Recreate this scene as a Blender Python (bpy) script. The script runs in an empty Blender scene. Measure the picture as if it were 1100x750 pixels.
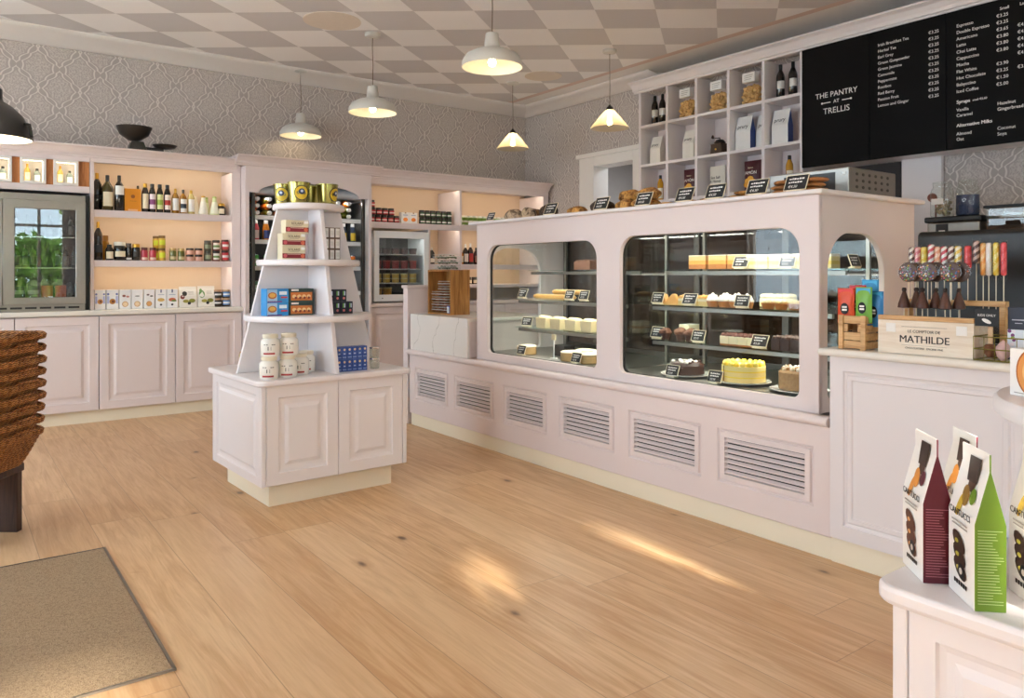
import bpy, bmesh, math, random
from mathutils import Matrix, Vector
random.seed(7)
S = bpy.context.scene
COL = S.collection
PI = math.pi
H = 1.3                    # camera height

# ------------------------------------------------------------------ camera
cam_d = bpy.data.cameras.new('camera'); cam = bpy.data.objects.new('camera', cam_d); COL.objects.link(cam)
cam_d.sensor_width = 36; cam_d.lens = 36 * 820.5 / 1100
cam_d.shift_y = -(375 - 293.7) / 1100
cam_d.clip_start = 0.03
cam.location = (0, 0, H); cam.rotation_euler = (PI / 2, 0, -0.638)
S.camera = cam
# ------------------------------------------------------------------ exposure
S.view_settings.view_transform = 'Standard'; S.view_settings.look = 'None'
S.view_settings.exposure = 0.08; S.view_settings.gamma = 1; S.view_settings.use_curve_mapping = False
S.cycles.use_denoising = True
S.cycles.max_bounces = 10; S.cycles.diffuse_bounces = 5; S.cycles.transparent_max_bounces = 24
S.cycles.caustics_reflective = False; S.cycles.caustics_refractive = False
S.cycles.sample_clamp_indirect = 6
# ------------------------------------------------------------------ daylight
SKY = 10.0; SUN = 50.0; PEND = 4.0; LED = 1.1; CASE = 6.0
W = bpy.data.worlds.new('sky'); S.world = W; W.use_nodes = True
bg = W.node_tree.nodes['Background']; bg.inputs[0].default_value = (0.70, 0.85, 1, 1); bg.inputs[1].default_value = SKY
def light(name, kind, loc, energy, col=(1, 1, 1), rot=(0, 0, 0), **k):
    d = bpy.data.lights.new(name, kind); d.energy = energy; d.color = col
    for a, b in k.items(): setattr(d, a, b)
    o = bpy.data.objects.new(name, d); o.location = loc; o.rotation_euler = rot; COL.objects.link(o); return o
sun = light('sun', 'SUN', (0, -6, 6), SUN, (1, .93, .82), angle=math.radians(3.5))
sun.rotation_euler = Vector((0.16, 1, -0.53)).to_track_quat('-Z', 'Y').to_euler()
XL, XR, YB, YN, ZC = -2.8, 6.15, 8.0, -2.3, 3.43      # room
REAR_WIN = [(-1.5, -0.3), (1.0, 1.9), (4.0, 4.9)]   # window openings x0,x1 in the street wall
LEFT_WIN = [(1.5, 3.4), (4.1, 6.9)]        # y0,y1 in the side wall
WZ0, WZ1 = 0.75, 2.75
for a, b in REAR_WIN:
    light('daylight_portal', 'AREA', ((a + b) / 2, YN - .02, (WZ0 + WZ1) / 2), 1, rot=(PI / 2, 0, 0), shape='RECTANGLE', size=b - a, size_y=WZ1 - WZ0).data.cycles.is_portal = True
for a, b in LEFT_WIN:
    light('daylight_portal', 'AREA', (XL - .02, (a + b) / 2, (WZ0 + WZ1) / 2), 1, rot=(PI / 2, 0, -PI / 2), shape='RECTANGLE', size=b - a, size_y=WZ1 - WZ0).data.cycles.is_portal = True

# ------------------------------------------------------------------ materials
def hexc(s):
    s = s.lstrip('#'); r = [int(s[i:i + 2], 16) / 255 for i in (0, 2, 4)]
    return tuple(((c / 12.92) if c <= .04045 else ((c + .055) / 1.055) ** 2.4) for c in r)
_M = {}
def M(name, col, rough=.5, metal=0., var=.05, scale=18., bump=0., emit=0., alpha=None, coat=0., spec=.5):
    """principled material with a faint procedural variation of its own colour"""
    if name in _M: return _M[name]
    if isinstance(col, str): col = hexc(col)
    m = bpy.data.materials.new(name); m.use_nodes = True; nt = m.node_tree; b = nt.nodes['Principled BSDF']
    tc = nt.nodes.new('ShaderNodeTexCoord'); n = nt.nodes.new('ShaderNodeTexNoise'); n.inputs['Scale'].default_value = scale; n.inputs['Detail'].default_value = 3
    nt.links.new(tc.outputs['Object'], n.inputs['Vector'])
    r = nt.nodes.new('ShaderNodeMix'); r.data_type = 'RGBA'
    r.inputs[6].default_value = tuple(max(0, c * (1 - var)) for c in col) + (1,); r.inputs[7].default_value = tuple(min(1, c * (1 + var)) for c in col) + (1,)
    nt.links.new(n.outputs[0], r.inputs[0]); nt.links.new(r.outputs[2], b.inputs['Base Color'])
    b.inputs['Roughness'].default_value = rough; b.inputs['Metallic'].default_value = metal
    b.inputs['Coat Weight'].default_value = coat; b.inputs['Specular IOR Level'].default_value = spec
    if bump:
        bp = nt.nodes.new('ShaderNodeBump'); bp.inputs['Strength'].default_value = bump; bp.inputs['Distance'].default_value = .01
        nt.links.new(n.outputs[0], bp.inputs['Height']); nt.links.new(bp.outputs[0], b.inputs['Normal'])
    if emit:
        b.inputs['Emission Color'].default_value = col + (1,); b.inputs['Emission Strength'].default_value = emit
    _M[name] = m; return m
def nodes_mat(name):
    m = bpy.data.materials.new(name); m.use_nodes = True; _M[name] = m
    nt = m.node_tree; return m, nt, nt.nodes['Principled BSDF']
class G:
    """tiny node-graph helper"""
    def __init__(s, nt): s.nt = nt
    def n(s, t, **k):
        x = s.nt.nodes.new(t)
        for a, b in k.items(): setattr(x, a, b)
        return x
    def put(s, inp, v):
        if hasattr(v, 'is_linked'): s.nt.links.new(v, inp)
        else: inp.default_value = v
    def m(s, op, a, b=None, c=None):
        x = s.n('ShaderNodeMath', operation=op)
        for i, v in enumerate((a, b, c)):
            if v is not None: s.put(x.inputs[i], v)
        return x.outputs[0]
    def xyz(s, x, y, z):
        q = s.n('ShaderNodeCombineXYZ')
        for i, v in enumerate((x, y, z)): s.put(q.inputs[i], v)
        return q.outputs[0]
    def mix(s, f, a, b):
        x = s.n('ShaderNodeMix', data_type='RGBA'); s.put(x.inputs[0], f)
        for i, v in ((6, a), (7, b)): s.put(x.inputs[i], v if hasattr(v, 'is_linked') else tuple(v) + (1,) if len(v) == 3 else v)
        return x.outputs[2]
    def noise(s, vec, scale, detail=3, rough=.5, dist=0):
        x = s.n('ShaderNodeTexNoise'); s.put(x.inputs['Vector'], vec); x.inputs['Scale'].default_value = scale
        x.inputs['Detail'].default_value = detail; x.inputs['Roughness'].default_value = rough; x.inputs['Distortion'].default_value = dist
        return x.outputs[0]
    def obj(s):
        t = s.n('ShaderNodeTexCoord'); p = s.n('ShaderNodeSeparateXYZ'); s.nt.links.new(t.outputs['Object'], p.inputs[0])
        return t.outputs['Object'], p.outputs[0], p.outputs[1], p.outputs[2]
    def bump(s, h, bsdf, strength=.3, dist=.005):
        b = s.n('ShaderNodeBump'); b.inputs['Strength'].default_value = strength; b.inputs['Distance'].default_value = dist
        s.put(b.inputs['Height'], h); s.nt.links.new(b.outputs[0], bsdf.inputs['Normal'])
    def smooth(s, v, a, b):
        x = s.n('ShaderNodeMapRange', interpolation_type='SMOOTHSTEP'); s.put(x.inputs[0], v); x.inputs[1].default_value = a; x.inputs[2].default_value = b
        return x.outputs[0]

# wide oak floorboards running along Y
def mk_floor():
    m, nt, b = nodes_mat('oak_floorboards'); g = G(nt); v, x, y, z = g.obj()
    BW, BL = .256, 2.5
    xo = g.m('SUBTRACT', x, .088); row = g.m('FLOOR', g.m('DIVIDE', xo, BW)); rr = g.m('FRACT', g.m('MULTIPLY', g.m('SINE', g.m('MULTIPLY', row, 12.9898)), 4375.85))
    yy = g.m('ADD', g.m('DIVIDE', y, BL), g.m('MULTIPLY', rr, 3.0)); seg = g.m('FLOOR', yy)
    pid = g.m('FRACT', g.m('MULTIPLY', g.m('SINE', g.m('ADD', g.m('MULTIPLY', row, 7.13), g.m('MULTIPLY', seg, 3.77))), 1437.5))
    fx = g.m('FRACT', g.m('DIVIDE', xo, BW)); fy = g.m('FRACT', yy)
    ex = g.m('MULTIPLY', g.m('MINIMUM', fx, g.m('SUBTRACT', 1, fx)), BW); ey = g.m('MULTIPLY', g.m('MINIMUM', fy, g.m('SUBTRACT', 1, fy)), BL)
    edge = g.m('SUBTRACT', 1, g.smooth(g.m('MINIMUM', ex, ey), .0004, .0024))
    off = g.m('MULTIPLY', pid, 37.)
    gv = g.xyz(g.m('ADD', g.m('MULTIPLY', x, 9), off), g.m('ADD', g.m('MULTIPLY', y, .75), off), off)
    n1 = g.noise(gv, 2.2, 5, .6, 1.2)
    gv2 = g.xyz(g.m('ADD', g.m('MULTIPLY', x, 70), off), g.m('MULTIPLY', y, 2.5), off)
    n2 = g.noise(gv2, 1.5, 4, .6)
    c = g.mix(g.smooth(n1, .3, .72), hexc('D8B48A'), hexc('BC9064'))
    c = g.mix(g.m('MULTIPLY', g.smooth(n2, .45, .75), .35), c, hexc('A67C54'))
    c = g.mix(g.m('MULTIPLY', g.smooth(pid, .25, .9), .28), c, hexc('B98A5C')); c = g.mix(g.m('MULTIPLY', g.smooth(g.m('FRACT', g.m('MULTIPLY', pid, 7.3)), .6, 1.), .28), c, hexc('E3C49C'))
    vo = g.n('ShaderNodeTexVoronoi'); g.put(vo.inputs['Vector'], g.xyz(g.m('MULTIPLY', x, 4.2), g.m('ADD', g.m('MULTIPLY', y, 2.2), off), off)); vo.inputs['Scale'].default_value = 1.0
    wob = g.m('MULTIPLY', g.m('SUBTRACT', g.noise(g.xyz(g.m('MULTIPLY', x, 40), g.m('MULTIPLY', y, 16), 0.), 1., 3), .5), .08)
    d = g.m('ADD', vo.outputs['Distance'], wob)
    big = g.m('GREATER_THAN', g.noise(v, 2.3, 1), .45)
    knot = g.m('MULTIPLY', g.m('SUBTRACT', 1, g.smooth(d, .03, .10)), big)
    halo = g.m('MULTIPLY', g.m('SUBTRACT', 1, g.smooth(d, .05, .22)), big)
    c = g.mix(g.m('MULTIPLY', halo, .5), c, hexc('A87748')); c = g.mix(g.m('MULTIPLY', knot, .85), c, hexc('5A3A22'))
    c = g.mix(g.m('MULTIPLY', edge, .55), c, hexc('6B472A'))
    nt.links.new(c, b.inputs['Base Color'])
    g.put(b.inputs['Roughness'], g.m('ADD', .26, g.m('MULTIPLY', n2, .16)))
    g.bump(g.m('SUBTRACT', g.m('MULTIPLY', n2, .25), edge), b, .25, .002)
    return m
def mk_wallpaper():
    m, nt, b = nodes_mat('damask_wallpaper'); g = G(nt); v, x, y, z = g.obj()
    PW, PH = .33, .37
    h = g.m('ADD', x, y)            # works on a wall along X and on a wall along Y
    wv = g.m('MULTIPLY', g.m('SUBTRACT', g.noise(v, 11, 2), .5), .012)
    u = g.m('DIVIDE', g.m('ADD', h, wv), PW / 2); c = g.m('MULTIPLY', g.m('ADD', z, wv), 2 * PI / PH)
    k0 = g.m('FLOOR', u); fu = g.m('SUBTRACT', u, k0)
    sg = g.m('SUBTRACT', 1, g.m('MULTIPLY', g.m('MODULO', g.m('ABSOLUTE', k0), 2.), 2.))
    cc = g.m('COSINE', c); wig = g.m('MULTIPLY', g.m('ABSOLUTE', g.m('SINE', g.m('MULTIPLY', c, 2.5))), .12)
    amp = g.m('MULTIPLY', g.m('MULTIPLY', cc, sg), .36)
    d0 = g.m('SUBTRACT', g.m('ABSOLUTE', g.m('SUBTRACT', fu, amp)), wig); d1 = g.m('SUBTRACT', g.m('ABSOLUTE', g.m('SUBTRACT', fu, g.m('SUBTRACT', 1, amp))), wig)
    d = g.m('MINIMUM', d0, d1)
    line = g.m('MULTIPLY', g.smooth(d, .01, .04), g.m('SUBTRACT', 1, g.smooth(d, .08, .12)))
    rib = g.m('MULTIPLY', g.smooth(g.m('SINE', g.m('ADD', g.m('MULTIPLY', d, 46.), g.m('MULTIPLY', g.m('COSINE', g.m('MULTIPLY', c, 5.)), 2.2))), .3, .9), .5)
    fil = g.m('MULTIPLY', g.smooth(g.noise(v, 60, 3, .6), .45, .6), .6)
    core = g.smooth(d, .17, .22)
    t = g.m('MINIMUM', g.m('ADD', line, g.m('MULTIPLY', core, g.m('MAXIMUM', rib, fil))), 1.)
    col = g.mix(t, hexc('ADA49F'), hexc('D8D0CB'))
    nt.links.new(col, b.inputs['Base Color']); b.inputs['Roughness'].default_value = .6
    g.bump(t, b, .12, .002); return m
def mk_ceiling():
    m, nt, b = nodes_mat('harlequin_ceiling'); g = G(nt); v, x, y, z = g.obj()
    a = g.m('SUBTRACT', g.m('DIVIDE', x, .773), .949 + .0); c = g.m('SUBTRACT', g.m('DIVIDE', y, .601), 12.087 + .0)
    p = g.m('FLOOR', g.m('ADD', a, c)); q = g.m('FLOOR', g.m('SUBTRACT', a, c))
    par = g.m('MODULO', g.m('ABSOLUTE', g.m('ADD', p, q)), 2.)
    inside = g.m('MULTIPLY', g.m('LESS_THAN', y, 7.66), g.m('LESS_THAN', x, 5.62))
    col = g.mix(par, hexc('F7F5F4'), hexc('CFCBCB'))
    n = g.noise(v, 3, 3); col = g.mix(g.m('MULTIPLY', n, .15), col, hexc('ECE7E2'))
    band = g.m('MULTIPLY', g.m('MULTIPLY', g.m('LESS_THAN', x, 5.70), g.m('GREATER_THAN', x, 5.62)), g.m('LESS_THAN', y, 7.7))
    col = g.mix(inside, hexc('EBE7E3'), col); col = g.mix(band, col, hexc('D9C2B8'))
    nt.links.new(col, b.inputs['Base Color']); b.inputs['Roughness'].default_value = .8; return m
def mk_marble():
    m, nt, b = nodes_mat('veined_marble'); g = G(nt); v, x, y, z = g.obj()
    n = g.noise(v, 3, 5, .6); 
    t = g.m('ABSOLUTE', g.m('SUBTRACT', g.m('FRACT', g.m('ADD', g.m('MULTIPLY', g.m('ADD', y, g.m('MULTIPLY', x, .6)), 3.2), g.m('ADD', g.m('MULTIPLY', z, .9), g.m('MULTIPLY', n, 1.1)))), .5))
    col = g.mix(g.m('MULTIPLY', g.m('SUBTRACT', 1, g.smooth(t, .0, .018)), .6), hexc('E4E1DC'), hexc('8E877E'))
    nt.links.new(col, b.inputs['Base Color']); b.inputs['Roughness'].default_value = .22; return m
def mk_wood(name, c1, c2, axis='z', rough=.5, sc=1.):
    m, nt, b = nodes_mat(name); g = G(nt); v, x, y, z = g.obj()
    s = {'x': (3, 40, 40), 'y': (40, 3, 40), 'z': (40, 40, 3)}[axis]
    n = g.noise(g.xyz(g.m('MULTIPLY', x, s[0] * sc), g.m('MULTIPLY', y, s[1] * sc), g.m('MULTIPLY', z, s[2] * sc)), 1., 4, .6, 1.)
    nt.links.new(g.mix(g.smooth(n, .3, .7), hexc(c1), hexc(c2)), b.inputs['Base Color']); b.inputs['Roughness'].default_value = rough
    g.bump(n, b, .15, .002); return m
def mk_carpet():
    m, nt, b = nodes_mat('brown_coir_mat'); g = G(nt); v, x, y, z = g.obj()
    n = g.noise(v, 260, 3, .7); n2 = g.noise(v, 90, 3)
    nt.links.new(g.mix(g.smooth(g.m('ADD', g.m('MULTIPLY', n, .75), g.m('MULTIPLY', n2, .25)), .35, .65), hexc('7C644A'), hexc('B89C7A')), b.inputs['Base Color'])
    b.inputs['Roughness'].default_value = .95; g.bump(n, b, .8, .006); return m
def mk_wicker():
    m, nt, b = nodes_mat('woven_wicker'); g = G(nt); v, x, y, z = g.obj()
    w = g.m('SINE', g.m('ADD', g.m('MULTIPLY', z, 620.), g.m('MULTIPLY', g.m('SINE', g.m('MULTIPLY', g.m('ADD', x, y), 210.)), 1.6)))
    k = g.m('SINE', g.m('MULTIPLY', g.m('SUBTRACT', x, y), 190.)); n = g.noise(v, 30, 3)
    t = g.m('ADD', g.m('MULTIPLY', w, .3), g.m('ADD', g.m('MULTIPLY', k, .15), n))
    nt.links.new(g.mix(g.smooth(t, .2, .85), hexc('7E4218'), hexc('DA9A58')), b.inputs['Base Color'])
    b.inputs['Roughness'].default_value = .5; g.bump(g.m('ADD', w, g.m('MULTIPLY', k, .6)), b, .8, .006); return m
def mk_bread(name, c1, c2, sc=22.):
    m, nt, b = nodes_mat(name); g = G(nt); v, x, y, z = g.obj()
    n = g.noise(v, sc, 4, .65, .6); w = g.noise(g.xyz(g.m('MULTIPLY', x, 60), g.m('MULTIPLY', y, 18), g.m('MULTIPLY', z, 40)), 1., 3)
    t = g.m('ADD', g.m('MULTIPLY', n, .65), g.m('MULTIPLY', w, .35))
    nt.links.new(g.mix(g.smooth(t, .40, .60), hexc(c1), hexc(c2)), b.inputs['Base Color']); b.inputs['Roughness'].default_value = .7
    g.bump(t, b, .8, .01); return m
def glass(name, tint=(1, 1, 1), refl=1.0, base=.04):
    """flat pane: clear see-through with a mirror coat by Fresnel"""
    m = bpy.data.materials.new(name); m.use_nodes = True; nt = m.node_tree; nt.nodes.remove(nt.nodes['Principled BSDF'])
    out = nt.nodes['Material Output']; t = nt.nodes.new('ShaderNodeBsdfTransparent'); t.inputs[0].default_value = tuple(tint) + (1,)
    gl = nt.nodes.new('ShaderNodeBsdfGlossy'); gl.inputs['Roughness'].default_value = .0; gl.inputs[0].default_value = (1, 1, 1, 1)
    lw = nt.nodes.new('ShaderNodeLayerWeight'); lw.inputs[0].default_value = .5
    f = nt.nodes.new('ShaderNodeMath'); f.operation = 'POWER'; f.inputs[1].default_value = 5.; nt.links.new(lw.outputs['Facing'], f.inputs[0])
    mu = nt.nodes.new('ShaderNodeMath'); mu.operation = 'MULTIPLY_ADD'; mu.inputs[1].default_value = refl; mu.inputs[2].default_value = base; mu.use_clamp = True
    mx = nt.nodes.new('ShaderNodeMixShader'); L = nt.links.new
    L(f.outputs[0], mu.inputs[0]); L(mu.outputs[0], mx.inputs[0]); L(t.outputs[0], mx.inputs[1]); L(gl.outputs[0], mx.inputs[2]); L(mx.outputs[0], out.inputs[0])
    _M[name] = m; return m
def mk_shade_glass():
    m = bpy.data.materials.new('ribbed_shade_glass'); m.use_nodes = True; nt = m.node_tree; nt.nodes.remove(nt.nodes['Principled BSDF'])
    out = nt.nodes['Material Output']; L = nt.links.new
    a = nt.nodes.new('ShaderNodeBsdfTranslucent'); a.inputs[0].default_value = (1, .88, .62, 1)
    t = nt.nodes.new('ShaderNodeBsdfTransparent'); t.inputs[0].default_value = (1, .93, .8, 1)
    gl = nt.nodes.new('ShaderNodeBsdfGlossy'); gl.inputs['Roughness'].default_value = .15
    m1 = nt.nodes.new('ShaderNodeMixShader'); m1.inputs[0].default_value = .38; m2 = nt.nodes.new('ShaderNodeMixShader'); m2.inputs[0].default_value = .12
    L(a.outputs[0], m1.inputs[1]); L(t.outputs[0], m1.inputs[2]); L(m1.outputs[0], m2.inputs[1]); L(gl.outputs[0], m2.inputs[2]); L(m2.outputs[0], out.inputs[0])
    _M['shade'] = m; return m

FLOOR, PAPER, CEIL, MARBLE, CARPET, WICKER = mk_floor(), mk_wallpaper(), mk_ceiling(), mk_marble(), mk_carpet(), mk_wicker()
OAK = mk_wood('light_wood_crate', 'D9B27C', 'B98A52', 'y'); OAKZ = mk_wood('golden_wood_crate', 'B98548', '8C5C2A', 'z'); DARKW = mk_wood('dark_stained_wood', '4A3026', '2E1C16', 'z')
PALEW = mk_wood('pale_plywood', 'EFE3D2', 'E0CFB8', 'y'); ORANGEW = mk_wood('orange_wood_panel', 'CB8850', 'A4662F', 'z')
GLASS = glass('clear_display_glass', (.96, .98, .97), .8, .018); WGLASS = glass('window_glass', (.97, .98, .97)); FGLASS = glass('cooler_glass', (.86, .89, .89), 1.0, .05); SHGLASS = glass('green_edged_shelf_glass', (.86, .93, .90), .8, .04)
JGLASS = glass('jar_glass', (.93, .95, .93), 1.2, .05); SHADE = mk_shade_glass(); PLASTIC = glass('clear_plastic_wrap', (.975, .975, .975), .25, .012)
PINK = M('pale_pink_paint', 'E3D6D4', .42, var=.012, scale=3); PINKW = M('pinkish_white_paint', 'E6E0E1', .4, var=.012, scale=3); CREAM = M('cream_plinth_paint', 'EFE6CF', .5, var=.02, scale=4)
WHITE = M('white_paint', 'EDE9E4', .5, var=.02); COVE = M('coving_white', 'E9E3DE', .6, var=.02); TOP = M('cream_worktop', 'E9E4DA', .25, var=.02, scale=8)
BLACK = M('black_plastic', '141414', .4, var=.1); BOARD = M('menu_board_black', '0A0909', .6, var=.06, scale=5, spec=.12); STEEL = M('brushed_steel', '98958F', .36, 1., var=.05, scale=40); DSTEEL = M('dark_steel', '5A5855', .35, 1., var=.08)
CHROME = M('chrome', 'D8D8D8', .12, 1., var=.02); GREYIN = M('cooler_lining', '55524E', .4, var=.08); DARKIN = M('dark_cooler_lining', '1C1B1B', .45, var=.1); WPLAS = M('white_plastic', 'EDEEEE', .35, var=.02)
PAPERW = M('white_paper', 'F0EEEA', .7, var=.02); BLACKP = M('black_label', '17181A', .6, var=.05); GOLD = M('gold_foil', 'C79A3E', .3, .8, var=.05); WARMBACK = M('warm_shelf_back', 'D8C2A8', .55, var=.02, scale=4)
TXTW = M('white_lettering', 'F4F2EE', .6, var=.0); TXTB = M('dark_lettering', '2A2422', .6, var=.0); WICKL = M('pale_cane', 'C98A55', .5, var=.15, scale=60)
BLUEGREY = M('blue_grey_canopy', 'AEB4BC', .35, var=.03); ENAMEL = M('white_enamel', 'CFCCC4', .3, var=.03); CABLE = M('fabric_cable', '7A6A5A', .8); LAMPBLK = M('dark_grey_enamel', '2B2C2E', .35, var=.06)
LEDM = M('led_strip', (1., .86, .62), .5, emit=9.); BULB = M('glowing_bulb', (1., .8, .48), .4, emit=28.); LEDC = M('cool_led_strip', (1., .96, .88), .5, emit=8.)

# ------------------------------------------------------------------ mesh helpers
class MB:
    def __init__(s): s.bm = bmesh.new(); s.mats = []; s.sm = []
    def mi(s, m):
        if m not in s.mats: s.mats.append(m)
        return s.mats.index(m)
    def face(s, vs, m, smooth=False):
        try: f = s.bm.faces.new(vs)
        except ValueError: return None
        f.material_index = s.mi(m); f.smooth = smooth; return f
    def quad(s, pts, m): return s.face([s.bm.verts.new(p) for p in pts], m)
    def box(s, x0, x1, y0, y1, z0, z1, m):
        if x0 > x1: x0, x1 = x1, x0
        if y0 > y1: y0, y1 = y1, y0
        if z0 > z1: z0, z1 = z1, z0
        v = [s.bm.verts.new((x, y, z)) for z in (z0, z1) for y in (y0, y1) for x in (x0, x1)]
        for a in ((0, 2, 3, 1), (4, 5, 7, 6), (0, 1, 5, 4), (2, 6, 7, 3), (0, 4, 6, 2), (1, 3, 7, 5)): s.face([v[i] for i in a], m)
        return s
    def lathe(s, prof, m, seg=20, c=(0, 0, 0), cap=True, sharp=35, T=None):
        """prof: (r, z[, material]) from bottom to top"""
        rings = []
        for p in prof:
            r, z = p[0], p[1]
            if r <= 1e-6: rings.append([s.bm.verts.new((c[0], c[1], c[2] + z))])
            else: rings.append([s.bm.verts.new((c[0] + r * math.cos(2 * PI * i / seg), c[1] + r * math.sin(2 * PI * i / seg), c[2] + z)) for i in range(seg)])
        allv = [v for r in rings for v in r]
        for k in range(len(rings) - 1):
            a, b = rings[k], rings[k + 1]; mm = prof[k + 1][2] if len(prof[k + 1]) > 2 else m
            for i in range(seg):
                j = (i + 1) % seg
                if len(a) == 1 and len(b) == 1: continue
                if len(a) == 1: s.face([a[0], b[j], b[i]], mm, True)
                elif len(b) == 1: s.face([a[i], a[j], b[0]], mm, True)
                else: s.face([a[i], a[j], b[j], b[i]], mm, True)
        if cap:
            if len(rings[0]) > 1: s.face(list(reversed(rings[0])), m)
            if len(rings[-1]) > 1: s.face(rings[-1], prof[-1][2] if len(prof[-1]) > 2 else m)
        for k in range(1, len(prof) - 1):
            if len(rings[k]) < 2: continue
            a1 = math.atan2(prof[k][1] - prof[k - 1][1], prof[k][0] - prof[k - 1][0]); a2 = math.atan2(prof[k + 1][1] - prof[k][1], prof[k + 1][0] - prof[k][0])
            d = abs((a1 - a2 + PI) % (2 * PI) - PI)
            if math.degrees(d) > sharp:
                for i in range(seg):
                    e = s.bm.edges.get((rings[k][i], rings[k][(i + 1) % seg]))
                    if e: e.smooth = False
        if cap:
            for r in (rings[0], rings[-1]):
                if len(r) > 1:
                    for i in range(seg):
                        e = s.bm.edges.get((r[i], r[(i + 1) % seg]))
                        if e: e.smooth = False
        if T is not None: bmesh.ops.transform(s.bm, matrix=T, verts=allv)
        return s
    def prism(s, poly, axis, a0, a1, m, smooth=False):
        """poly of 2D points extruded along axis: x->(y,z) y->(x,z) z->(x,y)"""
        def P(p, a): return {'x': (a, p[0], p[1]), 'y': (p[0], a, p[1]), 'z': (p[0], p[1], a)}[axis]
        A = [s.bm.verts.new(P(p, a0)) for p in poly]; B = [s.bm.verts.new(P(p, a1)) for p in poly]; n = len(poly)
        f1 = s.face(A, m); f2 = s.face(list(reversed(B)), m)
        for i in range(n): s.face([A[i], B[i], B[(i + 1) % n], A[(i + 1) % n]], m, smooth)
        if smooth:
            for R in (A, B):
                for i in range(n):
                    e = s.bm.edges.get((R[i], R[(i + 1) % n]))
                    if e: e.smooth = False
        return s
    def tube(s, pts, r, m, seg=8, closed=False, cap=True):
        pts = [Vector(p) for p in pts]; n = len(pts); rings = []; up = None
        for i, p in enumerate(pts):
            if closed: t = pts[(i + 1) % n] - pts[i - 1]
            else: t = pts[min(i + 1, n - 1)] - pts[max(i - 1, 0)]
            t.normalize()
            if up is None: up = t.orthogonal().normalized()
            up = (up - t * up.dot(t)); up = up.normalized() if up.length > 1e-5 else t.orthogonal().normalized()
            w = t.cross(up); rr = r[i] if isinstance(r, (list, tuple)) else r
            rings.append([s.bm.verts.new(p + (up * math.cos(2 * PI * k / seg) + w * math.sin(2 * PI * k / seg)) * rr) for k in range(seg)])
        for i in range(n if closed else n - 1):
            a, b = rings[i], rings[(i + 1) % n]
            for k in range(seg): s.face([a[k], a[(k + 1) % seg], b[(k + 1) % seg], b[k]], m, True)
        if cap and not closed: s.face(list(reversed(rings[0])), m); s.face(rings[-1], m)
        return s
    def blob(s, c, r, m, seed=0, rough=.12, sub=2, flat=None):
        """rounded lumpy solid (bread, cake piece): ellipsoid radii r"""
        rnd = random.Random(seed); res = bmesh.ops.create_icosphere(s.bm, subdivisions=sub, radius=1)
        k = [rnd.uniform(0, 6.3) for _ in range(6)]
        for v in res['verts']:
            p = v.co; d = 1 + rough * (math.sin(3 * p.x + k[0]) * math.sin(3 * p.y + k[1]) + .6 * math.sin(5 * p.z + k[2]) * math.sin(5 * p.x + k[3]))
            z = p.z * d
            if flat is not None: z = max(z, flat)
            v.co = Vector((c[0] + p.x * d * r[0], c[1] + p.y * d * r[1], c[2] + z * r[2]))
        i = s.mi(m)
        for f in {f for v in res['verts'] for f in v.link_faces}: f.material_index = i; f.smooth = True
        return s
    def rings(s, O, U, V, N, w, h, steps, m, mc=None):
        """stepped rectangular panel on origin O, axes U,V, normal N; steps = (inset, depth along N)"""
        O, U, V, N = Vector(O), Vector(U), Vector(V), Vector(N); prev = None
        for k, (i, d) in enumerate(steps):
            q = [s.bm.verts.new(O + U * a + V * b + N * d) for a, b in ((i, i), (w - i, i), (w - i, h - i), (i, h - i))]
            if prev:
                for j in range(4): s.face([prev[j], prev[(j + 1) % 4], q[(j + 1) % 4], q[j]], m)
            prev = q
        s.face(prev, mc or m); return s
    def mesh(s, name):
        me = bpy.data.meshes.new(name); bmesh.ops.recalc_face_normals(s.bm, faces=s.bm.faces[:]) if False else None
        s.bm.to_mesh(me); s.bm.free()
        for m in s.mats: me.materials.append(m)
        return me
    def build(s, name, parent=None, bevel=0, seg=2):
        return link(name, s.mesh(name), parent, bevel, seg)
KIDS = {}
def link(name, me, parent=None, bevel=0, seg=2):
    o = bpy.data.objects.new(name, me); COL.objects.link(o)
    if parent is not None: o.parent = parent; KIDS.setdefault(parent.name, []).append(o)
    if bevel:
        b = o.modifiers.new('bevel', 'BEVEL'); b.width = bevel; b.segments = seg; b.limit_method = 'ANGLE'; b.angle_limit = math.radians(40)
    return o
def empty(name, loc=(0, 0, 0), rz=0):
    o = bpy.data.objects.new(name, None); o.empty_display_size = .05; o.location = loc; o.rotation_euler = (0, 0, rz); COL.objects.link(o); return o
def tag(o, label, cat, group=None):
    o['label'] = label; o['category'] = cat
    if group: o['group'] = group
    return o
def struct(o): o['kind'] = 'structure'; return o
def copy_tree(o, parent=None):
    c = o.copy(); COL.objects.link(c)
    if parent is not None: c.parent = parent; KIDS.setdefault(parent.name, []).append(c)
    for ch in KIDS.get(o.name, []): copy_tree(ch, c)
    return c
class Kind:
    """one kind of thing: built once, then copied object by object"""
    def __init__(s, fn): s.fn = fn; s.root = None
    def put(s, loc, label, cat, group=None, rz=0., rx=0., ry=0., scale=None):
        if s.root is None: o = s.root = s.fn()
        else: o = copy_tree(s.root)
        for k in ('label', 'category', 'group'):
            if k in o: del o[k]
        o.location = loc; o.rotation_euler = (rx, ry, rz)
        if scale: o.scale = scale if isinstance(scale, tuple) else (scale,) * 3
        return tag(o, label, cat, group)
ORD = ['first', 'second', 'third', 'fourth', 'fifth', 'sixth', 'seventh', 'eighth', 'ninth', 'tenth', 'eleventh', 'twelfth', 'thirteenth', 'fourteenth', 'fifteenth']
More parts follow.
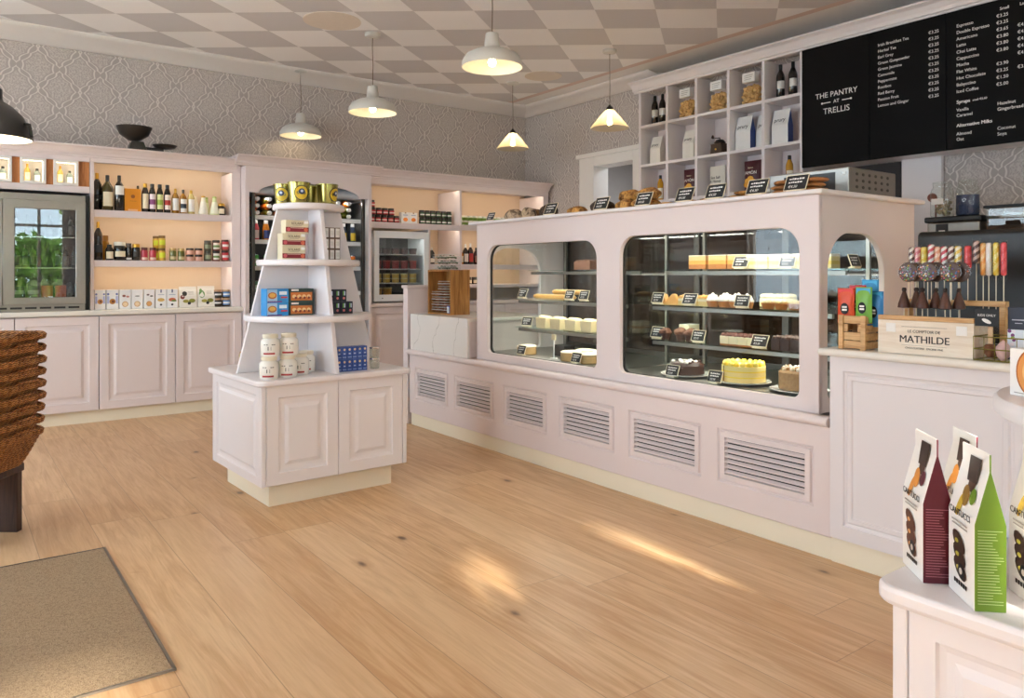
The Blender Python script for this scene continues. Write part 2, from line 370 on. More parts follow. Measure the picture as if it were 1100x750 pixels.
def curve_mesh(cu, name, mat):
    o = bpy.data.objects.new('tmp', cu); COL.objects.link(o)
    dg = bpy.context.evaluated_depsgraph_get(); me = bpy.data.meshes.new_from_object(o.evaluated_get(dg)); me.name = name
    bpy.data.objects.remove(o); bpy.data.curves.remove(cu); me.materials.clear(); me.materials.append(mat); return me
def text(name, body, size, mat, parent, M4, align='LEFT', ex=.0006, line=1., shear=0., bold=0., fat=0.):
    cu = bpy.data.curves.new(name, 'FONT'); cu.body = body; cu.size = size; cu.extrude = ex; cu.align_x = align; cu.space_line = line; cu.shear = shear; cu.resolution_u = 3; cu.offset = bold
    me = curve_mesh(cu, name, mat)
    if fat:        # heavier strokes: the outline laid down twice, a hair apart
        bm = bmesh.new(); bm.from_mesh(me); g_ = bmesh.ops.duplicate(bm, geom=bm.verts[:] + bm.edges[:] + bm.faces[:])
        bmesh.ops.translate(bm, vec=(fat, 0, ex * .3), verts=[v for v in g_['geom'] if isinstance(v, bmesh.types.BMVert)]); bm.to_mesh(me); bm.free()
    o = link(name, me, parent); o.matrix_basis = M4; return o
def WM(x, y, z, rz=0):      # reading matrix for a face that looks to -X (rz=0) turned about Z
    m = Matrix(((0, 0, -1, 0), (-1, 0, 0, 0), (0, 1, 0, 0), (0, 0, 0, 1))); return Matrix.Translation((x, y, z)) @ Matrix.Rotation(rz, 4, 'Z') @ m
def FM(x, y, z, rx=0):      # reading matrix for a face that looks to -Y
    return Matrix.Translation((x, y, z)) @ Matrix.Rotation(PI / 2 - rx, 4, 'X')
def holed(name, outer, holes, thick, mat, parent, M4, bev=.003):
    cu = bpy.data.curves.new(name, 'CURVE'); cu.dimensions = '2D'; cu.fill_mode = 'BOTH'; cu.extrude = max(.0005, thick / 2 - bev); cu.bevel_depth = bev; cu.bevel_resolution = 1
    for poly in [outer] + holes:
        sp = cu.splines.new('POLY'); sp.points.add(len(poly) - 1); sp.use_cyclic_u = True
        for p, q in zip(sp.points, poly): p.co = (q[0], q[1], 0, 1)
    o = link(name, curve_mesh(cu, name, mat), parent); o.matrix_basis = M4; return o
def rrect(x0, y0, x1, y1, rb, rt=None, n=8):
    rt = rb if rt is None else rt; P = []
    for cx, cy, a, r in ((x1 - rb, y0 + rb, -90, rb), (x1 - rt, y1 - rt, 0, rt), (x0 + rt, y1 - rt, 90, rt), (x0 + rb, y0 + rb, 180, rb)):
        for i in range(n + 1):
            t = math.radians(a + 90 * i / n); P.append((cx + r * math.cos(t), cy + r * math.sin(t)))
    return P
# ================================================================== the room shell
o = struct(MB().box(XL, XR, YN, YB, -.1, 0, FLOOR).build('floor'))
o = struct(MB().box(XL - .2, XR + .3, YN - .2, YB + .3, ZC, ZC + .1, CEIL).build('ceiling'))
struct(MB().box(XL - .2, XR + .2, YB, YB + .2, 0, ZC, PAPER).build('wall_back'))
DY0, DY1, DZ = 6.0, 6.66, 2.57        # doorway in the right wall
mb = MB(); mb.box(XR, XR + .2, YN, DY0, 0, ZC, PAPER); mb.box(XR, XR + .2, DY1, YB + .2, 0, ZC, PAPER); mb.box(XR, XR + .2, DY0, DY1, DZ, ZC, PAPER); struct(mb.build('wall_right'))
def wall_open(name, along, a0, a1, c0, c1, wins, mat):
    mb = MB(); cur = a0
    def bx(p, q, z0, z1):
        if along == 'x': mb.box(p, q, c0, c1, z0, z1, mat)
        else: mb.box(c0, c1, p, q, z0, z1, mat)
    for p, q in wins:
        bx(cur, p, 0, ZC); bx(p, q, 0, WZ0); bx(p, q, WZ1, ZC); cur = q
    bx(cur, a1, 0, ZC); return struct(mb.build(name))
wall_open('wall_front', 'x', XL - .2, XR + .2, YN - .2, YN, REAR_WIN, PINKW)
wall_open('wall_left', 'y', YN, YB, XL - .2, XL, LEFT_WIN, PINKW)
k = 0
for along, wins in (('x', REAR_WIN), ('y', LEFT_WIN)):
    for p, q in wins:
        k += 1; mb = MB(); g2 = MB()
        def bx(b, u0, u1, z0, z1, d0, d1, m):
            if along == 'x': b.box(u0, u1, YN - d1, YN - d0, z0, z1, m)
            else: b.box(XL - d1, XL - d0, u0, u1, z0, z1, m)
        mid = (p + q) / 2
        for u0, u1, z0, z1 in ((p, p + .06, WZ0, WZ1), (q - .06, q, WZ0, WZ1), (p, q, WZ0, WZ0 + .06), (p, q, WZ1 - .06, WZ1), (mid - .025, mid + .025, WZ0, WZ1), (p, q, 2.2, 2.25)):
            bx(mb, u0, u1, z0, z1, .06, .12, WHITE)
        w = struct(mb.build(f'window_{k}')); bx(g2, p + .05, q - .05, WZ0 + .05, WZ1 - .05, .085, .09, WGLASS); g2.build('pane', w)
# greenery and pavement outside the shop windows, seen mirrored in the cooler and case glass
PAVE = M('pavement', 'E6E4E0', .8)
struct(MB().box(-14, 9, -9, YN - .25, -.12, -.02, PAVE).box(-14, XL - .25, YN - .25, 12, -.12, -.02, PAVE).build('pavement'))  # left stretch added to bounce daylight up to the ceiling
LEAFS = [M('leaf_' + c, c, .6, var=.3, scale=20) for c in ('8FB24E', '6E9A3A', 'A9C468')]
rn = random.Random(3)
def crown(mb, cx, cy, cz, rx, ry, rz, n, s=.1):
    for j in range(n):
        while True:
            p = Vector((rn.uniform(-1, 1), rn.uniform(-1, 1), rn.uniform(-1, 1)))
            if p.length <= 1: break
        c = Vector((cx + p.x * rx, cy + p.y * ry, cz + p.z * rz)); m_ = LEAFS[j % 3]
        for q in range(3):
            a = Vector((rn.uniform(-1, 1), rn.uniform(-1, 1), rn.uniform(-1, 1))).normalized() * s; b_ = a.cross(Vector((rn.uniform(-1, 1), rn.uniform(-1, 1), rn.uniform(-1, 1)))).normalized() * s * .5
            mb.quad([c - a, c + b_, c + a, c - b_], m_)
for i, (cx, cy, hh) in enumerate(((-4.2, -6.6, 2.0), (-1.2, -7.0, 2.0), (1.8, -7.2, 2.3), (4.8, -6.8, 2.0))):
    mb = MB(); crown(mb, cx, cy, hh * .5, 1.25, .4, hh * .5, 1000, .13)
    tag(mb.build('hedge_shrub'), ['leftmost', 'second', 'third', 'rightmost'][i] + ' green shrub outside the shop windows, along the street', 'shrub', 'street hedge')
BARK = M('bark', '5E4C3C', .9, bump=.5)
for i, (cx, cy, hh, n) in enumerate(((2.95, -4.6, 3.5, 900), (6.1, -5.6, 3.4, 900), (-.5, -4.7, 3.9, 170))):  # trees added out of view to block and dapple the sun
    r = empty('street_tree', (cx, cy, -.02)); MB().lathe([(.13, 0), (.1, .5), (.08, hh)], BARK, 10).build('trunk', r); mb = MB(); crown(mb, 0, 0, hh, 1.35, .9, 1.15, n, .12); mb.build('crown', r)
    tag(r, ['street tree outside the middle shop window', 'street tree outside the right shop window', 'sparse street tree outside the left shop window'][i], 'tree')
# coving: concave profile along back wall and part of right wall
def cove(t):  # horizontal out, vertical down
    P = [(0, 0)]; n = 6
    for i in range(n + 1):
        a = PI / 2 * i / n; P.append((t * (1 - math.sin(a)) + .0, -.085 * (1 - math.cos(a))))
    return P
P = [(YB + .0 - a, ZC + b) for a, b in [(0, 0), (.33, 0), (.33, -.012), (.24, -.02), (.14, -.04), (.06, -.065), (.03, -.085), (0, -.085)]]
struct(MB().prism(P, 'x', XL, XR, COVE, True).build('trim_1'))
P = [(XR - a, ZC + b) for a, b in [(0, 0), (.26, 0), (.26, -.01), (.17, -.02), (.1, -.04), (.05, -.065), (.02, -.085), (0, -.085)]]
struct(MB().prism(P, 'y', 5.55, YB, COVE, True).build('trim_2'))
mb = MB().lathe([(.24, -.004), (.24, 0)], M('tan_ceiling_disc', 'E2D6C8', .7), 40)  # thin tan discs draw two round patches on the ceiling
o = mb.build('ceiling_disc'); o.location = (2.62, 6.08, ZC); tag(o, 'round tan disc set flush in the chequered ceiling left of a white pendant', 'ceiling panel')
mb = MB().lathe([(.2, -.004), (.2, 0)], _M['tan_ceiling_disc'], 40)
o = mb.build('ceiling_disc'); o.location = (5.18, 6.42, ZC); tag(o, 'round tan disc set flush in the ceiling behind the big white pendant', 'ceiling panel')
# doorway to a back room
mb = MB()
for y0, y1, z0, z1 in ((DY1 - .012, DY1 + .24, 0, DZ + .10), (DY0 - .24, DY0 + .012, 0, DZ + .10), (DY0 + .012, DY1 - .012, DZ - .012, DZ + .10)): mb.box(XR - .03, XR + .21, y0, y1, z0, z1, WHITE)
mb.box(XR - .05, XR, DY0 - .28, DY1 + .28, DZ + .1, DZ + .15, WHITE)
struct(mb.build('trim_3', bevel=.006))
GREYW = M('grey_back_room_paint', 'B9B4B0', .7)
mb = MB(); mb.box(XR + .2, XR + 2, DY0 - .9, DY1 + 1.2, 2.9, 3.0, GREYW); mb.box(XR + 1.9, XR + 2, DY0 - .9, DY1 + 1.2, 0, 3, GREYW); mb.box(XR + .2, XR + 2, DY1 + 1.1, DY1 + 1.2, 0, 3, GREYW); mb.box(XR + .2, XR + 2, DY0 - .9, DY0 - .8, 0, 3, GREYW); mb.box(XR + .2, XR + 2, DY0 - .9, DY1 + 1.2, -.1, 0, GREYW)
struct(mb.build('wall_passage')); light('passage_lamp', 'AREA', (XR + 1.0, 6.3, 2.88), 22, (.92, .95, 1), shape='DISK', size=.5)  # unseen fill light added to brighten the back room
mb = MB(); mb.box(XR + 1.86, XR + 1.9, 5.9, 6.75, 0, 2.35, WHITE); mb.box(XR + 1.83, XR + 1.86, 6.02, 6.3, .2, 2.25, GREYW); struct(mb.build('door_1'))

# ================================================================== panelled joinery helpers
STEP = [(0, 0), (.07, 0), (.076, -.007), (.092, -.010), (.112, -.010), (.135, -.002)]
def door_front(mb, O, U, w, h, m, t=.02, s=1., N=None):
    """raised-and-fielded door leaf; O lower left corner of its face"""
    U = Vector(U); V = Vector((0, 0, 1)); N = U.cross(V) if N is None else Vector(N)
    st = [(0, -t)] + [(0.0, -.003), (.003, 0)] + [(a * s, b) for a, b in STEP[1:]]
    mb.rings(O, U, V, N, w, h, st, m)
def cornice_prof(d, z0, z1):   # outward, z
    h = z1 - z0
    return [(-.02, z0), (0, z0), (.008, z0 + .006), (.008, z0 + .16 * h), (.022, z0 + .22 * h), (.03, z0 + .42 * h), (d * .62, z0 + .72 * h), (d * .9, z0 + .84 * h), (d, z0 + .86 * h), (d, z1), (-.02, z1)]

# ------------------------------------------------------------------ back wall, left: base cabinets
WT = .98
PLY = 7.53
xs = [-2.78, -2.16, -1.55, -.84, -.17, .455, 1.073, 1.696, 2.30]
names = ['pale pink base cabinet under the worktop, partly hidden by the stacked baskets', 'pale pink base cabinet under the worktop right of the basket stack', 'pale pink base cabinet under the worktop just left of the tiered display island', ]
for i in range(len(xs) - 1):
    x0, x1 = xs[i], xs[i + 1]; r = empty('base_cabinet', (x0, 7.48, 0))
    w = x1 - x0
    MB().box(.004, w - .004, .02, .5, .112, .93, PINK).build('carcass', r)
    d = MB(); door_front(d, (.003, 0, .112), (1, 0, 0), w - .006, .815, PINK, .02); d.build('door', r)
    MB().box(0, w, .05, .48, 0, .112, CREAM).build('plinth', r)
    j = i - 5
    tag(r, names[j] if 0 <= j < 3 else ('pale pink base cabinet at the left picture edge, mostly hidden behind the basket stack' if j == -1 else ORD[i] + ' pale pink base cabinet of the run beyond the left picture edge'), 'cabinet', 'pink base cabinets')
wt = MB().box(XL, 2.304, 7.445, 7.98, .935, WT, TOP).build('worktop', bevel=.012, seg=3)
tag(wt, 'cream worktop along the back wall under the bottle cooler and food shelves', 'worktop')

# upper units -------------------------------------------------------
UF = 7.52; UB = 7.88
def cornice_run(name, x0, x1, yf, d, z0, z1, parent, left=False, right=False):
    mb = MB(); pr = cornice_prof(d, z0, z1)
    mb.prism([(yf - a, b) for a, b in pr], 'x', x0 - (d if left else 0), x1 + (d if right else 0), PINK)
    mb.box(x0, x1, yf, 7.97, z1 - .02, z1, PINK)
    return mb.build(name, parent)
su = empty('open_shelf_unit', (1.01, UF, WT))
def pbox(name, parent, x0, x1, y0, y1, z0, z1, m, bevel=.003):
    px, py, pz = parent.location
    return MB().box(x0 - px, x1 - px, y0 - py, y1 - py, z0 - pz, z1 - pz, m).build(name, parent, bevel)
pbox('side_panel', su, 1.009, 1.039, UF, UB, WT, 2.27, PINK); pbox('side_panel', su, 2.215, 2.30, UF, UB, WT, 2.27, PINK)
pbox('back_panel', su, 1.01, 2.30, UB, UB + .03, WT, 2.40, WARMBACK, 0)
def lip_shelf(parent, x0, x1, yf, yb, z0, z1, lip=.022):
    px, py, pz = parent.location
    return MB().prism([(yf - py, z0 - pz), (yf + lip - py, z0 - pz), (yf + lip - py, z1 - .024 - pz), (yb - py, z1 - .024 - pz), (yb - py, z1 - pz), (yf - py, z1 - pz)], 'x', x0 - px, x1 - px, PINK).build('shelf', parent, .002)
def led(parent, x0, x1, yf, z, e):
    pbox('led_strip', parent, x0, x1, yf + .024, yf + .036, z - .006, z - .001, LEDM, 0)
    light('shelf_led', 'AREA', ((x0 + x1) / 2, yf + .035, z - .008), e, (1, .85, .64), rot=(math.radians(35), 0, 0), shape='RECTANGLE', size=x1 - x0, size_y=.012)
lip_shelf(su, 1.041, 2.213, UF + .004, UB - .001, 1.795, 1.857); lip_shelf(su, 1.041, 2.213, UF + .004, UB - .001, 1.358, 1.415)
pbox('frieze', su, 1.009, 2.30, UF - .005, UF + .018, 2.27, 2.34, PINK); pbox('top_board', su, 1.039, 2.215, UF + .02, UB, 2.31, 2.335, PINK)
for z in (2.309, 1.832, 1.390): led(su, 1.06, 2.2, UF, z, LED)
tag(su, 'pink open shelf unit of bottles and jars lit warm, right of the bottle cooler', 'shelving')
nu = empty('niche_unit', (-.24, UF, WT))
pbox('side_panel', nu, -.27, -.24, UF, UB, WT, 2.27, PINK); pbox('back_panel', nu, -.27, 1.008, UB, UB + .03, WT, 2.4, ORANGEW, 0)
pbox('shelf', nu, -.24, 1.006, UF, UB - .001, 1.995, 2.052, PINK); pbox('frieze', nu, -.27, 1.006, UF - .005, UB, 2.268, 2.34, PINK)
NX = [-.14, .1, .345, .587, .826]
for a, b in zip([-.331] + NX, NX + [1.097]):
    if b - a > .19: pbox('wood_lining', nu, a + .0915, b - .0915, UF + .02, UF + .04, 2.054, 2.267, ORANGEW, 0)
tag(nu, 'pink unit with a row of small lit bottle niches above the steel cooler', 'shelving')
left_more = empty('tall_cupboard', (-2.0, UF, WT))
pbox('carcass', left_more, -2.78, -.272, UF, UB, WT, 2.34, PINK)
mb = MB()
for i in range(4): door_front(mb, (-2.78 + .627 * i + 2.0, -.004, .02), (1, 0, 0), .62, 1.28, PINK, .003)
mb.build('door', left_more); tag(left_more, 'pink panelled wall cupboard at far left beyond the niches', 'cupboard')
cn = cornice_run('cornice', -2.78, 2.262, UF - .005, .10, 2.305, 2.40, None); tag(cn, 'moulded pink cornice along the top of the left food shelves and niches', 'cornice')
# lit niches
def mk_niche():
    r = empty('display_niche'); w, h = .18, .208
    holed('frame', [(-w / 2, 0), (w / 2, 0), (w / 2, h), (-w / 2, h)], [[(-w / 2 + .017, .017), (-w / 2 + .017, h - .017), (w / 2 - .017, h - .017), (w / 2 - .017, .017)]], .02, WHITE, r, FM(0, -.004, 0))
    MB().box(-w / 2, w / 2, .006, .14, 0, .012, WHITE).box(-w / 2, w / 2, .006, .14, h - .012, h, WHITE).box(-w / 2, -w / 2 + .012, .006, .14, .012, h - .012, WHITE).box(w / 2 - .012, w / 2, .006, .14, .012, h - .012, WHITE).box(-w / 2, w / 2, .14, .15, 0, h, WHITE).build('box', r)
    mb = MB(); a, b = w / 2 - .017, h - .017
    mb.box(-a, a, .007, .013, b - .004, b, LEDM); mb.box(-a, a, .007, .013, .0165, .0195, LEDM); mb.box(-a, -a + .003, .007, .013, .02, b - .005, LEDM); mb.box(a - .003, a, .007, .013, .02, b - .005, LEDM)
    mb.build('led_strip', r); return r
KN = Kind(mk_niche)
for i, x in enumerate(NX[2:]):
    KN.put((x, UF, 2.056), ['leftmost', 'middle', 'rightmost'][i] + ' of three white lit niche frames with two small bottles above the cooler', 'niche', 'lit bottle niches')

# ------------------------------------------------------------------ tall middle unit with arch
TF = 7.40
tu = empty('arched_fridge_surround', (2.305, TF, 0))
pbox('side_panel', tu, 2.305, 2.345, TF, 7.97, 0, 2.335, PINK); pbox('side_panel', tu, 3.60, 3.632, TF, 7.97, 0, 2.335, PINK)
pbox('top_board', tu, 2.345, 3.60, TF + .03, 7.97, 2.30, 2.335, PINK)
arch = [(2.345, 2.335), (2.345, 2.085)]; cxA = 2.965
for i in range(21):
    a = PI - PI * i / 20; arch.append((cxA + .53 * math.cos(a), 2.085 + .12 * math.sin(a)))
arch += [(3.60, 2.085), (3.60, 2.335)]
holed('arched_frieze', [(x - 2.305, z) for x, z in reversed(arch)], [], .025, PINK, tu, FM(0, .014, 0), .002)
tag(tu, 'tall pink surround with arched head framing the chilled drinks cabinet', 'surround')
mb = MB(); pr = cornice_prof(.10, 2.335, 2.43); mb.prism([(TF - a, b) for a, b in pr], 'x', 2.215, 3.72, PINK); mb.box(2.215, 3.72, TF, 7.97, 2.40, 2.43, PINK)
tag(mb.build('cornice'), 'raised moulded pink cornice over the arched drinks cabinet surround', 'cornice')
# chilled drinks cabinet
fr = empty('drinks_cabinet', (2.97, TF, 0))
pbox('back_panel', fr, 2.37, 3.58, 7.90, 7.96, .02, 2.08, DARKIN); pbox('base', fr, 2.36, 3.59, TF + .03, 7.9, .02, .45, DARKIN)
prof = [(TF + .02, 2.085), (TF + .04, 2.14), (TF + .12, 2.2), (TF + .3, 2.22), (7.95, 2.22), (7.95, 2.085)]
mb = MB().prism([(y - TF, z) for y, z in prof], 'x', -.61, .61, BLUEGREY, True); mb.build('canopy', fr)
for s_ in (-1, 1):
    x = 2.97 + s_ * .607
    pbox('side_glass', fr, x - .006, x + .006, TF + .05, 7.9, .45, 2.06, FGLASS, 0)
    pbox('side_post', fr, x - s_ * .028 - .016, x - s_ * .028 + .016, TF + .02, TF + .05, .45, 2.085, DSTEEL)
for z in (.78, 1.10, 1.36, 1.62, 1.86):
    sh = pbox('shelf', fr, 2.40, 3.55, TF + .10, 7.89, z - .012, z, DSTEEL, 0); MB().box(-.575, .575, .085, .10, z - .03, z + .012, WPLAS).build('price_rail', sh)
    pbox('led_strip', fr, 2.42, 3.53, TF + .12, TF + .13, z - .02, z - .014, LEDC, 0)
light('cabinet_led', 'AREA', (2.97, TF + .12, 2.04), 5, (1, .96, .88), rot=(math.radians(-25), 0, 0), shape='RECTANGLE', size=1.1, size_y=.03)
tag(fr, 'open chilled drinks cabinet with curved grey canopy behind the tiered island', 'fridge')

# ------------------------------------------------------------------ right unit of the back wall
RF = 7.46; ru = empty('open_shelf_unit', (3.634, RF, .98))
RX0, RXM0, RXM1, RX1 = 3.634, 4.78, 4.81, 6.02
pbox('side_panel', ru, RX0, RX0 + .03, RF, 7.96, .98, 2.26, PINK); pbox('side_panel', ru, RX1, RX1 + .08, RF, 7.96, .0, 2.27, PINK)
pbox('divider', ru, RXM0, RXM1, RF, 7.95, .98, 2.26, PINK); pbox('divider', ru, 4.36, 4.388, RF, 7.95, .98, 1.79, PINK)
pbox('back_panel', ru, RX0, RX1 + .08, 7.955, 7.985, .98, 2.40, WARMBACK, 0)
lip_shelf(ru, RX0 + .0305, RXM0 - .0005, RF + .004, 7.954, 1.79, 1.855); lip_shelf(ru, RXM1 + .0005, RX1 - .0005, RF + .004, 7.954, 1.80, 1.865)
lip_shelf(ru, 4.3885, RXM0 - .0005, RF + .004, 7.954, 1.345, 1.405); lip_shelf(ru, RXM1 + .0005, RX1 - .0005, RF + .004, 7.954, 1.345, 1.405)
pbox('shelf', ru, RXM1, RX1, RF + .02, 7.954, 1.13, 1.17, PINK)
pbox('frieze', ru, RX0, RX1 + .08, RF - .004, RF + .018, 2.26, 2.33, PINK); pbox('top_board', ru, RX0 + .03, RX1, RF + .02, 7.954, 2.30, 2.325, PINK)
for a, b, z in ((RX0 + .05, RXM0 - .03, 2.299), (RXM1 + .03, RX1 - .03, 2.299), (RXM1 + .03, RX1 - .03, 1.840), (4.41, RXM0 - .02, 1.830), (RXM1 + .03, RX1 - .03, 1.380)): led(ru, a, b, RF, z, LED * (b - a) * .85)
tag(ru, 'pink two-bay open shelf unit right of the drinks cabinet, above the small white fridge', 'shelving')
cn = cornice_run('cornice', 3.634, 6.10, RF - .004, .10, 2.32, 2.42, None, left=False, right=False); tag(cn, 'moulded pink cornice over the two-bay shelves in the back right corner', 'cornice')
rb = empty('base_cabinet', (3.634, RF, 0))
pbox('carcass', rb, 3.634, 6.018, RF + .02, 7.95, .11, .94, PINK)
mb = MB()
for i in range(4): door_front(mb, (.004 + .596 * i, 0, .112), (1, 0, 0), .590, .82, PINK, .02)
mb.build('door', rb); pbox('plinth', rb, 3.634, 6.018, RF + .05, 7.9, 0, .11, CREAM)
tag(rb, 'pale pink base cabinet below the small white glass-door fridge', 'cabinet')
tag(MB().box(3.64, 6.018, RF - .03, 7.95, .94, .979, PINK).build('worktop', bevel=.008), 'pink worktop under the small white fridge', 'worktop')

# ------------------------------------------------------------------ steel two-door bottle cooler (left)
bc = empty('bottle_cooler', (.37, 7.47, WT + .001))
def lb(name, p, x0, x1, y0, y1, z0, z1, m, bevel=.002): return MB().box(x0, x1, y0, y1, z0, z1, m).build(name, p, bevel)
CWd = .596; ch = .985
lb('side_panel', bc, -CWd, -CWd + .02, .03, .38, 0, ch, STEEL); lb('side_panel', bc, CWd - .02, CWd, .03, .38, 0, ch, STEEL); lb('back_panel', bc, -CWd + .02, CWd - .02, .37, .40, 0, ch, DARKIN)
lb('top_panel', bc, -CWd, CWd, 0.0, .38, ch - .055, ch, STEEL); lb('floor_panel', bc, -CWd + .02, CWd - .02, .03, .37, .06, .085, DARKIN)
g_ = lb('vent_grille', bc, -CWd, CWd, .012, .03, 0, .058, STEEL)
mb = MB()
for i in range(11): mb.box(-.57 + .104 * i, -.57 + .104 * i + .082, .006, .0118, .022, .038, BLACK)
mb.build('slots', g_)
for z in (.36, .62): lb('shelf', bc, -CWd + .03, CWd - .03, .05, .36, z, z + .008, CHROME)
for s_ in (-1, 1):
    x0, x1 = (.004, CWd - .002) if s_ > 0 else (-CWd + .002, -.004)
    d = holed('door', [(x0, .062), (x1, .062), (x1, ch - .058), (x0, ch - .058)], [rrect(x0 + .075, .115, x1 - .068, ch - .125, .006)], .03, STEEL, bc, FM(0, .0, 0))
    # the pane belongs to its door
    gl = MB().box(x0 + .07, x1 - .062, .108, ch - .118, -.004, .004, FGLASS).build('pane', d)
light('cooler_led', 'AREA', (.37, 7.62, 1.9), 1.5, (.9, .95, 1), shape='RECTANGLE', size=1.0, size_y=.03)
tag(bc, 'stainless steel two-door glass bottle cooler on the cream worktop at far left', 'fridge')
lb('recess', nu, 1.20, 1.246, .03, .35, .002, 1.0, BLACK, 0)

# ------------------------------------------------------------------ small white glass-door fridge
wf = empty('countertop_fridge', (4.02, RF, .981)); w2, fh = .335, .775
lb('side_panel', wf, -w2, -w2 + .02, .03, .44, .01, fh, WPLAS); lb('side_panel', wf, w2 - .02, w2, .03, .44, .01, fh, WPLAS); lb('back_panel', wf, -w2 + .02, w2 - .02, .43, .45, .01, fh, GREYIN)
lb('top_panel', wf, -w2 + .02, w2 - .02, .03, .43, fh - .03, fh, WPLAS); lb('floor_panel', wf, -w2 + .02, w2 - .02, .03, .43, .01, .06, WPLAS)
d = holed('door', [(-w2, .02), (w2, .02), (w2, fh), (-w2, fh)], [rrect(-w2 + .055, .085, w2 - .055, fh - .07, .008)], .035, WPLAS, wf, FM(0, .0, 0)); MB().box(-w2 + .05, w2 - .05, .08, fh - .065, -.004, .004, FGLASS).build('pane', d)
MB().lathe([(.006, -.004), (.006, .021)], BLACK, 10, (.0 - .24, .05, 0)).build('lock', d)
for z in (.205, .36, .52): lb('shelf', wf, -w2 + .022, w2 - .022, .04, .43, z, z + .01, WPLAS)
for s_ in (-1, 1): lb('foot', wf, s_ * .28 - .02, s_ * .28 + .02, .05, .09, 0, .012, BLACK)
light('fridge_led', 'AREA', (4.02, RF + .07, 1.70), 1.2, (1, .96, .9), shape='RECTANGLE', size=.55, size_y=.03)
tag(wf, 'small white glass-door countertop fridge stocked with tubs in the back corner', 'fridge')
tag(lb('fridge_recess', None, 3.667, 4.358, 7.93, 7.952, .982, 1.788, BLACK, 0), 'black backing behind the small white fridge', 'panel')

# ================================================================== bakery display counter (right)
cs = empty('bakery_display_counter', (3.2, 3.9, 0))
def cb(name, x0, x1, y0, y1, z0, z1, m, bevel=.003, parent=None):
    return MB().box(x0 - 3.2, x1 - 3.2, y0 - 3.9, y1 - 3.9, z0, z1, m).build(name, parent or cs, bevel)
CY0, CY1 = 1.915, 5.80
cb('carcass', 3.23, 4.12, CY0 + .02, CY1, .11, .60, PINK); cb('plinth', 3.222, 4.1, CY0, CY1, 0, .108, CREAM)
P = [(3.25, .604), (3.195, .604), (3.178, .612), (3.173, .625), (3.178, .640), (3.19, .648), (3.25, .648)]
MB().prism([(x - 3.2, z) for x, z in P], 'y', CY0 - 3.9, CY1 + .02 - 3.9, PINK, True).build('ledge', cs)
GR = [(5.18, 5.712), (4.55, 5.09), (3.935, 4.43), (3.297, 3.81), (2.645, 3.182), (1.995, 2.541)]
holes = []
fp = []
for y0, y1 in GR: holes.append([(-y1, .225), (-y0, .225), (-y0, .505), (-y1, .505)])
holed('louvre_panel', [(-CY1, .11), (-CY0, .11), (-CY0, .606), (-CY1, .606)], holes, .024, PINK, cs, WM(3.217 - 3.2, -3.9, 0), .004)
for y0, y1 in GR:
    mb = MB(); w = y1 - y0; O = Vector((.004, y1 - 3.9, .225))
    w_ = w; h_ = .28; fr_ = .05
    mb.rings(O, (0, -1, 0), (0, 0, 1), (-1, 0, 0), w_, h_, [(0, -.018), (0, .0), (.008, -.010), (.014, -.012), (.02, -.001), (.045, -.001), (.048, -.012), (.05, -.0235)], PINK, M('louvre_gap', '2E2A29', .9))  # dark back face stands in for the shade between the slats
    for k in range(7):
        z = .225 + .055 + k * .0265
        mb.quad([(.006, y1 - 3.9 - .046, z), (.006, y0 - 3.9 + .046, z), (.022, y0 - 3.9 + .046, z + .0145), (.022, y1 - 3.9 - .046, z + .0145)], PINK)
        mb.box(.005, .009, y0 - 3.9 + .046, y1 - 3.9 - .046, z - .001, z + .006, PINK)
    mb.build('louvre_grille', cs)
# glazed upper case
KX, KY0, KY1, KZ0, KZ1 = 3.26, 2.005, 4.845, .648, 1.668
WINS = [(3.51, 4.713, .703, 1.512), (2.102, 3.312, .700, 1.525)]
holed('front_frame', [(-KY1, KZ0), (-KY0, KZ0), (-KY0, KZ1), (-KY1, KZ1)], [rrect(-y1, z0, -y0, z1, .045, .12, 10) for y0, y1, z0, z1 in WINS], .03, PINK, cs, WM(KX + .015 - 3.2, -3.9, 0), .004)
for y0, y1, z0, z1 in WINS: holed('gasket', rrect(-y1 - .012, z0 - .012, -y0 + .012, z1 + .012, .05, .125, 10), [rrect(-y1 + .004, z0 + .004, -y0 - .004, z1 - .004, .045, .118, 10)], .012, BLACK, cs, WM(KX + .046 - 3.2, -3.9, 0), .001)
for y0, y1, z0, z1 in WINS: cb('glass_pane', KX + .030, KX + .036, y0 - .03, y1 + .03, z0 - .02, z1 + .02, GLASS, 0)
ARW = (3.335, 3.86, .700, 1.50)
def arch_hole(x0, x1, z0, z1, r):
    return rrect(x0, z0, x1, z1, .04, r, 12)
for yy_, sgn in ((KY0, 1), (KY1, -1)):
    holed('end_frame', [(KX + .032, KZ0), (4.17, KZ0), (4.17, KZ1), (KX + .032, KZ1)], [arch_hole(*ARW, .2)], .03, PINK, cs, Matrix.Translation((-3.2, -3.9, 0)) @ FM(0, yy_ + sgn * .015, 0), .004)
    cb('glass_pane', ARW[0] - .02, ARW[1] + .02, yy_ + sgn * .03 - .003, yy_ + sgn * .03 + .003, ARW[2] - .02, ARW[3] + .02, GLASS, 0)
MB().box(KX - .045 - 3.2, 4.20 - 3.2, KY0 - .045 - 3.9, KY1 + .06 - 3.9, 1.668, 1.690, PINKW).build('top_board', cs, .008, 3)
cb('deck', KX + .031, 4.14, KY0 + .03, KY1 - .03, .655, .703, STEEL, 0)
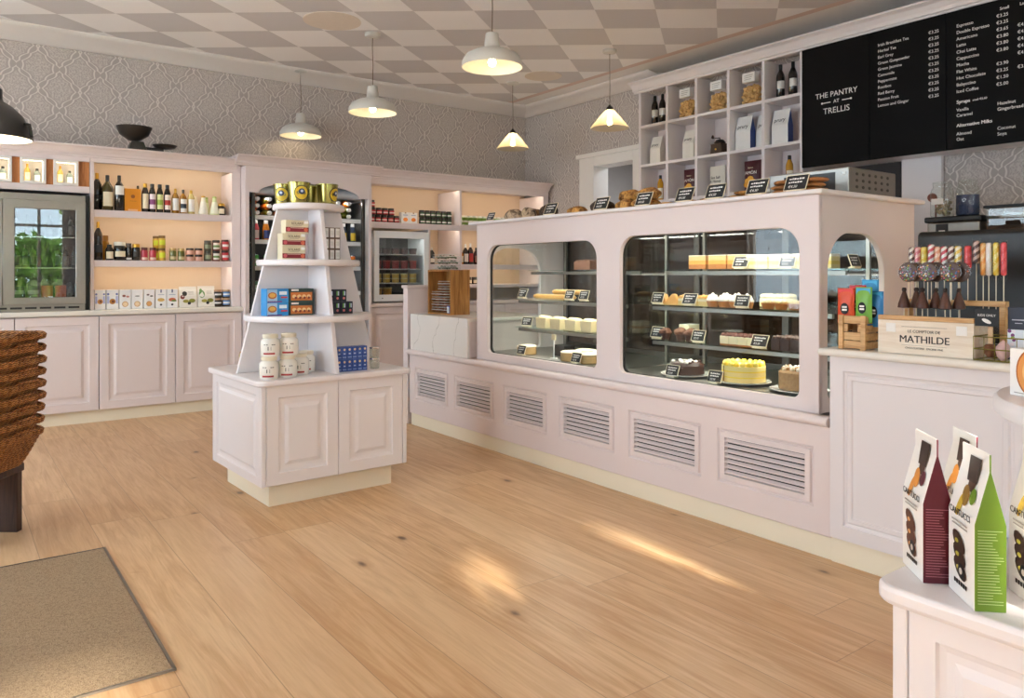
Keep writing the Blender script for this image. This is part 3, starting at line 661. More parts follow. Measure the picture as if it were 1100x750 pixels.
# rear: sliding doors in steel frames, glass tinted dark to shade the case interior
mb = MB()
for i in range(5):
    y = KY0 + .05 + i * (KY1 - KY0 - .1) / 4; mb.box(4.10 - 3.2, 4.14 - 3.2, y - .022 - 3.9, y + .022 - 3.9, .705, 1.64, DSTEEL)
mb.box(.90, .94, KY0 + .03 - 3.9, KY1 - .03 - 3.9, 1.60, 1.645, DSTEEL); mb.box(.90, .94, KY0 + .03 - 3.9, KY1 - .03 - 3.9, .705, .74, DSTEEL); mb.build('rear_frame', cs)
cb('rear_door', 4.112, 4.12, KY0 + .04, KY1 - .04, .74, 1.60, glass('smoked_rear_glass', (.34, .31, .28), .8, .04), 0)
cb('soffit', KX + .034, 4.13, KY0 + .032, KY1 - .032, 1.60, 1.655, GREYIN, 0)
cb('mullion', KX + .04, 4.08, 3.395, 3.415, .705, 1.60, glass('divider_glass', (.9, .93, .92), 1., .06), 0)
for ya, yb in ((3.46, 4.60), (2.06, 3.24)):
    for z, xf in ((.902, 3.44), (1.112, 3.44), (1.325, 3.56)):
        s_ = cb('glass_shelf', xf, 4.06, ya, yb, z - .008, z, SHGLASS, 0)
        cb('shelf_rail', xf + .03, xf + .05, ya, yb, z - .034, z - .012, STEEL, .002, s_).parent = s_
        cb('led_strip', xf + .055, xf + .065, ya + .02, yb - .02, z - .03, z - .024, LEDC, 0, s_)
        light('case_led', 'AREA', (xf + .06, (ya + yb) / 2, z - .036), CASE * .35, (1, .93, .80), rot=(0, math.radians(-10), 0), shape='RECTANGLE', size=.03, size_y=yb - ya)
    for xx in (3.9,):
        for yv in (ya + .05, yb - .05): cb('shelf_post', xx - .01, xx + .01, yv - .01, yv + .01, .704, 1.6, STEEL, 0)
    light('case_led', 'AREA', (3.45, (ya + yb) / 2, 1.595), CASE, (1, .94, .84), rot=(0, math.radians(-12), 0), shape='RECTANGLE', size=.04, size_y=yb - ya)
tag(cs, 'long pink bakery display counter with rounded glass windows and louvred base', 'display counter')
# marble till counter at the far end of the display
mc = empty('marble_counter', (3.3, 5.35, .648))
MB().box(-.10, -.078, -.46, .43, .002, .305, MARBLE).box(-.078, .75, -.46, .43, .28, .305, MARBLE).build('stone_slab', mc, .002)
MB().box(-.07, .75, -.44, .42, .002, .279, PINK).build('carcass', mc)
tag(mc, 'white veined marble slab counter at the far left end of the bakery display', 'counter')
ep = empty('end_post', (3.33, 5.875, 0)); MB().box(-.12, .17, -.03, .05, 0, 1.17, PINK).build('panel', ep, .004); MB().box(-.135, .185, -.045, .065, 1.17, 1.197, PINK).build('cap', ep, .01, 3)
tag(ep, 'short pink upright end panel with moulded cap beside the marble counter', 'panel')

# ------------------------------------------------------------------ near till counter
tc_ = empty('till_counter', (3.2, .6, 0))
def tb(name, x0, x1, y0, y1, z0, z1, m, bevel=.003, seg=2): return MB().box(x0 - 3.2, x1 - 3.2, y0 - .6, y1 - .6, z0, z1, m).build(name, tc_, bevel, seg)
tb('carcass', 3.205, 3.95, -1.4, 1.885, .118, .93, PINKW); tb('plinth', 3.215, 3.9, -1.4, 1.913, 0, .117, CREAM)
mb = MB()
for y1, wd in ((1.905, .80), (1.10, .80), (.295, .80), (-.51, .80)):
    mb.rings((-.01, y1 - .6, .118), (0, -1, 0), (0, 0, 1), (-1, 0, 0), wd, .812, [(0, -.02), (0, 0), (.062, 0), (.066, -.006), (.078, -.009), (.085, -.003), (.1, -.003), (.104, -.009)], PINKW)
mb.build('front_panel', tc_)
tb('worktop', 3.145, 4.0, -1.42, 1.945, .932, .965, TOP, .015, 4)
tag(tc_, 'pale pink panelled till counter with cream top at the right, holding lollipops', 'counter')

# ================================================================== pigeonhole shelves and menu wall (right)
pg = empty('pigeonhole_shelf', (5.85, 4.7, 1.95))
def gb(name, x0, x1, y0, y1, z0, z1, m, bevel=.002): return MB().box(x0 - 5.85, x1 - 5.85, y0 - 4.7, y1 - 4.7, z0 - 1.95, z1 - 1.95, m).build(name, pg, bevel)
PGV = [5.64, 5.267, 4.892, 4.513, 4.135, 3.757]; PGZ = [2.05, 2.437, 2.845]
for i, y in enumerate(PGV): gb('upright', 5.85, 6.12, y - .015, y + .015, 1.0, 3.2, PINKW)
gb('back_panel', 6.12, 6.14, 3.742, 5.655, 1.0, 3.2, PINK, 0)
for i in range(5):
    for z in PGZ: gb('shelf', 5.852, 6.119, PGV[i + 1] + .0155, PGV[i] - .0155, z - .028, z, PINKW)
gb('base', 5.80, 6.12, 3.77, 5.63, 1.0, 1.6, PINK)
tag(pg, 'pink wall of pigeonhole shelves with wine, coffee and biscuits above the display counter', 'shelving')
bh = empty('menu_bulkhead', (6.0, 1.5, 2.2)); MB().box(-.145, .145, -3.5, 2.24, 0, 1.0, PINKW).build('panel', bh, .003)
tag(bh, 'pink boxed bulkhead behind the black menu board', 'bulkhead')
mb = MB(); pr = cornice_prof(.09, 3.19, 3.30)
mb.prism([(5.848 - a, b) for a, b in pr], 'y', -2.0, 5.72, PINKW); mb.box(5.85, 6.15, -2.0, 5.66, 3.26, 3.30, PINKW)
tag(mb.build('cornice'), 'moulded pink cornice above the pigeonholes and the black menu board', 'cornice')
me_ = empty('menu_board', (5.835, 2.5, 2.2)); MBd = 5.822
def nb(name, y0, y1): return MB().box(-.012, .012, y0 - 2.5, y1 - 2.5, -.008, .985, BOARD).build(name, me_, .0015)
for y0, y1 in ((3.146, 3.733), (2.573, 3.142), (1.75, 2.569), (.9, 1.746)): nb('panel', y0, y1)
def mt(body, y, z, size, **k): return text('lettering', body, size, TXTW, me_, WM(-.0125, y - 2.5, z - 2.2), **k)
mt('THE PANTRY', 3.425, 2.747, .062, align='CENTER'); mt('AT', 3.422, 2.692, .04, align='CENTER'); mt('TRELLIS', 3.422, 2.612, .068, align='CENTER')
mb = MB()
for s_ in (-1, 1):
    yc = 3.422 - 2.5; mb.box(-.0135, -.0118, yc + s_ * .05, yc + s_ * .125, .496 + .004, .503 + .004, TXTW); mb.lathe([(.0, -.001), (.009, -.0008), (.009, .0008), (0, .001)], TXTW, 10, T=Matrix.Translation((-.0128, yc + s_ * .125, .5035)) @ Matrix.Rotation(PI / 2, 4, 'Y'))
mb.build('arrow_rule', me_)
teas = ['Irish Breakfast Tea', 'Herbal Tea', 'Earl Grey', 'Green Gunpowder', 'Green Jasmine', 'Camomile', 'Peppermint', 'Rooibos', 'Red Berry', 'Passion Fruit', 'Lemon and Ginger']
cofs = ['Espresso', 'Double Espresso', 'Americano', 'Latte', 'Chai Latte', 'Cappuccino', 'Mocha', 'Flat White', 'Hot Chocolate', 'Babyccino', 'Iced Coffee']
pr2 = ['€3.25', '€3.25', '€3.65', '€3.80', '€3.80', '€3.80', '', '€3.90', '€3.25', '€1.50', '€5.00']; pr3 = ['', '', '€4.35', '€4.25', '€4.25', '€4.25', '€4.40', '', '€3.80', '', '']
for i in range(11):
    z = 3.062 - i * .0470
    mt(teas[i], 3.077, z, .0315); mt('€3.25', 2.697, z, .0315); mt(cofs[i], 2.502, z, .0315)
    if pr2[i]: mt(pr2[i], 2.243, z, .0315)
    if pr3[i]: mt(pr3[i], 2.114, z, .0315)
mt('Small', 2.222, 3.11, .028); mt('Large', 2.10, 3.11, .028)
mt('Syrups', 2.502, 2.515, .034, fat=.0016); mt('small €0.60', 2.395, 2.517, .02)
for b_, y, z in (('Vanilla', 2.502, 2.459), ('Caramel', 2.502, 2.420), ('Hazelnut', 2.237, 2.459), ('Gingerbread', 2.237, 2.420), ('Almond', 2.502, 2.288), ('Oat', 2.502, 2.249), ('Coconut', 2.237, 2.288), ('Soya', 2.237, 2.249)): mt(b_, y, z, .0315)
mt('Alternative Milks', 2.502, 2.347, .034, fat=.0016)
tag(me_, 'long black menu board with white lettering high on the right wall', 'menu board')
sb = empty('back_counter', (5.8, 1.5, 0)); MB().box(-.3, .33, -3.4, 2.25, .0, .92, PINK).build('carcass', sb); MB().box(-.33, .34, -3.4, 2.25, .92, .95, TOP).build('worktop', sb, .006)
tag(sb, 'low back counter along the right wall carrying the coffee machines', 'counter')
pp = MB().box(6.10, 6.14, 2.73, 3.03, .95, 2.2, PINKW).build('wall_panel'); tag(pp, 'plain pink wall panel under the menu board right of the silver oven', 'panel')
dk = MB().box(6.10, 6.14, 3.04, 3.74, .95, 2.19, M('dark_brown_panel', '2A211E', .6)).build('wall_panel'); tag(dk, 'dark brown recess panel under the menu board behind the silver oven', 'panel')  # flat dark brown sheet in front of the wall

# ================================================================== tiered display islands
def mk_island():
    r = empty('tiered_display_island')          # origin: floor under its middle; front looks to -Y
    hw, hd = .457, .41; z0, z1 = .13, .68
    MB().box(-hw + .02, hw - .02, -hd + .02, hd - .02, z0, z1, PINKW).build('carcass', r)
    MB().box(-hw + .07, hw - .07, -hd + .07, hd - .07, 0, z0, CREAM).build('plinth', r)
    for sx in (-1, 1):
        for sy in (-1, 1):
            MB().box(*(sorted((sx * hw, sx * (hw - .028)))), *(sorted((sy * hd, sy * (hd - .028)))), z0, z1, PINKW).build('corner_post', r, .004)
    wd = hw - .03
    for s_ in (-1, 1):
        for i in (0, 1):
            d = MB(); 
            if s_ < 0: door_front(d, (-wd + i * (wd + .001), -hd, z0), (1, 0, 0), wd - .002, z1 - z0, PINKW, .02, .95)
            else: door_front(d, (wd - i * (wd + .001), hd, z0), (-1, 0, 0), wd - .002, z1 - z0, PINKW, .02, .95)
            d.build('door', r)
        d = MB(); L = 2 * (hd - .03)
        if s_ < 0: door_front(d, (-hw, hd - .03, z0), (0, -1, 0), L, z1 - z0, PINKW, .02, .7)
        else: door_front(d, (hw, -hd + .03, z0), (0, 1, 0), L, z1 - z0, PINKW, .02, .7)
        d.build('side_panel', r)
    P = rrect(-hw - .03, -hd - .03, hw + .03, hd + .03, .05, None, 5)
    MB().prism(P, 'z', z1, .715, PINKW, True).build('base_top', r, .01, 3)
    def half(z): return .45 - (z - .715) / (1.715 - .715) * .25
    Z = [.715, 1.014, 1.346, 1.686]; tops = [.715, 1.05, 1.382]
    for k in range(3):
        a, b = tops[k], Z[k + 1]
        for ax in 'xy':
            q = .88 if ax == 'y' else 1.0
            poly = [(-half(a) * q, a), (half(a) * q, a), (half(b) * q, b), (-half(b) * q, b)]
            if ax == 'x': MB().prism(poly, 'y', -.013, .013, PINKW).build('divider', r, .003)
            else:
                h0, h1 = half(a) * q, half(b) * q
                MB().prism([(-h0, a), (-.0135, a), (-.0135, b), (-h1, b)], 'x', -.013, .013, PINKW).prism([(.0135, a), (h0, a), (h1, b), (.0135, b)], 'x', -.013, .013, PINKW).build('divider', r, .003)
    for rad, zt, t in ((.385, 1.05, .036), (.312, 1.382, .036), (.217, 1.722, .036)):
        b = .006; MB().lathe([(rad - b, zt - t), (rad, zt - t + b), (rad, zt - b), (rad - b, zt)], PINKW, 64, sharp=60).build('round_shelf', r)
    return r
KI = Kind(mk_island)
IRZ = math.radians(2.3)
isl = KI.put((1.817, 4.573, 0), 'whitish pink tiered display island standing alone in the middle of the floor', 'display stand', None, IRZ)
isl2 = KI.put((1.90, .325, 0), 'near pink tiered display island cut off at the right edge, with almond biscuit bags', 'display stand', None, 0)
# entrance mat
mt_ = empty('door_mat', (-.45, 3.3, 0)); MB().box(-1.05, 1.045, -.63, .73, .001, .008, CARPET).build('pile', mt_); MB().box(1.046, 1.056, -.632, .732, .001, .010, STEEL).box(-1.05, 1.056, .7305, .738, .001, .009, BLACK).box(-1.05, 1.056, -.64, -.632, .001, .009, STEEL).build('edge_trim', mt_)
tag(mt_, 'brown coir entrance mat with thin metal edge at lower left', 'mat')
# ================================================================== packaged goods
def C(h, rough=.5, metal=0., coat=0., **k): return M('paint_' + h + ('_m' if metal else '') + ('_g' if coat else '') + str(rough), h, rough, metal, coat=coat, **k)
def arc_label(o, r, bands, seg=14, half=.95):
    """wrap-around front label: bands = (z0, z1, material)"""
    mb = MB(); A = [-PI / 2 - half + 2 * half * i / seg for i in range(seg + 1)]
    for z0, z1, m_ in bands:
        V = [[mb.bm.verts.new((r * math.cos(a), r * math.sin(a), z)) for a in A] for z in (z0, z1)]
        for i in range(seg): mb.face([V[0][i], V[0][i + 1], V[1][i + 1], V[1][i]], m_, True)
    return mb.build('label', o)
def bottle(name, r, h, body, capm, lab=None, sh=.62, nk=.30, cap=.14, lz=(.12, .52), band=None, seg=18):
    def f():
        z1, z2, zc = h * sh, h * min(.86, sh + .22), h * (1 - cap)
        o = MB().lathe([(r * .86, 0), (r, r * .12), (r, z1), (r * .9, z1 + (z2 - z1) * .35), (r * nk * 1.15, z2), (r * nk, zc)], body, seg, sharp=50).build(name)
        q = r * nk + .002
        MB().lathe([(q, zc - h * .05), (q, h - .003), (q - .003, h)], capm, seg).build('cap', o)
        if lab:
            a, b = h * lz[0], h * lz[1]
            arc_label(o, r + .0008, [(a, b, lab)] if not band else [(a, a + (b - a) * .3, lab), (a + (b - a) * .3, a + (b - a) * .64, band), (a + (b - a) * .64, b, lab)])
        return o
    return f
def jar(name, r, h, body, lid, lab=None, lidh=.2, band=None, lz=(.12, .62), seg=18, sq=False):
    def f():
        zb = h * (1 - lidh)
        o = MB().lathe([(r * .9, 0), (r, r * .1), (r, zb * .88), (r * .93, zb * .96), (r * .84, zb)], body, seg, sharp=50).build(name)
        MB().lathe([(r * .9, zb - .001), (r * .92, zb + .003), (r * .92, h - .003), (r * .88, h)], lid, seg).build('lid', o)
        if lab:
            a, b = h * lz[0], h * lz[1]
            arc_label(o, r + .0008, [(a, b, lab)] if not band else [(a, a + (b - a) * .3, lab), (a + (b - a) * .3, a + (b - a) * .64, band), (a + (b - a) * .64, b, lab)])
        return o
    return f
def disc_on(mb, x, z, r, m, y=-.0006, seg=14, sx=1., sz=1., y0=0.):
    vs = [mb.bm.verts.new((x + r * sx * math.cos(2 * PI * i / seg), y0 + y, z + r * sz * math.sin(2 * PI * i / seg))) for i in range(seg)]
    mb.face(vs, m)
def plate(mb, x0, x1, z0, z1, m, y=-.0005): mb.quad([(x0, y, z0), (x1, y, z0), (x1, y, z1), (x0, y, z1)], m)
def carton(name, w, d, h, base, art, bev=.0015):
    """box with its front at y=0 (towards -Y), art(mb,w,h) draws on the front"""
    def f():
        o = MB().box(-w / 2, w / 2, 0, d, 0, h, base).build(name, None, bev)
        mb = MB(); art(mb, w, h); mb.build('front_print', o); return o
    return f

# ---- left shelf, top row (z 1.858)
Z1, Z2, Z3 = 1.858, 1.416, .981
YR = 7.60
BG = C('18140F', .18, coat=.5); OLIVE = C('3C3312', .15, coat=.5); AMBER = C('9A6A1E', .15, coat=.5); GREENB = C('4F5A22', .15, coat=.5); PALEOIL = C('C9B878', .15, coat=.5)
CREAML = C('EFE2C4', .7); WHITEL = C('F2EFE8', .7); REDL = C('B8322E', .6); GRP1 = 'bottles on the top food shelf'
def P1(fn, x, label, cat='bottle', y=YR, g=GRP1, z=Z1, **k): return Kind(fn).put((x, y, z), label, cat, g, **k)
P1(bottle('bottle', .042, .335, BG, GOLD, C('2E2A28', .6), lz=(.3, .42)), 1.082, 'black glass bottle with gold top at the left end of the top food shelf', y=7.66)
P1(bottle('bottle', .047, .315, OLIVE, BLACK, CREAML, cap=.2, sh=.6), 1.156, 'olive bottle with long white label and yellow ribbon, top food shelf left')
P1(bottle('bottle', .043, .32, BG, BLACK, WHITEL, lz=(.45, .7), cap=.22), 1.25, 'black wine bottle with high white label beside the orange carton')
def art_orange(mb, w, h):
    disc_on(mb, 0, h * .66, w * .13, C('8A4A10')); plate(mb, -w * .3, w * .3, h * .02, h * .1, C('F0B884'))
    plate(mb, -w * .22, w * .22, h * .45, h * .47, C('A8661A'))
P1(carton('carton', .132, .10, .205, C('D98A14', .55), art_orange), 1.357, 'orange carton standing between dark bottles on the top food shelf', 'box', y=7.57)
P1(bottle('bottle', .027, .25, BG, BLACK, None, sh=.55, cap=.2), 1.425, 'small black-capped bottle half hidden behind the orange carton', y=7.72)
for i, (x, cp, lb_, bd, nm) in enumerate(((1.463, GOLD, CREAML, None, 'gold cap and plain cream label'), (1.523, BLACK, C('F0E2E4', .7), C('8A4A7A', .7), 'black cap and purple-flowered label'), (1.587, BLACK, C('D8DDA0', .7), C('9BB548', .7), 'black cap and green label'), (1.652, BLACK, C('F0E0D4', .7), C('B83A30', .7), 'black cap and red-spotted label'))):
    P1(bottle('bottle', .030, .262, BG, cp, lb_, sh=.66, nk=.5, cap=.24, lz=(.12, .64), band=bd), x, 'dark dressing bottle with ' + nm + ', top food shelf')
P1(bottle('bottle', .032, .232, AMBER, GOLD, WHITEL, sh=.62, cap=.16, lz=(.12, .6)), 1.722, 'amber oil bottle with gold cap and white label, top food shelf')
P1(bottle('bottle', .032, .228, AMBER, BLACK, WHITEL, sh=.62, cap=.18, lz=(.06, .6), band=C('23303E', .6)), 1.791, 'amber oil bottle with black cap and dark banded label')
P1(bottle('bottle', .032, .225, PALEOIL, GOLD, WHITEL, sh=.66, nk=.34, cap=.15, lz=(.1, .62)), 1.861, 'pale clear oil bottle with gold cap and white label')
def cone(body, top, lab):
    def f():
        o = MB().lathe([(.044, 0), (.046, .006), (.02, .135), (.018, .165)], body, 20).build('cone_bottle'); MB().lathe([(.019, .163), (.019, .175), (.016, .178)], top, 16).build('cap', o)
        MB().lathe([(.0455, .012), (.0225, .125)], lab, 20, cap=False).build('label', o); return o
    return f
P1(cone(C('EFE6D2', .4), C('EFE6D2', .4), C('F2ECDD', .5)), 1.922, 'cream cone-shaped bottle, the back one of two, on the top food shelf', y=7.70)
P1(cone(C('F0EAD6', .4), GOLD, C('F4F0E2', .5)), 1.972, 'cream cone-shaped bottle with gold stopper, the front one of two')
P1(cone(C('B9C77A', .4), C('94A84A', .4), C('DDE3B4', .5)), 2.028, 'pale green cone-shaped bottle, the back one of two', y=7.72)
P1(cone(C('CFDBA4', .4), C('A9BA62', .4), C('EDF0DA', .5)), 2.075, 'pale green cone-shaped bottle with white label, the front one of two')
P1(jar('jar', .032, .115, C('33240F', .2, coat=.4), GOLD, CREAML, lz=(.14, .56)), 2.138, 'dark jar with gold lid and small label, near right end of top food shelf', 'jar')
P1(jar('jar', .034, .112, C('2A1D10', .2, coat=.4), GOLD, C('4A3A28', .5), lz=(.14, .56)), 2.172, 'dark jar with gold lid at the right end of top food shelf', 'jar', y=7.70)
# ---- middle row (z 1.416)
G2 = 'jars on the middle food shelf'
def P2(fn, x, label, cat='jar', y=YR, z=Z2, **k): return Kind(fn).put((x, y, z), label, cat, G2, **k)
P2(bottle('bottle', .036, .34, BG, GOLD, C('26303C', .6), lz=(.2, .4)), 1.082, 'tall black bottle with gold top at the left end of the middle food shelf', 'bottle')
P2(bottle('bottle', .036, .225, AMBER, C('8A5A18', .3), None, nk=.6, cap=.3, sh=.55), 1.158, 'amber bottle with brown cap behind a small square syrup bottle', 'bottle', y=7.72)
P2(bottle('bottle', .034, .14, BG, BLACK, CREAML, sh=.66, nk=.5, cap=.2, lz=(.1, .55)), 1.168, 'small dark bottle with cream label at left of the middle food shelf', 'bottle', y=7.58)
P2(jar('jar', .050, .165, BG, C('E9E4D6', .5), CREAML, lz=(.2, .5)), 1.254, 'large black jar with white cloth lid on the middle food shelf')
P2(jar('jar', .026, .155, BG, C('4A4440', .4), WHITEL, lz=(.06, .16)), 1.327, 'slim black jar with grey lid on the middle food shelf')
P2(jar('jar', .034, .15, BG, GOLD, C('3A332C', .6), lz=(.2, .55)), 1.388, 'black jar with gold lid beside two red preserve jars')
for i, x in enumerate((1.456, 1.527)):
    P2(jar('jar', .030, .12, C('B83244', .3, coat=.4), C('5A2A22', .5), C('E6C8B4', .6), lz=(.05, .25)), x, ['left', 'right'][i] + ' red preserve jar of the pair on the middle food shelf')
YEL = C('C9A23A', .3, coat=.4); YL = C('C8D230', .6)
KY = Kind(jar('jar', .031, .116, YEL, C('6B4E1C', .5), YL, lz=(.25, .65)))
KY.put((1.606, YR, Z2), 'lower of two stacked yellow-labelled jars in front on the middle food shelf', 'jar', G2); KY.put((1.606, YR, Z2 + .1165), 'upper of two stacked yellow-labelled jars in front on the middle food shelf', 'jar', G2)
KY.put((1.585, 7.74, Z2), 'lower yellow-labelled jar standing behind the stacked pair', 'jar', G2); KY.put((1.585, 7.74, Z2 + .1165), 'upper yellow-labelled jar standing behind the stacked pair', 'jar', G2)
for i, x in enumerate((1.70, 1.772)):
    P2(jar('jar', .031, .118, C('6B6A30', .2, coat=.4), C('B7A06A', .4), C('C9B98A', .6), lz=(.1, .35)), x, ['left', 'right'][i] + ' glass jar of olives in pale brine, middle food shelf')
KP = Kind(jar('jar', .037, .060, C('C88E78', .4), BLACK, C('D9AB98', .6), lidh=.3, lz=(.1, .6)))
for r_ in (0, 1):
    for i, x in enumerate((1.850, 1.930)):
        KP.put((x, YR, Z2 + r_ * .0605), f"{['lower', 'upper'][r_]} {['left', 'right'][i]} low pink pate jar with black lid, middle food shelf", 'jar', G2)
KG = Kind(jar('jar', .034, .098, C('4A4636', .3, coat=.4), C('3C3A34', .4), C('8A9478', .6), lz=(.2, .6)))
KW = Kind(jar('jar', .035, .100, C('7A3A2C', .3, coat=.4), C('2E2A28', .4), C('E6E0D4', .6), band=C('6A8A4A'), lz=(.15, .75)))
KR = Kind(jar('jar', .036, .104, C('8A4A3A', .3, coat=.4), C('3A2420', .4), C('C23A40', .6), band=C('E8DCD8'), lz=(.15, .8)))
for r_ in (0, 1):
    KG.put((2.012, YR, Z2 + r_ * .0985), ['lower', 'upper'][r_] + ' green-labelled jar of a stacked pair, right part of middle food shelf', 'jar', G2)
    KW.put((2.088, YR, Z2 + r_ * .1005), ['lower', 'upper'][r_] + ' white-labelled jar of a stacked pair, right part of middle food shelf', 'jar', G2)
    KR.put((2.172, YR, Z2 + r_ * .1045), ['lower', 'upper'][r_] + ' red-labelled jar of the stacked pair at the right end of middle food shelf', 'jar', G2)
KR.put((2.13, 7.74, Z2), 'lower red-labelled jar behind the right end stacks', 'jar', G2); KR.put((2.13, 7.74, Z2 + .1045), 'upper red-labelled jar behind the right end stacks', 'jar', G2)
# ---- boxes standing on the worktop
G3 = 'biscuit boxes on the back worktop'
BIS = C('C68A4A', .6); BISD = C('6A3A22', .6); BLU = C('5A6AA8', .6)
def art_b(kind):
    def a(mb, w, h):
        if kind in (0, 1):
            for s_ in (-1, 1):
                plate(mb, s_ * w * .36 - w * .09, s_ * w * .36 + w * .09, h * .30, h * .68, C('A9B2DC')); disc_on(mb, s_ * w * .36, h * .78, w * .1, BLU, -.0009)
            disc_on(mb, 0, h * .4, w * .26, BIS if kind == 0 else C('B47A30'), -.0009); disc_on(mb, .003, h * .4, w * .12, BISD if kind == 1 else C('7A4A2A'), -.0012)
        elif kind < 5:
            disc_on(mb, 0, h * .25, w * .28, C('B98A5A'), -.0009); disc_on(mb, 0, h * .25, w * .21, C('E3C9A2') if kind != 4 else C('D7A060'), -.0012)
            if kind == 2: disc_on(mb, -.01, h * .68, w * .16, C('8A3A2C'), -.0009, sz=.7); disc_on(mb, .02, h * .64, w * .15, C('C88078'), -.0009, sz=.6)
            elif kind == 3: disc_on(mb, 0, h * .66, w * .22, C('8A8A80'), -.0009, sz=.3)
            else: disc_on(mb, -.01, h * .72, w * .14, C('4A2A20'), -.0009, sz=.6); disc_on(mb, .02, h * .65, w * .16, C('3A241C'), -.0009, sz=.5)
        else:
            plate(mb, -w * .06, w * .06, h * .82, h * 1.0, C('3A4A7A')); plate(mb, -w * .3, w * .3, h * .7, h * .725, C('8A92B4'))
            disc_on(mb, 0, h * .44, w * .34, C('C9A45A') if kind == 5 else C('C86A4A'), -.0009, sz=.55)
            if kind == 6: disc_on(mb, .015, h * .38, w * .26, C('6A8A3A'), -.0012, sz=.35)
            disc_on(mb, 0, h * .18, w * .11, C('2A2A2E'), -.0009)
    return a
bx = [(1.05, 1.135), (1.142, 1.238), (1.246, 1.338), (1.345, 1.437), (1.446, 1.533), (1.545, 1.635), (1.64, 1.733)]
nm = ['blue-bordered box with pale biscuit, leftmost on the worktop', 'blue-bordered box with a brown nut biscuit, second on the worktop', 'white biscuit box with red fruit picture on the worktop', 'white biscuit box with grey herb picture on the worktop', 'white biscuit box with dark olive picture on the worktop', 'white box with blue mark and yellow cracker picture', 'white box with blue mark and red and green cracker picture']
for i, (a, b) in enumerate(bx):
    o = Kind(carton('biscuit_box', b - a, .055, .172, C('EEECEA', .55), art_b(i))).put(((a + b) / 2, 7.56, Z3), nm[i], 'box', G3)
def pouch(name, w, d, h, front, side, art, top=.02, seg=1):
    """gusseted bag: rectangular foot, flattened to a seam at the top; front faces -Y"""
    def f():
        mb = MB(); hb = h * .55
        A = [(-w / 2, 0, 0), (w / 2, 0, 0), (w / 2, d, 0), (-w / 2, d, 0)]; B = [(-w / 2, 0, hb), (w / 2, 0, hb), (w / 2, d, hb), (-w / 2, d, hb)]
        t0, t1 = d / 2 - .002, d / 2 + .002
        T_ = [(-w / 2, t0, h - top), (w / 2, t0, h - top), (w / 2, t1, h - top), (-w / 2, t1, h - top)]; U_ = [(p[0], p[1], h) for p in T_]
        va, vb, vt, vu = ([mb.bm.verts.new(p) for p in q] for q in (A, B, T_, U_))
        mb.face(va[::-1], front)
        for lo, hi in ((va, vb), (vb, vt), (vt, vu)):
            for j, m_ in ((0, front), (1, side), (2, front), (3, side)):
                mb.face([lo[j], lo[(j + 1) % 4], hi[(j + 1) % 4], hi[j]], m_)
        mb.face(vu, front); o = mb.build(name, None, .0025, 2)
        m2 = MB(); art(m2, w, d, h, hb, lambda z: -.0012 if z < hb else -.0012 + min(1., (z - hb) / (h - top - hb)) * (d / 2 - .002)); 
        if len(m2.bm.verts): m2.build('front_print', o)
        else: m2.bm.free()
        return o
    return f
def slab_disc(mb, x, z, r, m, Y, sx=1., sz=1., lift=.0, seg=14, rot=0.):
    vs = []
    for i in range(seg):
        a = 2 * PI * i / seg; px, pz = r * sx * math.cos(a), r * sz * math.sin(a); px, pz = px * math.cos(rot) - pz * math.sin(rot), px * math.sin(rot) + pz * math.cos(rot)
        vs.append(mb.bm.verts.new((x + px, Y(z + pz) - lift, z + pz)))
    mb.face(vs, m)
def art_p(k):
    def a(mb, w, d, h, hb, Y):
        if k == 0:
            slab_disc(mb, -.03, h * .66, .022, C('2E2A26'), Y); slab_disc(mb, -.05, h * .5, .02, C('7A2E24'), Y, lift=.0004)
        else: 
            slab_disc(mb, -.042, h * .62, .03, C('5E8A4A'), Y, .9, 1.2); slab_disc(mb, -.05, h * .78, .016, C('6E9A5A'), Y, .8, 1.3)
        slab_disc(mb, -.02, h * .3, .022, C('A8A04A'), Y, 1.2, .7, .0004); slab_disc(mb, .035, h * .32, .024, C('8A8A3A'), Y, 1.2, .8, .0004); slab_disc(mb, .01, h * .2, .015, C('26242A'), Y, lift=.0008)
        for q in range(3): mb.quad([(.0, Y(h * (.62 + .06 * q)), h * (.62 + .06 * q)), (.05, Y(h * (.62 + .06 * q)), h * (.62 + .06 * q)), (.05, Y(h * (.635 + .06 * q)), h * (.635 + .06 * q)), (.0, Y(h * (.635 + .06 * q)), h * (.635 + .06 * q))], C('A49A92'))
    return a
BAGW = C('EFEAE0', .5)
Kind(pouch('snack_bag', .155, .05, .195, BAGW, BAGW, art_p(0))).put((1.826, 7.56, Z3), 'cream snack bag with black olive picture on the worktop', 'bag', G3)
Kind(pouch('snack_bag', .155, .05, .198, BAGW, BAGW, art_p(1))).put((1.992, 7.56, Z3), 'cream snack bag with green leaf picture on the worktop', 'bag', G3)
KB = Kind(jar('jar', .038, .080, C('3A2A1C', .3, coat=.4), C('C9A27A', .4), C('6A9AD0', .6), band=C('F0F0F0'), lz=(.2, .75)))
KD = Kind(jar('jar', .038, .080, C('3A2A1C', .3, coat=.4), C('B98E6A', .4), C('2C2A2C', .6), band=C('E8E4E0'), lz=(.2, .75)))
for r_ in (0, 1):
    KD.put((2.097, 7.58, Z3 + r_ * .0805), ['lower', 'upper'][r_] + ' black-labelled small jar at the right end of the worktop', 'jar', 'small jars on the worktop')
    KB.put((2.175, 7.58, Z3 + r_ * .0805), ['lower', 'upper'][r_] + ' blue-labelled small jar at the right end of the worktop', 'jar', 'small jars on the worktop')
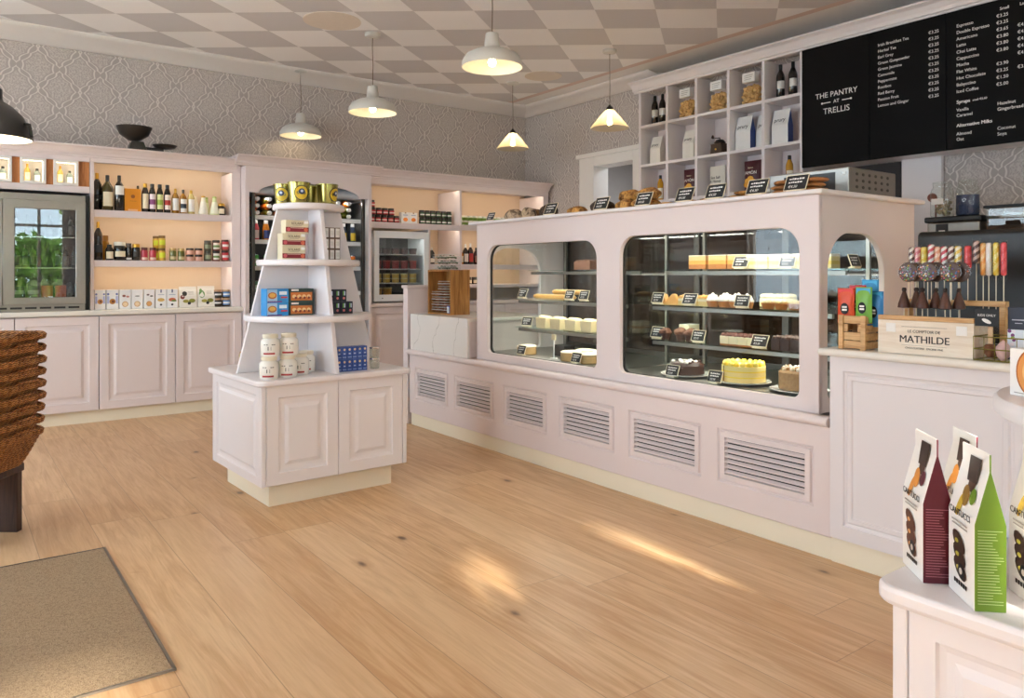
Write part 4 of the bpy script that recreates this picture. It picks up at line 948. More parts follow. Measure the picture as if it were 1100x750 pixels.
# ---- two little bottles in every lit niche
KN1 = Kind(bottle('bottle', .022, .155, C('D9B45A', .15, coat=.5), GOLD, C('EFE4C8', .6), sh=.6)); KN2 = Kind(bottle('bottle', .024, .118, C('8A9A92', .15, coat=.5), C('3A3A3A', .4), C('E8E8E4', .6), sh=.62, nk=.4))
for i, x in enumerate(NX[2:]):
    w_ = ['leftmost', 'middle', 'rightmost'][i]
    KN1.put((x - .035, UF + .07, 2.069), f'golden miniature bottle in the {w_} lit niche', 'bottle', 'bottles in the lit niches'); KN2.put((x + .035, UF + .07, 2.069), f'grey glass miniature bottle in the {w_} lit niche', 'bottle', 'bottles in the lit niches')
# ---- inside the steel cooler
GC = 'bottles in the steel cooler'; F0 = WT + .0865; F1 = WT + .3695; F2 = WT + .6295
KA = Kind(bottle('bottle', .05, .21, C('141210', .25), C('1C1A18', .4), C('3E3C3E', .5), sh=.7, nk=.5, lz=(.15, .6), band=C('9A9AA0')))
KO = Kind(bottle('bottle', .05, .215, C('2A1A12', .25), C('1C1A18', .4), C('B8562C', .5), sh=.7, nk=.5, lz=(.12, .6)))
KS = Kind(bottle('bottle', .027, .19, C('26261E', .2, coat=.4), C('2E2E2C', .4), C('4A4A44', .6), sh=.62))
KA.put((.49, 7.60, F0), 'black bottle with round grey label at left behind the right cooler door', 'bottle', GC); KA.put((.593, 7.60, F0), 'black bottle with round grey label left of two orange ones in the cooler', 'bottle', GC)
KO.put((.693, 7.60, F0), 'left orange-labelled bottle on the floor of the steel cooler', 'bottle', GC); KO.put((.793, 7.60, F0), 'right orange-labelled bottle on the floor of the steel cooler', 'bottle', GC)
for i, x in enumerate((.862, .917)): KS.put((x, 7.6, F0), ['left', 'right'][i] + ' slim dark bottle at the right end of the cooler floor', 'bottle', GC)
for i, x in enumerate((.48, .54, .60, .78, .84, .905)): KS.put((x, 7.66, F1), ORD[i] + ' slim dark bottle on the middle shelf behind the right cooler door', 'bottle', GC)
for i, x in enumerate((.48, .56, .64, .72, .80, .88)): KS.put((x, 7.68, F2), ORD[i] + ' slim dark bottle on the top shelf behind the right cooler door', 'bottle', GC)
# ---- old scale on top of the cornice
sc_ = empty('kitchen_scale', (1.375, 7.50, 2.401)); SB = C('16130F', .3, coat=.3)
MB().prism([(-.075, 0), (.075, 0), (.05, .075), (-.05, .075)], 'y', -.06, .06, SB).box(.04, .22, -.035, .035, 0, .035, SB).build('base', sc_, .008)
MB().lathe([(.02, .0), (.05, .01), (.12, .06), (.148, .128), (.140, .128), (.113, .065), (.045, .02), (0, .016)], SB, 28, (-.02, 0, .078)).build('bowl', sc_)
MB().lathe([(.03, .0), (.085, .012), (.105, .035), (.10, .036), (.08, .018), (0, .01)], SB, 24, (.235, 0, .032)).build('weight_tray', sc_)
tag(sc_, 'black vintage kitchen scale with bowl standing on the left cornice', 'scale')

# ================================================================== chilled drinks in the arched cabinet
GD = 'drinks in the chilled cabinet'
KJ = Kind(bottle('juice_bottle', .033, .20, C('D8701C', .3, coat=.3), WPLAS, C('E9C24A', .6), sh=.6, nk=.55, cap=.14)); KJG = Kind(bottle('juice_bottle', .033, .20, C('5A5A1C', .3, coat=.3), WPLAS, C('8AA03A', .6), sh=.6, nk=.55, cap=.14))
# bottles lying on the top slope, caps to the front
for r_ in range(3):
    for i in range(9):
        x = 2.445 + i * .12; K_ = KJ if (i == 0 or (i + r_) % 4 == 2) else KJG
        K_.put((x, 7.66, 1.8605 + .034 + r_ * .068), f"{ORD[i]} bottle from left, {['lower', 'middle', 'upper'][r_]} row of those lying caps forward in the drinks cabinet", 'bottle', GD, rx=PI / 2)
rows = [('2', 1.621, [('D84A5A', 'E9D8D8', 'pink'), ('E08A1E', '3A4A8A', 'orange'), ('E08A1E', '3A4A8A', 'orange'), ('8AA84A', 'E9E4D8', 'green'), ('8AA84A', 'E9E4D8', 'green'), ('D84A5A', 'E9D8D8', 'pink'), ('D84A5A', 'E9D8D8', 'pink'), ('E08A1E', 'E9D8A8', 'orange'), ('26344A', 'E8C83A', 'blue and yellow'), ('26344A', 'E8C83A', 'blue and yellow'), ('26344A', 'E8C83A', 'blue and yellow')]),
        ('3', 1.361, [('3E9A3A', 'D8E8D0', 'green'), ('3E9A3A', 'C02A2A', 'green'), ('2E4A8A', 'E6E8F0', 'blue'), ('2E4A8A', 'E6E8F0', 'blue'), ('A82A2A', 'E8E0D8', 'red'), ('A82A2A', 'E8E0D8', 'red'), ('3E9A3A', 'D8E8D0', 'green'), ('3E9A3A', 'D8E8D0', 'green'), ('E0782A', 'E8E0A8', 'orange'), ('E0782A', '5A8A3A', 'orange')]),
        ('4', 1.101, [('5A8A72', 'B8D0C4', 'pale green')] * 9), ('5', .781, [('4A7A66', 'A8C4B8', 'sea green')] * 9)]
for rn_, z, L in rows:
    for i, (c1, c2, nm_) in enumerate(L):
        x = 2.455 + i * (1.03 / (len(L) - 1))
        wh = {'2': 'second', '3': 'third', '4': 'fourth', '5': 'lowest'}[rn_]
        if rn_ == '2': fn = bottle('juice_bottle', .034, .205, C(c1, .3, coat=.3), WPLAS, C(c2, .6), sh=.6, nk=.55, cap=.14)
        else: fn = None
        if fn is None:
            def can(c1=c1, c2=c2):
                o = MB().lathe([(.026, 0), (.032, .008), (.032, .112), (.026, .122)], C(c1, .3, coat=.3), 18).build('drinks_can'); MB().lathe([(.027, .1221), (.027, .125), (.024, .1245)], CHROME, 18).build('lid', o); MB().lathe([(.0326, .04), (.0326, .085)], C(c2, .5), 18, cap=False).build('label', o); return o
            fn = can
        key = (rn_ == '2', c1, c2)
        if key not in _M: _M[key] = Kind(fn)
        _M[key].put((x, TF + .16, z), f'{nm_} drink, {ORD[i]} from the left on the {wh} shelf of the chilled cabinet', 'bottle' if rn_ == '2' else 'can', GD)

# ================================================================== right back unit goods
GR_ = 'jars on the back right shelf'; ZR = 1.856
KRB = Kind(jar('jar', .036, .080, C('24100E', .3, coat=.4), C('1A1414', .4), C('B82A34', .6), band=C('E6D8D0'), lz=(.14, .66)))
KRD = Kind(jar('jar', .034, .080, C('20160F', .3, coat=.4), C('1A1A16', .4), C('3A5A34', .6), band=C('E0DCD4'), lz=(.14, .66)))
for i, x in enumerate((3.715, 3.79, 3.866, 3.942, 4.018)): KRB.put((x, 7.58, ZR), ORD[i] + ' red-labelled black jar from the left in the bottom row over the white fridge', 'jar', GR_)
for i, x in enumerate((3.73, 3.806, 3.882, 3.958)): KRB.put((x, 7.585, ZR + .0805), ORD[i] + ' red-labelled black jar from the left in the upper row over the white fridge', 'jar', GR_)
KRB.put((3.722, 7.585, ZR + .161), 'single red-labelled black jar topping the stack beside the drinks cabinet', 'jar', GR_)
def art_heart(mb, w, h):
    disc_on(mb, 0, h * .36, w * .3, C('E0802A'), -.0009, sz=.75); plate(mb, -w * .3, w * .3, h * .72, h * .8, C('A8B4CC')); plate(mb, -.008, .008, h * .9, h * 1.0, C('8A5A2A'))
KH = Kind(carton('pasta_box', .098, .06, .125, C('EFEDEA', .5), art_heart))
KH.put((4.125, 7.56, ZR), 'left white box with orange heart shape over the white fridge', 'box', GR_); KH.put((4.226, 7.56, ZR), 'right white box with orange heart shape over the white fridge', 'box', GR_)
for i, x in enumerate((4.345, 4.417, 4.489, 4.561, 4.633, 4.705)):
    KRD.put((x, 7.58, ZR), ORD[i] + ' green-labelled dark jar from the left in the bottom row right of the white boxes', 'jar', GR_); KRD.put((x, 7.585, ZR + .0805), ORD[i] + ' green-labelled dark jar from the left in the upper row right of the white boxes', 'jar', GR_)
KGW = Kind(jar('jar', .030, .058, C('8AA84A', .3, coat=.4), C('F0EEE6', .4), C('6A8A34', .6), lidh=.35, lz=(.1, .5)))
for i in range(11):
    for r_ in (0, 1): KGW.put((4.865 + i * .068, 7.58, 1.866 + r_ * .0585), f"{ORD[i]} small green jar from the left, {['lower', 'upper'][r_]} row, top shelf of corner bay", 'jar', 'small green jars')
Kind(bottle('bottle', .033, .19, BG, C('D8D4CA', .4), WHITEL, lz=(.1, .35))).put((4.475, 7.58, 1.406), 'dark bottle with white label beside the small white fridge', 'bottle')
for i, (x, c1, c2, h_) in enumerate(((4.865, 'C87A2A', 'E8D8C0', .19), (4.935, '2A1A14', 'E8E0D8', .24), (5.005, '2A1614', 'B8322E', .25), (5.085, '3A1A1A', '8A5A4A', .2))):
    Kind(bottle('bottle', .034, h_, C(c1, .25, coat=.4), WPLAS if i in (1, 2) else C('2E2420', .4), C(c2, .6), sh=.6)).put((x, 7.58, 1.406), ORD[i] + ' sauce bottle from the left on the lower lit shelf of the corner bay', 'bottle', 'sauce bottles')
KLJ = Kind(jar('jar', .04, .085, C('2A1C16', .3, coat=.4), C('3A342C', .4), C('C9BBA0', .6), lz=(.15, .6)))
for i, x in enumerate((4.9, 4.99, 5.08, 5.17, 5.26)): KLJ.put((x, 7.6, 1.171), ORD[i] + ' dark jar from the left on the lowest shelf of the corner bay', 'jar', 'dark jars in the corner')
# tubs in the small fridge
GT = 'tubs in the small white fridge'
def tub(c1, c2, r=.043, h=.06): 
    def f():
        o = MB().lathe([(r * .86, 0), (r, h * .9)], C(c1, .4), 18).build('tub'); MB().lathe([(r * 1.05, h * .88), (r * 1.05, h), (r * .98, h + .003)], C(c2, .4), 18).build('lid', o); return o
    return f
KT = {n: Kind(tub(a, b, *q)) for n, a, b, q in (('dark', '4A3834', '2E2C30', (.045, .065)), ('red', 'A83A3A', 'C86A62', (.043, .088)), ('yellow', 'E2BC5A', 'EFE2B0', (.043, .048)), ('orange', 'D89A3A', 'E8C88A', (.05, .10)))}
fx = [3.80 + i * .11 for i in range(5)]
for i, x in enumerate(fx):
    KT['dark'].put((x, 7.60, .981 + .5305), ORD[i] + ' dark tub from the left on the top shelf of the small fridge', 'tub', GT); KT['red'].put((x, 7.60, .981 + .3705), ORD[i] + ' red tub from the left on the second shelf of the small fridge', 'tub', GT)
    for r_ in (0, 1): KT['yellow'].put((x, 7.60, .981 + .2155 + r_ * .0515), f"{ORD[i]} yellow tub from the left, {['lower', 'upper'][r_]} layer, third shelf of the small fridge", 'tub', GT)
for i, x in enumerate((3.80, 3.92)): KT['orange'].put((x, 7.60, .981 + .0605), ['left', 'right'][i] + ' orange tub on the floor of the small fridge', 'tub', GT)
# ================================================================== goods on the island
IC = Vector((1.817, 4.573))
def isl_put(K_, x, y, z, label, cat, group=None, rz=0., **k): return K_.put((x, y, z), label, cat, group, IRZ + rz, **k)
TBL, TS1, TS2, TS3 = .7155, 1.0505, 1.3825, 1.7225
def mk_pot():
    r, h = .0535, .125; CER = C('ECE8DF', .25, coat=.3)
    o = MB().lathe([(r * .93, 0), (r, .008), (r, .072), (r * .95, .088), (r * .74, .098), (r * .7, .102)], CER, 26, sharp=50).build('ceramic_pot')
    MB().lathe([(r * .76, .101), (r * .8, .104), (r * .8, .118), (r * .74, .122)], C('E3D9C2', .5), 24).build('lid', o)
    mb = MB(); rr = r + .0007
    def patch(a0, a1, z0, z1, m, n=6):
        P = [(-PI / 2 + a0 + (a1 - a0) * i / n) for i in range(n + 1)]
        for i in range(n): mb.quad([(rr * math.cos(P[i]), rr * math.sin(P[i]), z0), (rr * math.cos(P[i + 1]), rr * math.sin(P[i + 1]), z0), (rr * math.cos(P[i + 1]), rr * math.sin(P[i + 1]), z1), (rr * math.cos(P[i]), rr * math.sin(P[i]), z1)], m)
    patch(-.75, .45, .012, .022, C('A83232', .5)); 
    for q in (-.7, -.45, .1, .3): patch(q, q + .17, .064, .068, TXTB, 2)
    patch(-.28, -.2, .035, .055, TXTB, 1); patch(.02, .06, .035, .055, TXTB, 1); mb.build('label', o); return o
KPOT = Kind(mk_pot); gp = 'white pots on the island'
for (x, y, z, l) in ((1.445, 4.217, 0, 'front left white pot in the bottom layer on the island base, carrying another'), (1.556, 4.232, 0, 'front white pot second from left in the bottom layer on the island base'), (1.653, 4.302, 0, 'white pot third from left, partly hidden, bottom layer on the island base'), (1.733, 4.405, 0, 'rearmost white pot beside the upright divider, bottom layer on the island base'), (1.459, 4.238, .1225, 'left white pot of the two stacked on top on the island base'), (1.568, 4.247, .1225, 'right white pot of the two stacked on top on the island base')):
    isl_put(KPOT, x, y, TBL + z, l, 'jar', gp, rz=-.35)
def art_blue(mb, w, h):
    plate(mb, -w * .38, w * .38, h * .12, h * .2, C('8AA0D0')); disc_on(mb, 0, h * .78, w * .22, C('E3C79A'), -.0009); plate(mb, -w * .2, w * .2, h * .4, h * .5, C('B9C6E4'))
KBL = Kind(carton('blue_pack', .0315, .06, .073, C('2F4F98', .45), art_blue))
for r_ in (0, 1):
    for i in range(6): isl_put(KBL, 1.868 + i * .0335, 4.232 + i * .0013, TBL + r_ * .0735, f"{ORD[i]} small blue pack from the left, {['bottom', 'top'][r_]} row, on the island base", 'box', 'small blue packs')
def mk_glass():
    o = MB().lathe([(.026, 0), (.03, .003), (.033, .058), (.031, .058), (.028, .005), (0, .004)], JGLASS, 20).build('glass_jar'); MB().lathe([(.0325, .0582), (.0335, .06), (.0335, .066), (.03, .067)], CHROME, 20).build('lid', o); return o
KGL = Kind(mk_glass)
for r_ in (0, 1): isl_put(KGL, 2.112, 4.265, TBL + r_ * .0672, ['lower', 'upper'][r_] + ' small clear glass jar right of the blue packs on the island', 'jar', 'glass jars on the island')
KTIN = Kind(bottle('tin', .032, .11, C('A8983A', .3, .6), GOLD, C('7A2A2A', .5), sh=.8, nk=.8, cap=.1, lz=(.05, .35)))
isl_put(KTIN, 1.50, 4.80, TBL, 'gold and green tin behind the left divider on the island base', 'tin')
isl_put(KTIN, 1.46, 4.70, TBL + .0, 'gold and green tin half hidden at the left edge of the island base', 'tin')
def art_bl2(mb, w, h):
    plate(mb, -w * .47, -w * .02, h * .06, h * .95, C('A9CDEA')); disc_on(mb, -w * .24, h * .5, w * .2, C('B96A3A'), -.0009, sz=.75); disc_on(mb, -w * .24, h * .52, w * .14, C('E2B45A'), -.0012, sz=.7)
    plate(mb, .02, w * .45, h * .3, h * .42, C('D8404A')); plate(mb, .01, w * .42, h * .55, h * .8, C('E8F0F8')); plate(mb, -w * .45, w * .2, h * .0, h * .1, C('6A3A8A'))
def art_dk(mb, w, h):
    plate(mb, -w * .44, w * .44, h * .1, h * .72, C('C9722E')); 
    for i in range(4): disc_on(mb, -w * .3 + i * w * .2, h * .42, w * .085, C('E8C48A'), -.0009, sz=.8); disc_on(mb, -w * .24 + i * w * .18, h * .3, w * .05, C('7A2E1A'), -.0012)
    plate(mb, -w * .42, -w * .12, h * .82, h * .96, C('EDE8DE'))
KBX = Kind(carton('blue_carton', .133, .09, .079, C('2E8FD0', .45), art_bl2)); KDX = Kind(carton('dark_carton', .152, .09, .079, C('1E3A34', .45), art_dk))
for r_ in (0, 1):
    isl_put(KBX, 1.565, 4.42, TS1 + r_ * .0795, ['lower', 'upper'][r_] + ' light blue pizza-pictured carton on the wide island shelf', 'box', 'cartons on the island'); isl_put(KDX, 1.712, 4.425, TS1 + r_ * .0795, ['lower', 'upper'][r_] + ' dark green carton with orange food picture on the wide island shelf', 'box', 'cartons on the island')
def art_h(mb, w, h):
    plate(mb, -w * .1, w * .06, h * .5, h * .85, C('7AC24A')); plate(mb, w * .1, w * .3, h * .5, h * .85, C('C9D4E8')); disc_on(mb, w * .05, h * .27, w * .2, C('E07A7A'), -.0009)
KHX = Kind(carton('dark_pack', .040, .07, .075, C('16182A', .45), art_h))
for r_, n in ((0, 4), (1, 3)):
    for i in range(n): isl_put(KHX, 1.895 + i * .042, 4.42, TS1 + r_ * .0755, f"{ORD[i]} dark navy pack from the left, {['bottom', 'top'][r_]} row, wide island shelf", 'box', 'dark navy packs')
def art_tea(mb, w, h):
    plate(mb, -w * .5, w * .5, h * .1, h * .46, C('8A1E2C')); disc_on(mb, -w * .38, h * .28, w * .08, C('D8606A'), -.0009); disc_on(mb, w * .38, h * .28, w * .09, C('D86A4A'), -.0009); plate(mb, -w * .3, w * .28, h * .38, h * .42, C('E8C9B8'), -.0009); plate(mb, w * .3, w * .48, h * .74, h * .95, C('F6F6F4'), -.0009)
    plate(mb, -w * .2, w * .2, h * .58, h * .61, C('A89A80'), -.0009)
def mk_tea():
    o = carton('tea_box', .143, .075, .078, C('DDD2B4', .5), art_tea)(); text('lettering', 'SOLARIS', .02, TXTB, o, FM(0, -.0009, .052), align='CENTER', ex=.0002); MB().box(.0716, .0722, .001, .074, .001, .077, C('A03A3E')).build('end_flap', o); return o
KTEA = Kind(mk_tea)
isl_put(KTEA, 1.664, 4.42, TS2, 'bottom cream and red tea box of the stack of three', 'box', 'cream and red tea boxes'); isl_put(KTEA, 1.664, 4.42, TS2 + .0785, 'middle cream and red tea box of the stack of three', 'box', 'cream and red tea boxes'); isl_put(KTEA, 1.686, 4.425, TS2 + .157, 'top cream and red tea box of the stack of three', 'box', 'cream and red tea boxes')
def art_w(mb, w, h): plate(mb, -w * .4, w * .4, h * .08, h * .92, C('E9E7E4')); plate(mb, -w * .3, w * .3, h * .3, h * .7, C('DADAD6'), -.0009)
KWP = Kind(carton('white_pack', .034, .06, .066, C('6A5242', .5), art_w))
for r_ in range(3):
    for i in range(3): isl_put(KWP, 1.868 + i * .036, 4.42, TS2 + r_ * .0665, f"{ORD[i]} white-fronted pack from the left, {['bottom', 'middle', 'top'][r_]} row, middle island shelf", 'box', 'white packs on the island')
def mk_bucket():
    BR = C('A8A15E', .22, 1.); 
    o = MB().lathe([(.052, 0), (.053, .004), (.066, .122), (.069, .124), (.069, .128), (.064, .128), (.051, .008), (0, .007)], BR, 30, sharp=50).build('metal_bucket')
    mb = MB()
    def rad(z): return .0537 + (.0665 - .0537) * z / .122 + .0008
    def dsk(cz, r, m, lift, n=22):
        vs = []
        for i in range(n):
            a = 2 * PI * i / n; z = cz + r * math.sin(a); an = -PI / 2 + r * math.cos(a) / .06; R_ = rad(z) + lift
            vs.append(mb.bm.verts.new((R_ * math.cos(an), R_ * math.sin(an), z)))
        c = mb.bm.verts.new((0, -(rad(cz) + lift), cz))
        for i in range(n): mb.face([vs[i], vs[(i + 1) % n], c], m)
    dsk(.062, .045, C('26242E', .4), 0); dsk(.062, .040, C('D8B82A', .4), .0008); dsk(.07, .018, C('2A3A5A', .4), .0016); dsk(.072, .008, C('C9D4E4', .4), .0024); mb.build('badge', o)
    MB().tube([(-.0705, 0, .118), (-.075, 0, .10), (-.06, -.045, .085)], .0018, CHROME, 6).build('handle', o) if False else None
    return o
KBU = Kind(mk_bucket); gb_ = 'brassy buckets on the island top'
for x, y, a, l in ((1.722, 4.495, -.12, 'front left brassy bucket with round yellow badge on the island top'), (1.905, 4.50, .55, 'front right brassy bucket with its badge turned right on the island top'), (1.69, 4.655, -.7, 'rear left brassy bucket on the island top'), (1.862, 4.67, 2.4, 'rear right brassy bucket between the two front ones on the island top')):
    isl_put(KBU, x, y, TS3, l, 'bucket', gb_, rz=a)

# ================================================================== cakes and pastries in the display case
RZ = -PI / 2
SPONGE = C('E8CE8A', .8, bump=.3, var=.1); CRMC = C('F2E6C4', .6); CREAMW = C('F4EEE2', .6); CHOC = C('3A211A', .5, bump=.3, var=.2); PASTRY = C('D9A35A', .6, bump=.4, var=.2); PASTD = C('A86A32', .6, bump=.4, var=.2); LEMON = C('EBCB3E', .5, var=.12); NUTTY = C('A8845C', .8, bump=.6, var=.35, scale=60); BROWNC = C('6A4634', .8, bump=.5, var=.3, scale=40); ORNG = C('DE9A48', .6)
def slab(name, w, d, h, layers, topm, lumps=None, seed=0):
    def f():
        mb = MB(); z = 0
        for m_, t in layers: mb.box(-w / 2, w / 2, -d / 2, d / 2, z, z + t * h, m_); z += t * h
        o = mb.build(name, None, .002); m2 = MB(); rn = random.Random(seed)
        if lumps:
            nx, ny = lumps
            for i in range(nx):
                for j in range(ny): m2.blob((-w / 2 + (i + .5) * w / nx, -d / 2 + (j + .5) * d / ny, z + .001), (w / nx * .52, d / ny * .52, .012 + .005 * rn.random()), topm, seed + i * 7 + j, .15, 2, -.2)
            m2.build('topping', o)
        else:
            m2.box(-w / 2, w / 2, -d / 2, d / 2, z + .0002, z + .004, topm); m2.build('topping', o, .0015)
        return o
    return f
def tag_card(w=.095, h=.062, tilt=.45, frame=True, price='€3.50'):
    def f():
        r = empty('price_card'); c, s_ = math.cos(tilt), math.sin(tilt)
        T = Matrix.Translation((0, 0, .012)) @ Matrix.Rotation(-tilt, 4, 'X')
        mb = MB(); mb.box(-w / 2, w / 2, 0, .003, 0, h, BLACKP); b = mb.build('card', r); b.matrix_basis = T
        mb = MB(); rn = random.Random(hash((w, tilt)) & 255)
        for k in range(2):
            x = -w * .36; z = h * (.70 - .23 * k)
            while x < w * (.30 - .12 * k):
                l = rn.uniform(.05, .12) * w; mb.box(x, x + l, -.0004, 0, z + rn.uniform(-.01, .01) * h, z + h * .085 + rn.uniform(0, .05) * h, TXTW); x += l + w * .028
        b = mb.build('handwriting', r); b.matrix_basis = T
        text('price', price, h * .26, TXTW, r, T @ FM(-w * .34, -.0004, h * .14), ex=.0002, shear=.2)
        if frame:
            mb = MB(); t = .003
            for x0, x1, z0, z1 in ((-w / 2 - t, w / 2 + t, h, h + t), (-w / 2 - t, -w / 2, 0, h), (w / 2, w / 2 + t, 0, h), (-w / 2 - t, w / 2 + t, -t, 0)): mb.box(x0, x1, -.0005, .0035, z0, z1, CREAML)
            b = mb.build('rim', r); b.matrix_basis = T
        MB().prism([(-.006, 0), (.03, 0), (.03, .004), (.012, .012), (-.006, .012)], 'x', -w * .36, w * .36, CREAML).build('wooden_foot', r, .001)
        return r
    return f
KC1, KC2 = Kind(tag_card(.095, .062)), Kind(tag_card(.088, .060, .35, True, '€2.95'))
gcard = 'price cards in the display case'
def card(x, y, z, l, K_=KC1, rz=0.): K_.put((x, y, z), l, 'price card', gcard, RZ + rz)
SA = dict(s1=1.3255, s2=1.1125, s3=.9025, fl=.7035)
# left window
mbk = Kind(slab('loaf_slices', .17, .12, .06, [(BROWNC, 1)], BROWNC, (4, 2), 3)); mbk.put((3.74, 4.12, SA['s1']), 'brown seeded loaf slices on the top glass shelf, left window', 'cake', None, RZ)
Kind(slab('oat_bars', .17, .12, .055, [(PASTD, .7), (NUTTY, .3)], NUTTY, (4, 2), 5)).put((3.74, 3.88, SA['s1']), 'oat bars on the top glass shelf at right of the left window', 'cake', None, RZ)
def mk_eclair(): return MB().blob((0, 0, .016), (.02, .062, .017), PASTRY, 4, .08, 2, -.9).build('sausage_roll')
KE = Kind(lambda: (lambda o: (MB().blob((0, 0, .028), (.014, .05, .007), C('E8C27A', .5), 9, .1, 2).build('glaze', o), o)[1])(mk_eclair()))
for i in range(9): KE.put((3.56, 4.47 - i * .046, SA['s2']), ORD[i] + ' long glazed pastry from the left, front row, middle shelf of the left window', 'pastry', 'long glazed pastries', RZ + PI / 2)
for i in range(7): KE.put((3.57, 4.26 - i * .046, SA['s2'] + .036), ORD[i] + ' long glazed pastry from the left, upper row, middle shelf of the left window', 'pastry', 'long glazed pastries', RZ + PI / 2)
card(3.475, 4.57, SA['s2'], 'price card at the left end of the middle shelf, left window'); card(3.475, 4.03, SA['s2'], 'left of two price cards at the right end of the middle shelf, left window', KC2); card(3.475, 3.88, SA['s2'], 'right of two price cards at the right end of the middle shelf, left window', KC2)
def mk_cup():
    o = MB().prism([(-.05, 0), (.05, 0), (.058, .075), (-.058, .075)], 'y', -.045, .045, C('EAD9B0', .6)).build('paper_cake_case', None, .004); MB().blob((0, 0, .074), (.053, .043, .016), C('E3CFA0', .7), 2, .15, 2, -.1).build('cake_top', o); return o
KCU = Kind(mk_cup)
for i in range(5): KCU.put((3.52, 4.34 - i * .162 + .0, SA['s3']), ORD[i] + ' square cream cake case from the left on the lower shelf, left window', 'cake', 'square cream cake cases', RZ)
card(3.475, 4.51, SA['s3'], 'price card leaning at the left end of the lower shelf, left window', KC2, .3)
def mk_pie():
    o = MB().lathe([(.068, 0), (.072, .005), (.072, .05), (.066, .055)], C('C9A26A', .7), 30).build('round_box_cake'); MB().lathe([(.071, .055), (.074, .06), (.06, .068), (0, .072)], C('E9DCC8', .8, bump=.3), 30).build('icing', o); return o
KPI = Kind(mk_pie)
for x, y, z, l in ((3.45, 4.47, 0, 'round iced cake at the left of the case floor, left window'), (3.43, 3.95, 0, 'round iced cake at front right of the case floor, left window'), (3.585, 3.80, .0, 'round iced cake behind at the right of the case floor, left window'), (3.585, 3.97, .0, 'round iced cake in the rear right of the case floor, left window'), (3.43, 3.77, 0, 'round iced cake at the far right of the case floor, left window')):
    KPI.put((x, y, SA['fl']), l, 'cake', 'round iced cakes', RZ)
card(3.36, 4.43, SA['fl'] + .0, 'price card before the round iced cake at left on the case floor', KC2); card(3.335, 3.80, SA['fl'], 'price card before the round iced cakes at right on the case floor', KC2)
st = empty('card_stand', (3.42, 4.12, SA['fl'])); MB().lathe([(.028, 0), (.028, .004), (.004, .006), (.004, .13)], WPLAS, 16).build('post', st); MB().box(-.005, .005, -.02, .02, .13, .17, CREAML).build('card', st); tag(st, 'thin white stand with small card on the case floor, left window', 'card stand')
Kind(slab('dark_box_cake', .12, .1, .075, [(BLACK, 1)], BLACK)).put((3.6, 4.22, SA['fl']), 'dark tray with white labels in the rear of the left window', 'box', None, RZ)
# right window
KSL = Kind(slab('lemon_slab', .135, .085, .075, [(C('EBDDA8', .7), .3), (C('E8D27A', .6), .25), (C('EBDDA8', .7), .3), (CREAMW, .15)], CREAMW))
gl_ = 'cream layered slabs'
for i, y in enumerate((2.60, 2.455, 2.31)):
    KSL.put((3.66, y, SA['s1']), ['left', 'middle', 'right'][i] + ' cream layered slab in the front row, top shelf, right window', 'cake', gl_, RZ); KSL.put((3.76, y - .03, SA['s1']), ['left', 'middle', 'right'][i] + ' cream layered slab in the rear row, top shelf, right window', 'cake', gl_, RZ)
KSB = Kind(slab('ginger_slab', .13, .08, .08, [(PASTD, .35), (ORNG, .3), (C('D8B07A', .7), .35)], CREAMW))
for i, y in enumerate((2.78, 2.92, 3.07)): KSB.put((3.72, y, SA['s1']), ORD[i] + ' brown and orange slab from the right, left half of top shelf, right window', 'cake', 'brown slabs', RZ)
card(3.60, 2.70, SA['s1'], 'price card before the cream slabs on the top shelf, right window'); card(3.60, 2.40, SA['s1'], 'price card at the right end of the top shelf, right window', KC2)
def mk_tri(): 
    o = MB().prism([(-.055, 0), (.055, 0), (.02, .062), (0, .066)], 'y', -.022, .022, PASTRY).build('triangle_pastry', None, .008, 3); return o
KTR = Kind(mk_tri)
for i, y in enumerate((3.18, 3.10)): KTR.put((3.52, y + .02, SA['s2']), ['left', 'right'][i] + ' triangular flaky pastry on the middle shelf, right window', 'pastry', 'flaky pastries', RZ + .4 * i)
KSQ = Kind(slab('almond_slice', .065, .085, .045, [(SPONGE, .55), (CRMC, .3), (SPONGE, .15)], C('D9A24E', .6), (3, 3), 8))
for i, y in enumerate((3.02, 2.945, 2.87)): KSQ.put((3.53, y, SA['s2']), ORD[i] + ' almond topped slice from the left on the middle shelf, right window', 'cake', 'almond slices', RZ)
def mk_mer():
    o = MB().lathe([(.027, 0), (.036, .03), (.034, .031)], PASTD, 20).build('meringue_tart'); m = MB(); rn = random.Random(2)
    m.lathe([(.034, .0312), (.036, .04), (.02, .058), (.006, .075), (0, .08)], CREAMW, 18)
    for k in range(7):
        a = k * .9; m.lathe([(.012, 0), (.009, .01), (0, .026)], CREAMW, 8, (.021 * math.cos(a), .021 * math.sin(a), .042))
    m.build('meringue', o); return o
KME = Kind(mk_mer)
for i, y in enumerate((2.805, 2.728, 2.651, 2.574)): KME.put((3.50, y, SA['s2']), ORD[i] + ' white meringue tart from the left on the middle shelf, right window', 'cake', 'meringue tarts', RZ)
for i, y in enumerate((2.77, 2.69)): KME.put((3.58, y, SA['s2']), ['left', 'right'][i] + ' white meringue tart in the rear row of the middle shelf', 'cake', 'meringue tarts', RZ)
def mk_fru():
    o = MB().lathe([(.027, 0), (.037, .03), (.034, .031)], PASTD, 20).build('fruit_tart'); m = MB()
    for k in range(7):
        a = k * .898; q = .021 if k else 0; m.blob((q * math.cos(a), q * math.sin(a), .038), (.014, .014, .012), C('EFD98A', .5, var=.15), k, .12, 1)
    m.build('fruit_topping', o); return o
KFR = Kind(mk_fru)
